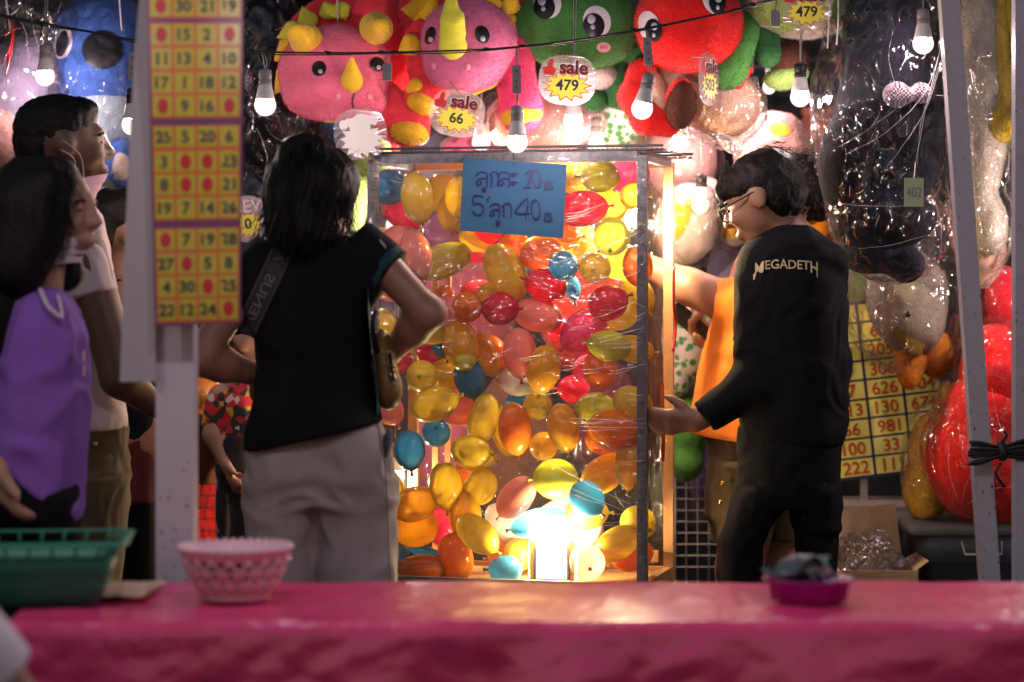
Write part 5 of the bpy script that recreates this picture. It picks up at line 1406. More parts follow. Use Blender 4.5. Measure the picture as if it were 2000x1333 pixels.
def mask_on(par, q_, r_, f_, u_, h, mt, drop, tilt_=0.0):
    """pleated face mask pulled down under the chin"""
    def fn(a, b_):
        s = (a - .5) * 2; t = b_
        return q_(s * .27, .44 - .30 * s * s - .16 * t + tilt_ * (1 - t), drop - .26 * t - .05 * s * s + .010 * math.sin(t * 18))
    o_ = thing('face_mask', '', 'face mask', q_(0, .4, drop))
    MB().grid(fn, 14, 12).build('fabric', mt, o_)
    for s in (-1, 1):
        MB().tube(smooth_path([fn(.5 + .5 * s, 0), q_(s * .34, .1, .36), q_(s * .37, -.08, .52)], 5), .0016, 5).build('ear_loop', mt, o_)
        MB().tube(smooth_path([fn(.5 + .5 * s, 1), q_(s * .33, .05, .28), q_(s * .37, -.10, .42)], 5), .0016, 5).build('ear_loop', mt, o_)
    return o_
f, r, u, M = fm
tag(mask_on(gi, q, r, f, u, HG, M_MASKW, .27), 'white face mask under the chin of the black-bobbed person in purple', 'face mask')

# ---------------------------------------------------------------- man in the white polo behind her
D = 5.72
pm_ = thing('person', 'short haired person in white polo shirt and khaki trousers looking up', 'person', Vector((P(150, 545, D).x, D, 0)))
hc = P(128, 282, D); HP_ = .225
hp, q, fm = head_prims(hc, (0.93, .30, .04), HP_, (-.05, 0, 1))
elp, wrp = P(236, 738, D - .13), P(300, 792, D - .06)
bod = hp + [CM(P(108, 350, D), .056, P(105, 410, D), .068), CM(P(115, 450, D), .09, P(125, 700, D), .10, flat=((0, 1, 0), .75)), CM(P(120, 700, D), .10, P(145, 880, D), .09), CM(P(150, 450, D - .10), .055, elp, .047), CM(elp, .045, wrp, .030), CM(P(60, 450, D + .08), .055, P(40, 700, D + .05), .045), CM(P(40, 700, D + .05), .043, P(60, 820, D), .03)]
bod += hand_prims(wrp, (.7, .7, -.2), (0, .4, -1), .15, .7) + hand_prims(P(60, 820, D), (.3, 0, -1), (1, 0, 0), .165, .4)
for (hx_, kx, dd_) in ((110, 112, .06), (190, 192, -.06)):
    bod += [CM(P(hx_, 900, D + dd_), .05, P(kx, 1180, D + dd_), .04), CM(P(kx, 1180, D + dd_), .04, Vector((P(kx, 545, D).x, D + dd_, .09)), .04)] + foot_prims((P(kx, 545, D).x, D + dd_, .09), (1, .1, 0))
soft('body', bod, SK3, pm_, 0.008, 0.02)
eyes(q, fm, HP_, pm_)
soft('polo_shirt', [loftpx([(376, 78, 158, .07), (395, 58, 176, .09), (420, 40, 194, .11), (470, 32, 208, .125), (560, 32, 218, .13), (660, 36, 226, .13), (760, 44, 234, .13), (838, 50, 243, .13)], D, .12), C((150, 455, D - .09, 52), (180, 582, D - .115, 50), cut=True)], cloth('white_polo', (0.60, 0.50, 0.50), 0.8, 0.06), pm_, 0.008, 0.03, wr=.006, wf=(12, 12, 7), ridge=.006, seed=51)
soft('trousers', [loftpx([(825, 60, 244, .12), (900, 62, 250, .13), (980, 70, 248, .12)], D, .12), loftpx([(930, 66, 165, .11), (1150, 75, 150, .10), (1600, 80, 145, .08)], D + .05, .1), loftpx([(930, 145, 250, .12), (1050, 148, 243, .11), (1150, 150, 236, .10), (1600, 155, 232, .08)], D - .05, .1)], cloth('khaki', (0.085, 0.062, 0.030), 0.8, 0.15), pm_, 0.009, 0.03, wr=.006, ridge=.005, seed=53)
MB().ell(P(186, 868, D - .118), (.006, .003, .006), None, 8, 6).build('trouser_button', M_CHROME, pm_)
shoes(pm_, [(P(112, 545, D).x, D + .06, 0), (P(192, 545, D).x, D - .06, 0)], (1, .1, 0), M_BLACK)
f, r, u, M = fm
soft('hair', [Ell(q(0, -.10, .70), (.355 * HP_, .44 * HP_, .33 * HP_), M), Ell(q(0, -.34, .50), (.29 * HP_, .19 * HP_, .26 * HP_), M), Ell(q(0, .18, .86), (.26 * HP_, .17 * HP_, .12 * HP_), M)], M_HAIR, pm_, 0.007, 0.02, wr=.003, wf=(50, 50, 50), fine=.0025, ff=(150, 150, 150), seed=55)
tag(mask_on(pm_, q, r, f, u, HP_, M_MASKP, .18), 'lilac face mask hanging under the chin of the person in white polo', 'face mask')

# ---------------------------------------------------------------- third person behind the chart
D = 6.25
th_ = thing('person', 'dark haired person in black clothes half hidden behind the curled sheet', 'person', Vector((P(250, 545, D).x, D, 0)))
hp, q, fm = head_prims(P(232, 455, D), (.75, .6, 0), .215)
bod = hp + [CM(P(235, 520, D), .05, P(240, 570, D), .06), CM(P(250, 600, D), .10, P(255, 860, D), .12), CM(P(190, 600, D), .05, P(185, 760, D), .04), CM(P(185, 760, D), .04, P(200, 860, D), .03), CM(P(315, 600, D), .05, P(320, 760, D), .04), CM(P(320, 760, D), .04, P(310, 860, D), .03)]
bod += hand_prims(P(310, 860, D), (-.2, 0, -1), (-1, 0, 0), .16, .4) + hand_prims(P(200, 860, D), (.2, 0, -1), (1, 0, 0), .16, .4)
for kx in (225, 285):
    bod += [CM(P(kx, 900, D), .085, P(kx, 1150, D), .055), CM(P(kx, 1150, D), .05, Vector((P(kx, 545, D).x, D, .09)), .038)] + foot_prims((P(kx, 545, D).x, D, .09), (.7, .6, 0))
soft('body', bod, SK1, th_, 0.010, 0.02)
soft('black_top', [loftpx([(545, 205, 275, .07), (575, 185, 300, .09), (620, 172, 330, .11), (750, 175, 330, .12), (870, 180, 328, .12)], D, .11), C((190, 600, D, 42), (186, 740, D, 36), cut=True), C((318, 600, D, 42), (322, 740, D, 36), cut=True)], M_BLACK, th_, 0.01, 0.03, wr=.006)
soft('maroon_shorts', [loftpx([(850, 185, 330, .12), (920, 190, 328, .12), (980, 195, 325, .12)], D, .12)], cloth('maroon', (0.075, 0.012, 0.012)), th_, 0.01, 0.03, wr=.006)
soft('trousers', [loftpx([(960, 198, 262, .10), (1300, 205, 255, .08), (1600, 210, 250, .07)], D, .1), loftpx([(960, 255, 322, .10), (1300, 262, 315, .08), (1600, 265, 310, .07)], D, .1)], M_BLACK, th_, 0.01, 0.03, wr=.006)
shoes(th_, [(P(225, 545, D).x, D, 0), (P(285, 545, D).x, D, 0)], (.7, .6, 0), M_BLACK)
f, r, u, M = fm; h_ = .215
soft('hair', [Ell(q(0, -.10, .70), (.36 * h_, .45 * h_, .35 * h_), M), Ell(q(0, -.32, .48), (.31 * h_, .22 * h_, .30 * h_), M)], M_HAIR, th_, 0.008, 0.02, wr=.003, wf=(50, 50, 50), fine=.002, seed=65)
eyes(q, fm, h_, th_)

# ---------------------------------------------------------------- child behind the woman
D = 6.68
ck_ = thing('person', 'child in red printed top and black floral trousers behind the grey-trousered person', 'person', Vector((P(460, 545, D).x, D, 0)))
hp, q, fm = head_prims(P(492, 668, D), (.75, -.1, -.2), .19)
bod = hp + [CM(P(480, 720, D), .042, P(475, 750, D), .048), CM(P(470, 780, D), .05, P(466, 870, D), .055), CM(P(430, 775, D), .035, P(418, 850, D - .03), .03), CM(P(418, 850, D - .03), .03, P(440, 900, D - .06), .022), CM(P(505, 775, D), .035, P(515, 850, D - .02), .03), CM(P(515, 850, D - .02), .03, P(500, 900, D - .05), .022)]
bod += hand_prims(P(440, 900, D - .06), (.3, -.3, -.8), (1, 0, 0), .125, .4) + hand_prims(P(500, 900, D - .05), (-.2, -.3, -.8), (-1, 0, 0), .125, .4)
for kx in (444, 484):
    bod += [CM(P(kx, 900, D), .03, P(kx, 1150, D), .03), CM(P(kx, 1150, D), .03, Vector((P(kx, 545, D).x, D, .08)), .028)] + foot_prims((P(kx, 545, D).x, D, .08), (.6, -.7, 0), .2)
soft('body', bod, SK2, ck_, 0.009, 0.016)
eyes(q, fm, .19, ck_)
m, N, L, b = nodemat('cloth_red_print')
tc = N.new('ShaderNodeTexCoord'); vo = N.new('ShaderNodeTexVoronoi'); vo.inputs['Scale'].default_value = 48; L.new(tc.outputs['Object'], vo.inputs['Vector'])
cr = N.new('ShaderNodeValToRGB'); cr.color_ramp.interpolation = 'CONSTANT'
for p_, c_ in ((0.0, (0.45, 0.015, 0.02, 1)), (0.38, (0.02, 0.02, 0.022, 1)), (0.58, (0.55, 0.50, 0.48, 1)), (0.74, (0.45, 0.015, 0.02, 1)), (0.9, (0.5, 0.3, 0.04, 1))):
    e_ = cr.color_ramp.elements.new(p_) if p_ > 0 else cr.color_ramp.elements[0]
    e_.color = c_
sx_ = N.new('ShaderNodeSeparateColor'); L.new(vo.outputs['Color'], sx_.inputs[0]); L.new(sx_.outputs[0], cr.inputs[0]); L.new(cr.outputs[0], b.inputs['Base Color']); b.inputs['Roughness'].default_value = .8
M_RPRINT = m
m, N, L, b = nodemat('cloth_floral')
tc = N.new('ShaderNodeTexCoord'); vo = N.new('ShaderNodeTexVoronoi'); vo.inputs['Scale'].default_value = 15; L.new(tc.outputs['Object'], vo.inputs['Vector'])
cr = N.new('ShaderNodeValToRGB'); cr.color_ramp.interpolation = 'CONSTANT'
cr.color_ramp.elements[0].color = (0.40, 0.05, 0.10, 1); cr.color_ramp.elements[1].color = (0.010, 0.010, 0.014, 1); cr.color_ramp.elements[1].position = 0.36
e_ = cr.color_ramp.elements.new(0.12); e_.color = (0.55, 0.33, 0.36, 1)
nz_ = N.new('ShaderNodeTexNoise'); nz_.inputs['Scale'].default_value = 60; L.new(tc.outputs['Object'], nz_.inputs['Vector'])
ad = N.new('ShaderNodeMath'); ad.operation = 'MULTIPLY_ADD'; ad.inputs[1].default_value = .35; L.new(nz_.outputs['Fac'], ad.inputs[0]); sub_ = N.new('ShaderNodeMath'); sub_.operation = 'SUBTRACT'; sub_.inputs[1].default_value = .17
L.new(vo.outputs['Distance'], ad.inputs[2]); L.new(ad.outputs[0], sub_.inputs[0]); L.new(sub_.outputs[0], cr.inputs[0]); L.new(cr.outputs[0], b.inputs['Base Color']); b.inputs['Roughness'].default_value = .8
M_FLORAL = m
soft('printed_top', [loftpx([(745, 455, 505, .05), (762, 432, 515, .065), (800, 424, 520, .08), (850, 422, 522, .085)], D, .08), C((430, 775, D, 28), (420, 835, D - .02, 26), cut=True)], M_RPRINT, ck_, .008, .02, wr=.005)
soft('floral_trousers', [loftpx([(845, 422, 518, .085), (920, 424, 510, .085)], D, .08), loftpx([(900, 424, 470, .075), (1090, 424, 466, .07), (1400, 428, 464, .06)], D, .07), loftpx([(900, 458, 508, .075), (1090, 462, 502, .07), (1400, 464, 500, .06)], D, .07)], M_FLORAL, ck_, .008, .02, wr=.005)
shoes(ck_, [(P(444, 545, D).x, D, 0), (P(484, 545, D).x, D, 0)], (.6, -.7, 0), M_BLACK)
f, r, u, M = fm; h_ = .19
soft('hair', [Ell(q(0, -.10, .72), (.37 * h_, .46 * h_, .35 * h_), M), Ell(q(0, -.34, .45), (.31 * h_, .2 * h_, .32 * h_), M), Ell(q(0, .25, .82), (.28 * h_, .16 * h_, .13 * h_), M)], M_HAIR, ck_, .008, .02, wr=.003, wf=(50, 50, 50), fine=.002, seed=75)

# ---------------------------------------------------------------- seated person at the near left
D = 3.62
se = thing('person', 'seated person in white T-shirt leaning an arm at the end of the table', 'person', Vector((-0.98, D, 0)))
shn = Vector((-0.86, D - .02, .80)); eln = Vector((-0.735, D + .04, .60)); wrn = Vector((-0.72, D + .24, .50))
hp, q, fm = head_prims((-1.0, D + .04, 1.06), (.4, .9, -.1), .21)
bod = hp + [Cap((-1.0, D, .94), .05, (-1.0, D - .02, .86), .06), Cap((-1.0, D - .02, .78), .12, (-1.0, D - .06, .48), .13), Cap(shn, .05, eln, .042), Cap(eln, .042, wrn, .028), Cap((-1.14, D, .80), .05, (-1.22, D + .05, .60), .042), Cap((-1.22, D + .05, .60), .042, (-1.12, D + .25, .62), .028)]
bod += hand_prims(wrn, (-.3, 1, -.5), (0, 0, -1), .165, .4) + hand_prims((-1.12, D + .25, .62), (.1, 1, 0), (0, 0, -1), .165, .4)
for x in (-.93, -1.07):
    bod += [Cap((x, D - .05, .46), .08, (x, D + .36, .46), .06), Cap((x, D + .36, .46), .055, (x, D + .36, .09), .04)] + foot_prims((x, D + .36, .09), (0, 1, 0))
soft('body', bod, SK2, se, .01, .02)
eyes(q, fm, .21, se)
soft('t_shirt', [Loft([(.90, -1.0, D, .08, .07), (.87, -1.0, D, .16, .09), (.80, -1.0, D - .01, .19, .11), (.65, -1.0, D - .03, .17, .13), (.44, -1.0, D - .06, .17, .14)]), Cap(shn + Vector((-.04, 0, .01)), .075, shn.lerp(eln, .70), .068, cut=True), Cap((-1.12, D, .81), .07, (-1.19, D + .03, .68), .062, cut=True)], cloth('white_tee', (0.66, 0.60, 0.66), .8, .05), se, .01, .03, wr=.006)
soft('trousers', [Cap((-.93, D - .05, .46), .10, (-.93, D + .36, .46), .08), Cap((-.93, D + .36, .46), .078, (-.93, D + .36, .12), .07, cut=True), Cap((-1.07, D - .05, .46), .10, (-1.07, D + .36, .46), .08), Cap((-1.07, D + .36, .46), .078, (-1.07, D + .36, .12), .07, cut=True), Ell((-1.0, D - .07, .47), (.18, .14, .12))], M_BLACK, se, .01, .03)
f, r, u, M = fm
soft('hair', [Ell(q(0, -.1, .7), (.078, .096, .074), M), Ell(q(0, -.33, .48), (.066, .045, .065), M)], M_HAIR, se, .01, .02, wr=.003)
shoes(se, [(-.93, D + .36, 0), (-1.07, D + .36, 0)], (0, 1, 0), M_BLACK)
st = thing('plastic_stool', 'grey plastic stool under the seated person in white', 'stool', (-1.0, D - .07, 0))
MB().lathe([(.15, .335), (.16, .34), (.16, .355), (.02, .357)], (-1.0, D - .07, 0), n=24).build('seat', M_GREYPL, st)
for a in range(4):
    t = R(45 + 90 * a); MB().tube([(-1 + .12 * math.cos(t), D - .07 + .12 * math.sin(t), .34), (-1 + .17 * math.cos(t), D - .07 + .17 * math.sin(t), 0)], .015, 6).build('leg', M_GREYPL, st)
# ================================================================== PLUSH TOYS, BAGS AND TAGS
PK = plush('pink', (0.80, 0.16, 0.27)); PKR = plush('pink_red', (0.78, 0.05, 0.075)); YL = plush('yellow', (0.78, 0.48, 0.03)); YG = plush('yellow_green', (0.56, 0.56, 0.05))
GR = plush('green', (0.06, 0.20, 0.045)); GRD = plush('dark_green', (0.025, 0.10, 0.03)); RD = plush('red', (0.66, 0.012, 0.012)); CRM = plush('cream', (0.52, 0.34, 0.25)); WHT = plush('white', (0.48, 0.40, 0.37))
BRN = plush('brown', (0.07, 0.025, 0.016)); BLK = plush('black', (0.005, 0.005, 0.010)); BLU = plush('blue', (0.05, 0.12, 0.42)); BLW = plush('pale_blue', (0.33, 0.42, 0.50)); GRY = plush('grey', (0.20, 0.19, 0.18)); MUV = plush('mauve', (0.20, 0.17, 0.26))
ORG_ = plush('orange', (0.80, 0.28, 0.02)); LGR = plush('pale_green', (0.26, 0.38, 0.10)); PNK2 = plush('blush', (0.42, 0.22, 0.21)); OLV = plush('olive_beak', (0.24, 0.16, 0.02)); AMB = plush('amber_fur', (0.62, 0.36, 0.05)); TAN = plush('grey_tan', (0.36, 0.33, 0.26))
E_BLK = mat('eye_patch_black', (0.008, 0.007, 0.010), 0.35, 0.1); E_WHT = mat('eye_patch_white', (0.70, 0.62, 0.66), 0.5, 0.03); E_HI = mat('eye_glint', (0.42, 0.40, 0.48), 0.3, 0.03)
M_CORD = mat('white_cord', (0.55, 0.50, 0.55), 0.6, 0.1)
M_THR = mat('thread_dark', (0.08, 0.03, 0.03), 0.7, 0.1)
def toy(name, label, x, y, D, sx=None, group=None):
    o = thing(name, label, 'plush toy', P(x, y, D), group)
    sx = x if sx is None else sx
    Dp = PIPES[[abs(q - D) for q in PIPES].index(min(abs(q - D) for q in PIPES))]
    t = P(sx, 60, D)
    MB().tube([t, Vector((t.x, Dp, 2.265))], 0.002, 5).build('hanging_cord', M_CORD, o)
    return o
def patch(o, nm, x, y, rx, rz, mt, host, rot=0.0, lift=0.003, thick=0.004, mk=24):
    """a felt patch sewn on: an oval pressed onto the toy's surface along the view of its face"""
    bv = BVH(host); pts = []
    rings = 4; V = []; F_ = []
    c0 = None
    for j in range(rings + 1):
        for k in range(mk):
            a = 2 * math.pi * k / mk; s = j / rings
            dx = rx * s * math.cos(a); dz = rz * s * math.sin(a)
            cx = x + dx * math.cos(R(rot)) - dz * math.sin(R(rot)); cy = y + dx * math.sin(R(rot)) + dz * math.cos(R(rot))
            p0 = P(cx, cy, 5.0); d = (P(cx, cy, 6.0) - p0).normalized()
            h = bv.ray_cast(p0, d)
            q = h[0] if h[0] is not None else None
            if q is None: q = c0 if c0 is not None else P(cx, cy, 6.5)
            if j == 0 and k == 0: c0 = q
            V.append(q - d * (lift + thick * (1 - s * s)))
    for j in range(rings):
        for k in range(mk): F_.append([j * mk + k, j * mk + (k + 1) % mk, (j + 1) * mk + (k + 1) % mk, (j + 1) * mk + k])
    return obj(nm, V, F_, mt, o)
_bvc = {}
def BVH(o):
    if o.name not in _bvc:
        L0 = ORG[o.name]; _bvc[o.name] = BVHTree.FromPolygons([tuple(q.co + L0) for q in o.data.vertices], [tuple(p.vertices) for p in o.data.polygons])
    return _bvc[o.name]
def spike(o, a, b_, ra, mt, D):
    """flat felt spike / padded horn from a to b (px)"""
    return soft('spike', [Cap(P(*a, D), px(ra, D), P(*b_, D), px(2, D), flat=((0, 1, 0), .55))], mt, o, .006, .006)
S = dict(res=.0085, k=.03, wr=.004, wf=(14, 14, 14), fine=.0012, ff=(90, 90, 90))

def fuzz(o, dens=90000, ln=.0055, w=.0011, seed=0):
    """short plush pile standing on a soft part"""
    me = o.data; nv = len(me.vertices)
    co = np.empty(nv * 3); me.vertices.foreach_get('co', co); co = co.reshape(-1, 3)
    F_ = np.array([list(p.vertices) for p in me.polygons if len(p.vertices) == 4])
    a, b_, c_, d_ = [co[F_[:, i]] for i in range(4)]
    fn = np.cross(c_ - a, d_ - b_); ar = np.linalg.norm(fn, axis=1) * .5; fn = fn / (np.linalg.norm(fn, axis=1, keepdims=True) + 1e-12)
    front = (fn[:, 1] < .35) & (co[F_[:, 0], 2] + ORG[o.name].z < 2.06)
    ar = ar * front
    g = np.random.default_rng(seed + 1); n = int(ar.sum() * dens)
    if n < 10: return
    i = g.choice(len(F_), n, p=ar / ar.sum())
    u, v = g.random((n, 1)), g.random((n, 1))
    p = (a[i] * (1 - u) + b_[i] * u) * (1 - v) + (d_[i] * (1 - u) + c_[i] * u) * v
    jit = g.normal(0, .55, (n, 3)); dr = fn[i] + jit + np.array([0, 0, -.35]); dr /= np.linalg.norm(dr, axis=1, keepdims=True)
    sd = np.cross(dr, g.normal(0, 1, (n, 3))); sd /= (np.linalg.norm(sd, axis=1, keepdims=True) + 1e-9)
    L_ = ln * (.6 + .8 * g.random((n, 1)))
    V = np.empty((n * 3, 3)); V[0::3] = p - fn[i] * .0008 + sd * w * .5; V[1::3] = p - fn[i] * .0008 - sd * w * .5; V[2::3] = p + dr * L_
    m2 = obj('pile', V + np.array(ORG[o.name]), np.arange(n * 3).reshape(-1, 3), me.materials[0], o, True)
    tag(m2, kind='stuff')

# two pink horned dinosaurs
D = 6.5
t = toy('plush_dinosaur', 'pink horned dinosaur plush with red cheek and round yellow brow horns', 700, 275, D, 660)
h = soft('head', [E(655, 140, D, 112, 88, .13, 8), E(648, 180, D - .05, 92, 52, .11, 6), E(700, 190, D - .02, 70, 45, .10, -25)], PK, t, seed=1, **S)
soft('body', [E(735, 120, D + .16, 90, 110, .12), E(700, 60, D + .14, 110, 90, .10)], PKR, t, seed=2, **S)
soft('frill', [E(660, 70, D + .08, 104, 80, .035, 10), E(572, 125, D + .05, 24, 80, .03, 8)], PKR, t, seed=3, **S)
soft('arm', [C((742, 195, D + .02, 44), (778, 232, D - .01, 44)), C((778, 232, D - .01, 44), (800, 245, D - .02, 40))], PKR, t, seed=4, **S)
soft('foot_sole', [E(797, 258, D - .045, 40, 22, .05, -14), E(820, 218, D + .0, 24, 26, .05)], YL, t, seed=5, **S)
soft('chin_trim', [C((598, 205, D - .0, 9), (640, 228, D - .03, 11)), C((640, 228, D - .03, 11), (672, 234, D - .03, 8))], YG, t, .007, .01)
for (a, b_, ra) in (((570, 62), (540, 74), 22), ((562, 98), (532, 122), 24), ((560, 150), (536, 186), 25), ((575, 185), (566, 222), 20), ((600, 38), (590, 12), 22), ((668, 25), (678, 40), 22), ((640, 20), (632, 2), 20)): spike(t, a, b_, ra, YL if b_[1] > 100 else YG, D + .02)
soft('brow_horn', [Cap(P(598, 78, D - .09), px(32, D), P(576, 62, D - .17), px(16, D))], YL, t, .006, .01, wr=.003, wf=(25, 25, 25))
soft('brow_horn', [Cap(P(735, 56, D - .10), px(32, D), P(742, 52, D - .20), px(17, D))], YL, t, .006, .01, wr=.003, wf=(25, 25, 25))
soft('nose_horn', [Cap(P(687, 158, D - .145), px(23, D), P(687, 112, D - .19), px(4, D))], YL, t, .005, .01, wr=.002, wf=(30, 30, 30))
for (x, y, a, b_, rt) in ((623, 134, 14, 15, 20), (737, 126, 15, 14, 35)):
    e = patch(t, 'eye', x, y, a, b_, E_BLK, h, rt); patch(e, 'eye_glint', x + 3, y + 6, 4.5, 4.5, E_HI, h, lift=.0095)
for x in (661, 722): patch(t, 'nostril', x, 189, 5, 6, plush('pink_light', (0.82, 0.30, 0.38)), h)
seam = []
for k in range(8):
    p0 = P(690 + 2 * math.sin(k), 172 + 6 * k, 5.5); hh = BVH(h).ray_cast(p0, (P(690 + 2 * math.sin(k), 172 + 6 * k, 6.0) - p0).normalized())[0]
    if hh is not None: seam.append(hh + Vector((0, -.002, 0)))
if len(seam) > 2: MB().tube(seam, .0016, 4).build('muzzle_seam', M_THR, t)

D = 6.42
t = toy('plush_dinosaur', 'mauve pink horned dinosaur plush with tall yellow green nose horn', 915, 240, D, 900)
PM = plush('mauve_pink', (0.62, 0.15, 0.30))
h = soft('head', [E(915, 85, D, 94, 88, .13), E(905, 135, D - .04, 72, 46, .11)], PM, t, seed=6, **S)
soft('body', [E(925, 60, D + .18, 120, 110, .12)], PKR, t, seed=7, **S)
soft('frill', [E(905, 20, D + .10, 128, 95, .035), E(822, 110, D + .07, 30, 90, .03, 6)], PKR, t, seed=8, **S)
soft('leg', [C((1000, 100, D + .05, 42), (1018, 215, D, 38)), C((1018, 215, D, 38), (1020, 225, D, 37))], plush('hot_pink', (0.80, 0.06, 0.17)), t, seed=9, **S)
soft('foot_band', [E(1019, 226, D - .01, 41, 24, .055, 8)], YL, t, seed=10, **S)
soft('leg', [C((845, 160, D + .08, 40), (818, 205, D + .06, 36))], PKR, t, seed=11, **S)
soft('foot_band', [E(822, 205, D + .04, 30, 22, .05, -20)], YL, t, seed=12, **S)
soft('chin_trim', [C((925, 182, D - .03, 7), (960, 162, D - .02, 10)), C((960, 162, D - .02, 10), (992, 130, D, 7))], YL, t, .007, .01)
for (a, b_, ra) in (((808, 20), (782, 18), 22), ((800, 90), (776, 104), 24), ((812, 172), (790, 182), 20), ((828, 12), (790, 14), 30), ((1000, 50), (1024, 60), 22), ((1000, 12), (1022, 22), 22), ((960, 5), (985, 12), 24)): spike(t, a, b_, ra, YL, D + .03)
soft('nose_horn', [Cap(P(884, 90, D - .155), px(27, D), P(884, 40, D - .19), px(22, D)), Cap(P(884, 40, D - .19), px(22, D), P(880, -8, D - .20), px(8, D))], YG, t, .006, .012, wr=.003, wf=(30, 30, 60))
for (x, y, a, b_, rt) in ((840, 70, 10, 18, 15), (942, 68, 14, 18, -18)):
    e = patch(t, 'eye', x, y, a, b_, E_BLK, h, rt); patch(e, 'eye_glint', x + 1, y + 8, 5, 5.5, E_HI, h, lift=.0095)
for (x, y) in ((847, 130), (914, 131)): patch(t, 'nostril', x, y, 5, 7, plush('pink_light', (0.82, 0.30, 0.38)), h)

# dark green big-eyed toy
D = 6.48
t = toy('plush_frog', 'dark green round headed plush with big glossy eyes and pink cheek', 1130, 215, D, 1130)
h = soft('head', [E(1125, 50, D, 122, 82, .14), E(1135, 80, D - .02, 100, 52, .12)], GR, t, seed=13, **S)
soft('body', [E(1150, 90, D + .14, 80, 80, .10)], GRD, t, seed=14, **S)
soft('belly', [E(1168, 150, D + .06, 38, 30, .08)], WHT, t, seed=15, **S)
soft('arm', [C((1225, 90, D + .05, 28), (1246, 106, D + .02, 24))], GRD, t, seed=16, **S)
soft('leg', [C((1205, 130, D + .08, 30), (1212, 180, D + .06, 30)), C((1212, 180, D + .06, 30), (1232, 200, D + .04, 22))], GRD, t, seed=17, **S)
soft('foot', [E(1162, 198, D + .05, 24, 22, .05), E(1172, 175, D + .09, 20, 26, .04)], GRD, t, seed=18, **S)
for (x, y) in ((1066, 8), (1163, 44)):
    e = patch(t, 'eye_white', x + 3, y - 2, 27, 31, E_WHT, h, -20); e2 = patch(e, 'pupil', x - 3, y + 6, 21, 24, E_BLK, h, -8, lift=.008)
    patch(e, 'eye_glint', x - 8, y - 6, 8, 9, E_HI, h, lift=.0125); patch(e, 'eye_glint', x - 5, y + 9, 4.5, 5, E_HI, h, lift=.0125)
ck2 = patch(t, 'cheek', 1179, 93, 14, 10, plush('cheek_pink', (0.80, 0.36, 0.42)), h)
for k in range(3): patch(ck2, 'cheek_stitch', 1174 + 5 * k, 93, 0.9, 3.5, M_THR, h, -8, lift=.0085)

# red toy with green sleeve and cream belly
D = 6.40
t = toy('plush_turtle', 'red headed plush with big eye, green sleeve, brown paw and cream belly', 1340, 265, D, 1345)
h = soft('head', [E(1345, 45, D, 106, 88, .14), E(1340, 85, D - .03, 84, 52, .12)], RD, t, seed=19, **S)
soft('belly', [E(1400, 195, D + .14, 88, 68, .11, -20), E(1330, 165, D + .12, 70, 50, .08)], CRM, t, seed=20, **S)
soft('arm', [C((1255, 140, D + .05, 28), (1238, 190, D + .02, 27)), C((1238, 190, D + .02, 27), (1262, 232, D, 26)), C((1262, 232, D, 26), (1305, 245, D, 24))], RD, t, seed=21, **S)
soft('arm_lining', [E(1283, 190, D + .03, 20, 50, .05, 12)], CRM, t, seed=22, **S)
soft('paw', [E(1330, 205, D - .03, 28, 47, .05, -6)], BRN, t, seed=23, **S)
soft('paw_trim', [E(1327, 198, D - .01, 31, 48, .045, -6)], RD, t, seed=24, **S)
soft('sleeve', [C((1455, 60, D + .06, 36), (1425, 135, D + .04, 32)), C((1425, 135, D + .04, 32), (1410, 150, D + .03, 26))], GR, t, seed=25, **S)
soft('sleeve_cuff', [C((1400, 168, D + .05, 8), (1440, 165, D + .05, 10)), C((1440, 165, D + .05, 10), (1466, 135, D + .06, 7))], RD, t, .007, .012)
for (x, y) in ((1270, 56), (1395, 2)):
    e = patch(t, 'eye_white', x - 2, y - 4, 21, 31, E_WHT, h, -16); patch(e, 'pupil', x + 6, y + 4, 16, 23, E_BLK, h, -10, lift=.008)
    patch(e, 'eye_glint', x + 8, y - 4, 6.5, 7.5, E_HI, h, lift=.0125); patch(e, 'eye_glint', x + 7, y + 13, 3.5, 4.5, E_HI, h, lift=.0125)

# pale green turtle at the top right
D = 6.45
t = toy('plush_turtle', 'pale green turtle plush with white underside and a sale tag on its front', 1560, 175, D, 1580)
h = soft('body', [E(1560, 10, D, 100, 60, .14)], LGR, t, seed=26, **S)
soft('underside', [E(1560, 38, D + .01, 90, 36, .12, -4)], WHT, t, seed=27, **S)
soft('arm', [C((1492, 70, D + .02, 30), (1500, 108, D, 25))], GRD, t, seed=28, **S)
soft('paw', [E(1542, 116, D + .06, 38, 36, .05)], BRN, t, seed=29, **S)
soft('leg', [E(1535, 150, D + .06, 44, 22, .05, 12)], LGR, t, seed=30, **S)
soft('arm', [C((1640, 25, D + .02, 26), (1655, 55, D, 20))], GR, t, seed=31, **S)
patch(t, 'cheek', 1471, 4, 8, 12, plush('cheek_pink', (0.80, 0.36, 0.42)), h)
for (x, y1) in ((1618, 95), (1636, 88)):
    MB().tube(smooth_path([P(x, -40, D - .10), P(x + 1, 30, D - .15), P(x - 2, y1, D - .13)], 5), .0022, 5).build('white_ribbon', M_CORD, t)

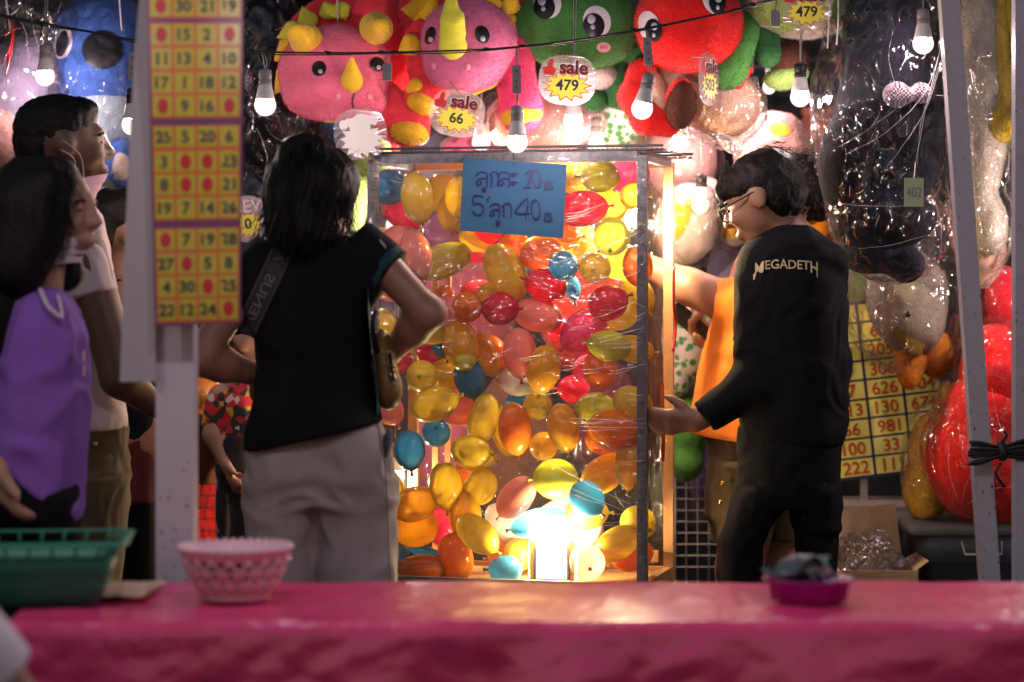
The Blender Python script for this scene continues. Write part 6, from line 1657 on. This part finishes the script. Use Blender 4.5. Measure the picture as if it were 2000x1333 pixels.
# background toys around and behind the box
def simple_toy(name, label, D, parts, x, y, seed, sx=None):
    t = toy(name, label, x, y, D, sx)
    hs = []
    for i, (nm, pr, mt) in enumerate(parts): hs.append(soft(nm, pr, mt, t, res=.010, k=.03, wr=.006, wf=(12, 12, 12), fine=.0015, ff=(80, 80, 80), seed=seed + i))
    return t, hs
D = 6.95
t, hs = simple_toy('plush_chick', 'big blush cream chick plush with orange patch behind the bending person', D, [('body', [E(1512, 300, D, 78, 82, .14), E(1500, 380, D, 85, 70, .12)], PNK2)], 1512, 440, 40)
patch(t, 'orange_patch', 1524, 253, 22, 13, ORG_, hs[0], 8)
for (x, y) in ((1498, 229), (1547, 303)): patch(t, 'eye', x, y, 5, 5, E_BLK, hs[0])
D = 6.98
t, hs = simple_toy('plush_egg', 'orange and white egg plush in clear wrap beside the box corner', D, [('body', [E(1340, 440, D, 58, 78, .12)], WHT), ('head', [E(1370, 420, D - .05, 30, 45, .07), E(1345, 395, D - .04, 40, 36, .08)], WHT)], 1345, 515, 44)
patch(t, 'orange_patch', 1322, 420, 26, 50, ORG_, hs[0], 12); patch(t, 'orange_patch', 1358, 398, 22, 20, ORG_, hs[1])
t, hs = simple_toy('plush_egg', 'small orange yolk plush in clear wrap left of the bending face', D + .1, [('body', [E(1436, 440, D + .1, 36, 42, .09)], WHT)], 1436, 482, 47)
patch(t, 'yolk_patch', 1424, 442, 22, 26, AMB, hs[0])
t, hs = simple_toy('plush_egg', 'pale orange plush behind the curly hair of the orange-shirted person', D + .1, [('body', [E(1592, 435, D + .1, 40, 50, .09)], ORG_)], 1592, 485, 49)
t, hs = simple_toy('plush_bear', 'pale blush bear plush behind the top corner of the balloon box', 7.1, [('body', [E(1330, 310, 7.1, 72, 80, .13)], PNK2), ('ear', [E(1380, 370, 7.0, 26, 24, .05)], WHT)], 1330, 392, 52)
t, hs = simple_toy('plush_seal', 'blue violet plush draped below the orange yolk toys', 7.25, [('body', [E(1430, 540, 7.25, 50, 80, .12), E(1470, 490, 7.25, 70, 60, .1)], MUV)], 1430, 620, 55)
def spotted(name, base, spot, sc):
    m, N, L, b = nodemat('plush_' + name); tc = N.new('ShaderNodeTexCoord'); vo = N.new('ShaderNodeTexVoronoi'); vo.inputs['Scale'].default_value = sc
    L.new(tc.outputs['Object'], vo.inputs['Vector']); cr = N.new('ShaderNodeValToRGB'); cr.color_ramp.elements[0].position = .40; cr.color_ramp.elements[1].position = .50
    cr.color_ramp.elements[0].color = (*spot, 1); cr.color_ramp.elements[1].color = (*base, 1)
    L.new(vo.outputs['Distance'], cr.inputs[0]); L.new(cr.outputs[0], b.inputs['Base Color']); b.inputs['Roughness'].default_value = .9; b.inputs['Sheen Weight'].default_value = .3
    return m
SPG = spotted('green_spots', (0.55, 0.52, 0.48), (0.05, 0.20, 0.07), 42); SPF = spotted('fuchsia_spots', (0.45, 0.05, 0.12), (0.16, 0.01, 0.05), 36)
t, hs = simple_toy('plush_dinosaur', 'white dinosaur plush with green spots hanging beside the phone hand', 7.15, [('body', [E(1345, 650, 7.15, 52, 115, .12)], SPG), ('arm', [E(1322, 740, 7.1, 26, 40, .06)], SPG)], 1345, 775, 58)
t, hs = simple_toy('plush_frog', 'plain green round plush below the green spotted dinosaur', 7.15, [('body', [E(1345, 830, 7.15, 42, 62, .11), E(1340, 900, 7.15, 36, 42, .09)], GR)], 1345, 945, 61)
t, hs = simple_toy('plush_dinosaur', 'green spotted plush above the rear of the balloon box', 7.2, [('body', [E(1195, 240, 7.2, 62, 62, .12)], SPG)], 1195, 302, 64)
t, hs = simple_toy('plush_snake', 'dark fuchsia spotted plush above the front of the balloon box', 7.2, [('body', [E(925, 290, 7.2, 66, 34, .10)], SPF)], 925, 325, 66)
t, hs = simple_toy('plush_bear', 'large cream plush in a clear bag behind the sale 479 tag', 6.85, [('body', [E(1060, 235, 6.85, 112, 68, .13)], PNK2), ('paw', [E(985, 245, 6.8, 34, 40, .08)], CRM)], 1060, 305, 68)
t, hs = simple_toy('plush_frog', 'small green plush peeping from behind the blank white tag', 6.8, [('body', [E(725, 300, 6.8, 40, 50, .09), E(695, 380, 6.85, 22, 70, .06)], LGR)], 725, 420, 70)
t, hs = simple_toy('plush_cat', 'red plush behind the chin of the horned dinosaur', 7.0, [('body', [E(755, 290, 7.0, 26, 60, .08)], RD)], 755, 350, 72)
t, hs = simple_toy('plush_fox', 'dark red plush seen through the middle of the balloon box', 7.3, [('body', [E(1110, 620, 7.3, 60, 120, .10, 15), E(1180, 560, 7.3, 50, 60, .1)], plush('rib_red', (0.5, 0.03, 0.02)))], 1110, 740, 74)
t, hs = simple_toy('plush_bear', 'dusky pink plush seen through the lower left of the balloon box', 7.3, [('body', [E(860, 880, 7.3, 60, 110, .12)], plush('dusk_pink', (0.28, 0.06, 0.13)))], 860, 990, 76)
t, hs = simple_toy('plush_bear', 'brown bear plush seen through the centre of the balloon box', 7.35, [('body', [E(1010, 880, 7.35, 90, 160, .12)], plush('dull_brown', (0.13, 0.05, 0.035)))], 1010, 1040, 78)
t, hs = simple_toy('plush_monkey', 'maroon monkey plush seen through the upper middle of the balloon box', 7.35, [('body', [E(900, 600, 7.35, 110, 110, .12), E(1180, 820, 7.35, 80, 120, .12)], plush('maroon_fur', (0.16, 0.03, 0.05)))], 900, 720, 80)

# big blue whale and neighbours on the left
D = 7.05
t = toy('plush_whale', 'big blue whale plush with round black eye and pale belly in plastic', 190, 380, D, 190)
h = soft('body', [E(195, 130, D, 108, 135, .16), E(205, 60, D, 92, 70, .14)], BLU, t, seed=90, **S)
soft('belly', [E(200, 260, D - .02, 98, 108, .15)], BLW, t, seed=91, **S)
patch(t, 'eye', 200, 98, 40, 38, E_BLK, h); 
e = patch(t, 'eye_white', 123, 84, 18, 32, E_WHT, h, 12); patch(e, 'pupil', 121, 86, 12, 26, E_BLK, h, 12, lift=.008)
D = 6.9
t, hs = simple_toy('plush_penguin', 'small blue penguin plush with white tummy hanging below the blue whale', D, [('body', [E(238, 318, D, 30, 50, .07)], BLU), ('tummy', [E(237, 322, D - .035, 21, 33, .045)], WHT)], 238, 370, 95)
t, hs = simple_toy('plush_elephant', 'grey mauve plush in a clear bag at the stall edge behind the polo shirt', 6.95, [('body', [E(20, 250, 6.95, 95, 160, .14), E(60, 150, 6.95, 60, 80, .1)], MUV), ('tummy', [E(5, 270, 6.85, 42, 62, .09)], PNK2)], 20, 410, 98)
t, hs = simple_toy('plush_fox', 'orange plush in plastic low behind the bent arm', 6.9, [('body', [E(400, 775, 6.9, 38, 42, .09)], ORG_)], 400, 820, 101)
t, hs = simple_toy('plush_fox', 'red plush stacked behind the black wire mesh panel', 7.15, [('body', [E(395, 930, 7.15, 55, 90, .1), E(385, 1040, 7.15, 60, 60, .1)], plush('bright_red', (0.5, 0.02, 0.015)))], 395, 1100, 103)
bk = thing('brown_basket', 'tall brown woven basket hanging by the black wire mesh panel', 'basket', P(405, 945, 6.85))
MB().lathe([(.04, 0), (.045, .005), (.062, .17), (.066, .175), (.058, .172), (.04, .01)], P(405, 945, 6.85), (0, 0, 1), 20).build('wall', mat('basket_brown', (0.16, 0.05, 0.02), 0.7, 0.4, 20, .8, 60), bk)
MB().tube(smooth_path([P(382, 826, 6.85), P(405, 790, 6.85), P(428, 826, 6.85)], 5), .004, 6).build('handle', mat('basket_brown', (0.16, 0.05, 0.02)), bk)
# black bagged toy on the left of the dinosaurs
D = 6.9
t, hs = simple_toy('plush_bear', 'black plush with checked paw in plastic left of the horned dinosaurs', D, [('body', [E(545, 230, D, 78, 150, .13), E(520, 80, D, 60, 90, .1)], BLK), ('checked_paw', [E(488, 160, D - .08, 12, 26, .04)], None)], 545, 375, 106)
def checked(name, c1, c2, sc):
    m, N, L, b = nodemat(name); tc = N.new('ShaderNodeTexCoord'); ch_ = N.new('ShaderNodeTexChecker'); ch_.inputs['Scale'].default_value = sc
    ch_.inputs['Color1'].default_value = (*c1, 1); ch_.inputs['Color2'].default_value = (*c2, 1); L.new(tc.outputs['Object'], ch_.inputs['Vector']); L.new(ch_.outputs[0], b.inputs['Base Color']); b.inputs['Roughness'].default_value = .85
    return m
M_GING = checked('gingham', (0.42, 0.32, 0.36), (0.03, 0.025, 0.04), 190)
hs[1].data.materials.clear(); hs[1].data.materials.append(M_GING)
t, hs = simple_toy('plush_dog', 'dark blue grey plush in plastic behind the standing person\'s head', 6.95, [('body', [E(520, 400, 6.95, 60, 90, .1)], plush('slate', (0.03, 0.045, 0.06)))], 520, 490, 110)

# right: black bear, duck, grey, yellow, red toys
D = 6.35
t = toy('plush_bear', 'large black bear plush with checked bow wrapped in shiny clear plastic', 1720, 550, D, 1740)
soft('body', [E(1735, 250, D, 108, 180, .15), E(1735, 60, D, 90, 110, .12)], BLK, t, seed=120, **S)
soft('arm', [E(1655, 310, D - .06, 58, 105, .10, -8)], BLK, t, seed=121, **S)
soft('foot', [E(1725, 430, D - .06, 105, 62, .11, 4)], BLK, t, seed=122, **S)
soft('foot', [E(1768, 515, D - .02, 36, 38, .08), E(1700, 490, D - .02, 70, 46, .09)], plush('navy_black', (0.012, 0.018, 0.035)), t, seed=123, **S)
soft('checked_bow', [E(1751, 186, D - .14, 28, 27, .03, 20), E(1798, 182, D - .13, 22, 22, .03, -15), E(1775, 188, D - .15, 9, 12, .02)], M_GING, t, .006, .012)
D = 6.75
t = toy('plush_duck', 'grey white duck plush with olive beak and orange feet under the black bear', 1775, 755, D, 1775)
h = soft('body', [E(1772, 575, D, 78, 105, .13), E(1785, 630, D - .02, 58, 62, .11)], TAN, t, seed=130, **S)
soft('beak', [Cap(P(1772, 640, D - .08), px(33, D), P(1786, 682, D - .10), px(18, D), flat=((0, 1, 0), .8))], OLV, t, .007, .02)
patch(t, 'eye', 1774, 614, 6, 6, E_BLK, h)
f1 = soft('foot', [E(1778, 700, D - .02, 30, 32, .05), E(1776, 735, D - .03, 22, 26, .045)], ORG_, t, seed=132, **S)
soft('foot', [E(1828, 690, D + .03, 32, 48, .06)], ORG_, t, seed=133, **S)
for x in (1765, 1776): MB().tube([P(x, 700, D - .09), P(x + 3, 714, D - .10)], .0014, 4).build('toe_stitch', M_THR, t)
D = 6.6
t, hs = simple_toy('plush_seal', 'grey green plush in clear plastic between the two steel posts', D, [('body', [E(1915, 180, D, 50, 250, .12), E(1930, 440, D, 36, 60, .09)], TAN)], 1915, 505, 140)
t, hs = simple_toy('plush_banana', 'mustard yellow plush hanging beside the upright steel post', D - .05, [('body', [E(1958, 120, D - .05, 30, 150, .08), E(1955, 242, D - .08, 30, 40, .07)], plush('mustard', (0.42, 0.30, 0.02)))], 1958, 290, 143)
t, hs = simple_toy('plush_rabbit', 'cream plush tip in plastic below the grey green toy', D + .1, [('body', [E(1925, 510, D + .1, 32, 60, .08, -15), E(1890, 430, D + .1, 40, 80, .08)], CRM)], 1925, 570, 146)
t, hs = simple_toy('plush_bear', 'bright red plush in clear plastic standing on the grey tub', 6.62, [('body', [E(1905, 900, 6.62, 96, 112, .15), E(1960, 960, 6.62, 60, 60, .12), E(1925, 810, 6.62, 84, 90, .14)], RD), ('head', [E(1945, 730, 6.62, 70, 100, .13)], RD)], 1905, 1015, 148)
t, hs = simple_toy('plush_lion', 'amber yellow plush in clear plastic beside the red one on the tub', 6.72, [('body', [E(1818, 905, 6.72, 44, 100, .11), E(1806, 960, 6.72, 40, 50, .10), E(1850, 800, 6.72, 24, 60, .08)], AMB)], 1812, 1010, 152)
t, hs = simple_toy('plush_star', 'scarlet plush in torn plastic above the big red one', 6.72, [('body', [E(1960, 590, 6.72, 50, 70, .1), E(1990, 660, 6.7, 40, 60, .1)], plush('scarlet', (0.5, 0.01, 0.02)))], 1960, 660, 155)
# more toys deep in the stall
rg = random.Random(77)
deep = [(620, 30, 80, 60, BLK), (450, 250, 60, 90, plush('slate', (0.03, 0.045, 0.06))), (830, 330, 60, 60, MUV), (1250, 330, 60, 50, CRM), (1600, 300, 50, 60, plush('coral', (0.5, 0.16, 0.13))), (1640, 560, 60, 60, LGR), (1270, 200, 50, 60, plush('navy', (0.02, 0.03, 0.09)))]
for i, (x, y, a, b_, mt) in enumerate(deep):
    lb = ['black', 'slate blue', 'mauve', 'cream', 'coral', 'pale green', 'navy'][i]
    t, hs = simple_toy('plush_bear', '%s bear plush hanging far back against the dark tarpaulin' % lb, 7.75, [('body', [E(x, y, 7.75, a, b_, .12), E(x, y - b_ * .9, 7.75, a * .7, b_ * .55, .10)], mt), ('ear', [E(x - a * .5, y - b_ * 1.35, 7.72, a * .22, a * .22, .03)], mt), ('ear', [E(x + a * .5, y - b_ * 1.35, 7.72, a * .22, a * .22, .03)], mt)], x, y + b_, 160 + i)
# purple toy behind the mesh, low clutter
t, hs = simple_toy('plush_octopus', 'purple plush hanging behind the white wire mesh panel', 7.4, [('body', [E(1372, 930, 7.4, 26, 60, .08), E(1385, 870, 7.4, 18, 50, .06)], plush('violet', (0.14, 0.07, 0.26)))], 1372, 990, 170)

for o in list(bpy.data.objects):
    if o.parent is not None and o.parent.name.startswith('plush_') and o.type == 'MESH' and o.name.split('.')[0] in ('head', 'body', 'frill', 'arm', 'leg', 'foot', 'foot_sole', 'foot_band', 'belly', 'paw', 'sleeve', 'underside', 'arm_lining', 'tummy') and o.parent.location.y < 6.99 and not o.parent.get('label', '').startswith(('bright red', 'scarlet', 'large black')):
        fuzz(o, 70000, .0058, .0013, len(o.data.vertices))

# plastic wraps
M_WRAP = film_mat('toy_wrap', (0.97, 0.96, 0.98), 0.04, 0.09, 0.006, 0.7, 15, (1, 1, .5), .32)
M_WRAPL = film_mat('toy_wrap_milky', (0.96, 0.94, 0.95), 0.05, 0.12, 0.03, 0.7, 14, (1, 1, .5), .32)
def wrap(label, prims, x, y, D, mt=None, seed=0, amp=.012, cuts=()):
    o = soft('plastic_bag', prims, mt or M_WRAP, None, .011, .05, cuts=cuts, wr=amp * .5, wf=(30, 30, 15), ridge=amp * .9, seed=seed, sm=1, loc=P(x, y, D))
    tag(o, label, 'plastic bag')
    return o
def bag_crease_glints(o, lines=(), n=40, box=None, seed=0, w=.0008):  # paints highlights on the bags as thin white tubes along folds
    rg = random.Random(seed); bv = BVH(o); cz = MB()
    def put(pts, w_):
        W = []
        for (x, y) in pts:
            p0 = P(x, y, 5.3); d = (P(x, y, 6.0) - p0).normalized(); h_ = bv.ray_cast(p0, d)
            if h_[0] is None: return
            W.append(h_[0] - d * .001)
        cz.tube(W, [w_ * (.4 + .6 * math.sin(math.pi * (k + .5) / len(W))) for k in range(len(W))], 4)
    for L_ in lines:
        for rep in range(1, 2):
            pts = smooth_path([Vector((a + rg.uniform(-4, 4) * rep, b_ + rg.uniform(-4, 4) * rep, 0)) for a, b_ in L_], 5)
            put([(q.x + rg.uniform(-.8, .8), q.y + rg.uniform(-.8, .8)) for q in pts], w * rg.uniform(.3, .55))
    for i in range(int(n * .15)):
        x, y = rg.uniform(box[0], box[2]), rg.uniform(box[1], box[3]); a = rg.gauss(-.5, .7); l = rg.uniform(6, 30); pts = []
        for k in range(6):
            pts.append((x, y)); x += math.cos(a) * l / 6; y += math.sin(a) * l / 6; a += rg.gauss(0, .35)
        put(pts, w * rg.uniform(.3, .8))
    if cz.v: tag(cz.build('crease_glints', M_CREASE_GLINT, o), kind='stuff')
wrap('clear plastic bag stretched round the black bear plush', [E(1725, 220, 6.33, 138, 250, .19), E(1740, 420, 6.30, 118, 130, .19), E(1740, 20, 6.33, 110, 140, .15)], 1725, 560, 6.33, seed=1)
wrap('loose clear plastic sheath hanging over the grey duck plush', [E(1775, 590, 6.70, 118, 130, .17), C((1760, 440, 6.66, 90), (1760, 620, 6.66, 95), flat=((0, 1, 0), .6))], 1775, 720, 6.7, M_WRAPL, 2)
wrap('clear plastic bag tied round the red bear plush', [E(1910, 890, 6.60, 108, 128, .18), E(1945, 740, 6.6, 80, 115, .15)], 1905, 1020, 6.6, seed=3)
wrap('clear plastic bag round the amber lion plush', [E(1815, 902, 6.72, 50, 112, .13), E(1850, 800, 6.72, 32, 75, .10)], 1812, 1020, 6.72, seed=4)
wrap('long clear plastic sleeve round the grey green plush', [E(1915, 190, 6.58, 60, 270, .15), E(1930, 440, 6.58, 46, 90, .12)], 1915, 520, 6.58, M_WRAPL, 5)
wrap('clear plastic wrap round the big blue whale', [E(195, 190, 7.03, 120, 185, .20)], 195, 380, 7.03, seed=6)
wrap('milky clear plastic bag round the grey mauve elephant plush', [E(25, 240, 6.93, 112, 185, .19), E(60, 60, 6.93, 90, 90, .12)], 25, 420, 6.93, M_WRAPL, 7)
wrap('clear plastic bag round the black plush left of the dinosaurs', [E(545, 240, 6.88, 92, 170, .17), E(520, 80, 6.88, 75, 110, .14)], 545, 390, 6.88, seed=8)
wrap('clear plastic bag round the slate dog plush', [E(520, 400, 6.95, 70, 105, .13)], 520, 500, 6.95, seed=9)
wrap('clear plastic bag round the cream plush behind the sale tag', [E(1055, 238, 6.83, 125, 78, .17)], 1060, 312, 6.83, M_WRAPL, 10)
wrap('clear plastic wrap under the cream belly of the red toy', [E(1395, 205, 6.54, 100, 78, .14, -20)], 1400, 280, 6.54, M_WRAPL, 11, cuts=[(P(1380, 150, 6.5), (0, -.3, 1))])
wrap('clear plastic wrap round the orange and white egg plush', [E(1345, 438, 6.96, 66, 90, .14)], 1345, 525, 6.96, seed=12)
wrap('clear plastic wrap round the small orange yolk plush', [E(1436, 440, 7.06, 42, 50, .11)], 1436, 490, 7.06, seed=13)
wrap('clear plastic bag round the pale blush bear above the box corner', [E(1330, 312, 7.08, 80, 90, .15)], 1330, 400, 7.08, M_WRAPL, 14)
wrap('clear plastic wrap round the orange plush behind the bent arm', [E(400, 775, 6.88, 45, 50, .10)], 400, 825, 6.88, seed=15)
wrap('torn clear plastic round the scarlet plush by the steel post', [E(1965, 610, 6.7, 62, 100, .13)], 1960, 700, 6.7, seed=16)
wrap('crumpled clear plastic hanging low behind the white wire mesh', [E(1350, 960, 7.35, 40, 60, .06)], 1350, 1020, 7.35, M_WRAPL, 17)
_bags = {o.get('label', ''): o for o in bpy.data.objects if o.name.startswith('plastic_bag')}
def bag(word): return next(o for l, o in _bags.items() if word in l)
bag_crease_glints(bag('black bear'), [[(1835, 110), (1800, 190), (1730, 260), (1650, 300)], [(1835, 120), (1815, 200), (1770, 270), (1728, 330)], [(1830, 130), (1808, 210), (1795, 280), (1785, 345)], [(1840, 100), (1822, 170), (1800, 250), (1790, 330)], [(1760, 205), (1700, 250), (1640, 290)], [(1600, 300), (1596, 360), (1610, 440)], [(1590, 250), (1605, 275), (1590, 330)], [(1640, 395), (1700, 405), (1770, 400)], [(1680, 490), (1740, 480), (1810, 460)], [(1745, 60), (1738, 120), (1750, 180)], [(1820, 380), (1835, 440), (1840, 500)]], 150, (1590, 60, 1850, 520), 1)
bag_crease_glints(bag('grey duck'), [[(1660, 480), (1670, 600), (1665, 690)], [(1690, 560), (1720, 620), (1740, 680)], [(1860, 470), (1840, 560), (1830, 650)], [(1655, 640), (1675, 660), (1660, 690)], [(1700, 440), (1690, 520), (1700, 560)]], 110, (1650, 440, 1880, 700), 2)
bag_crease_glints(bag('red bear'), [[(1880, 990), (1890, 940), (1930, 880)], [(1870, 980), (1850, 920), (1850, 850)], [(1885, 985), (1930, 960), (1980, 950)], [(1940, 760), (1950, 820), (1975, 880)]], 90, (1820, 660, 2000, 1000), 3)
bag_crease_glints(bag('amber lion'), [[(1800, 990), (1790, 920), (1800, 830)], [(1812, 990), (1815, 900), (1825, 800)]], 30, (1775, 740, 1840, 1000), 4)
bag_crease_glints(bag('grey green'), [[(1870, 100), (1890, 200), (1900, 320)], [(1930, 150), (1925, 260), (1905, 350)]], 110, (1870, 20, 1970, 510), 5)
bag_crease_glints(bag('big blue whale'), [[(140, 165), (150, 150), (160, 125)], [(110, 40), (105, 100), (118, 150)]], 70, (90, 20, 290, 360), 6)
bag_crease_glints(bag('elephant plush'), [[(60, 20), (70, 80), (95, 140)], [(20, 10), (50, 60), (60, 120)], [(90, 30), (80, 90), (100, 160)]], 80, (0, 0, 130, 300), 7)
bag_crease_glints(bag('left of the dinosaurs'), [[(520, 240), (545, 270), (600, 280)], [(500, 250), (520, 300), (515, 340)]], 90, (470, 20, 620, 380), 8)
bag_crease_glints(bag('slate dog'), [], 40, (460, 310, 560, 480), 9)
bag_crease_glints(bag('behind the sale tag'), [[(960, 200), (970, 240), (990, 280)], [(1140, 220), (1135, 260), (1110, 290)]], 40, (950, 180, 1170, 300), 10)
bag_crease_glints(bag('cream belly'), [[(1480, 130), (1470, 190), (1420, 250)], [(1360, 255), (1410, 262), (1450, 240)]], 40, (1330, 150, 1490, 275), 11)
bag_crease_glints(bag('egg plush'), [[(1300, 370), (1320, 430), (1310, 500)]], 30, (1290, 360, 1400, 515), 12)
bag_crease_glints(bag('bent arm'), [], 25, (370, 740, 440, 810), 13)
bag_crease_glints(bag('scarlet'), [], 60, (1910, 520, 2000, 700), 14)
# twisted tail of film below the red toy and a red ribbon on the left bag
soft('film_tail', [C((1405, 265, 6.45, 10), (1432, 285, 6.43, 14)), C((1432, 285, 6.43, 14), (1440, 296, 6.43, 8))], M_BAG, None, .006, .02, wr=.008, wf=(40, 40, 40), loc=P(1420, 290, 6.44))
tag(bpy.data.objects['film_tail'], 'twisted white plastic tail hanging under the red toy', 'plastic wrap')
rb = thing('red_ribbon', 'thin red plastic ribbon tied to the bag left of the blue whale', 'ribbon', P(20, 140, 6.6))
for k, pts in enumerate(([(12, 28), (24, 55), (18, 95), (2, 125)], [(12, 28), (26, 60), (22, 100), (10, 148)], [(40, 55), (26, 58), (8, 70)], [(24, 56), (20, 90), (14, 130)])):
    MB().tube(smooth_path([P(a, b_, 6.6 + .01 * k) for a, b_ in pts], 4), .0022, 4).build('strand', M_RED, rb)

# ------------------------------------------------------------------ tags
M_TAGF = film_mat('tag_film', (0.92, 0.90, 0.95), 0.04, 0.12, 0.14, 0.15, 8)
M_TY = mat('tag_yellow', (0.66, 0.60, 0.06), 0.5, 0.04); M_TR = mat('tag_red', (0.42, 0.012, 0.018), 0.5, 0.05); M_TK = mat('tag_black', (0.012, 0.012, 0.014), 0.5); M_TW = mat('tag_white', (0.62, 0.60, 0.60), 0.6, 0.03)
def sale_tag(x, y, D, w, h, num, label, yaw=0.0, roll=0.0, word='sale', blank=False, string=None):
    c = P(x, y, D); s = D / FPX
    ux = Vector((math.cos(R(yaw)) * math.cos(R(roll)), math.sin(R(yaw)), -math.sin(R(roll)))).normalized(); uz = Vector((math.sin(R(roll)), 0, math.cos(R(roll)))); nn = ux.cross(uz).normalized(); uz = nn.cross(ux).normalized() * (1 if nn.cross(ux).z > 0 else -1)
    nn = ux.cross(uz).normalized()
    if nn.y > 0: nn = -nn
    o = thing('price_tag', label, 'price tag', c - uz * h * s / 2)
    def pt(a, b_, l): return c + ux * a * s + uz * b_ * s + nn * l
    out = [pt(w / 2 * math.copysign(abs(math.cos(t)) ** .75, math.cos(t)), h / 2 * math.copysign(abs(math.sin(t)) ** .75, math.sin(t)), 0) for t in [2 * math.pi * k / 40 for k in range(40)]]
    MB().poly(out, nn * .0008).build('clear_disc', M_TAGF, o, False)
    def burst(kx, ky, l, mt, nm, k0=1.0):
        n = 13; pts = []
        for k in range(2 * n):
            t = 2 * math.pi * k / (2 * n) + .1; r_ = (1.0 if k % 2 == 0 else .70)
            pts.append(pt(kx * r_ * math.cos(t), -h * .12 + ky * r_ * math.sin(t), l))
        MB().poly(pts, nn * .0004).build(nm, mt, o, False)
    if blank:
        burst(w * .42, h * .36, .0016, M_TW, 'white_burst')
        MB().poly([pt(w * .30 * math.cos(t) + w * .04, h * .24 + h * .13 * math.sin(t) + .03 * h * math.sin(5 * t), .0024) for t in [2 * math.pi * k / 24 for k in range(24)]], nn * .0003).build('white_heading', M_TW, o, False)
        MB().poly([pt(-w * .30 + w * .08 * math.cos(t), h * .20 + h * .10 * math.sin(t), .003) for t in [2 * math.pi * k / 16 for k in range(16)]], nn * .0003).build('white_thumb', M_TW, o, False)
    else:
        burst(w * .46, h * .33, .0014, M_TW, 'burst_edge'); burst(w * .44, h * .31, .0022, M_TR, 'burst_outline'); burst(w * .405, h * .28, .0030, M_TY, 'yellow_burst')
        text('number', num, pt(0, -h * .10, .0040), ux, uz, h * .23 * s, M_TK, o, bold=.02, lift=.0)
        text('heading_edge', word, pt(w * .10, h * .26, .0040), ux, uz, h * .31 * s, M_TW, o, bold=.07)
        text('heading_shade', word, pt(w * .105, h * .255, .0047), ux, uz, h * .295 * s, M_TR, o, bold=.045)
        text('heading', word, pt(w * .10, h * .26, .0054), ux, uz, h * .27 * s, M_TK if word == 'sale' else M_TW, o, bold=.01)
        th = [(-.42, .10), (-.24, .08), (-.20, .20), (-.27, .26), (-.26, .38), (-.30, .42), (-.34, .36), (-.36, .26), (-.44, .22)]
        MB().poly([pt(a * w, b_ * h, .0044) for a, b_ in th], nn * .0004).build('thumb_icon', M_TR, o, False)
    if string:
        MB().tube(smooth_path([pt(0, h * .42, .002), P(*string)], 3), .0012, 4).build('pin', M_CHROME, o)
    return o
sale_tag(893, 222, 6.22, 108, 92, '66', 'clear sale tag with yellow burst reading 66 under the mauve dinosaur', 0, 8, string=(878, 158, 6.26))
sale_tag(1108, 157, 6.22, 112, 98, '479', 'clear sale tag reading 479 pinned to the dark green toy', 0, 3, string=(1075, 102, 6.3))
sale_tag(1384, 156, 6.20, 98, 102, '503', 'clear sale tag reading 503 turned edgewise on the red toy', 62, 0, string=(1350, 112, 6.24))
sale_tag(1575, 14, 6.24, 100, 92, '479', 'clear sale tag reading 479 on the pale green turtle', 0, 0)
sale_tag(704, 262, 6.22, 104, 100, '', 'clear tag seen from behind with a blank white burst', 0, -6, blank=True, string=(690, 230, 6.28))
sale_tag(484, 428, 6.5, 66, 92, '0', 'dark clear tag headed NEW beside the yellow bingo chart', 0, -6, word='NEW')
pt_ = thing('paper_tag', 'small pale green handwritten price tag hung on the black bear bag', 'price tag', P(1785, 402, 6.08))
c = P(1785, 376, 6.08)
MB().box(c, (px(38, 6.08), .001, px(56, 6.08))).build('card', mat('tag_card', (0.30, 0.36, 0.22), 0.5, .1), pt_, False)
text('number', '402', c + Vector((0, -.0012, 0)), (1, 0, 0), (0, 0, 1), px(20, 6.08), mat('pen_grey', (0.10, 0.14, 0.16), .5), pt_, bold=.0, w=px(30, 6.08))
MB().tube([P(1788, 318, 6.10), P(1785, 352, 6.08)], .001, 4).build('loop', M_CORD, pt_)
b2 = thing('blue_note', 'small blue paper note behind the blank white tag', 'paper note', P(648, 285, 6.9))
MB().box(P(648, 255, 6.9), (px(30, 6.9), .001, px(56, 6.9))).build('paper', M_PAPER, b2, False)
text('number', '63', P(648, 255, 6.899), (1, 0, 0), (0, 0, 1), px(22, 6.9), M_INK, b2, bold=.02)
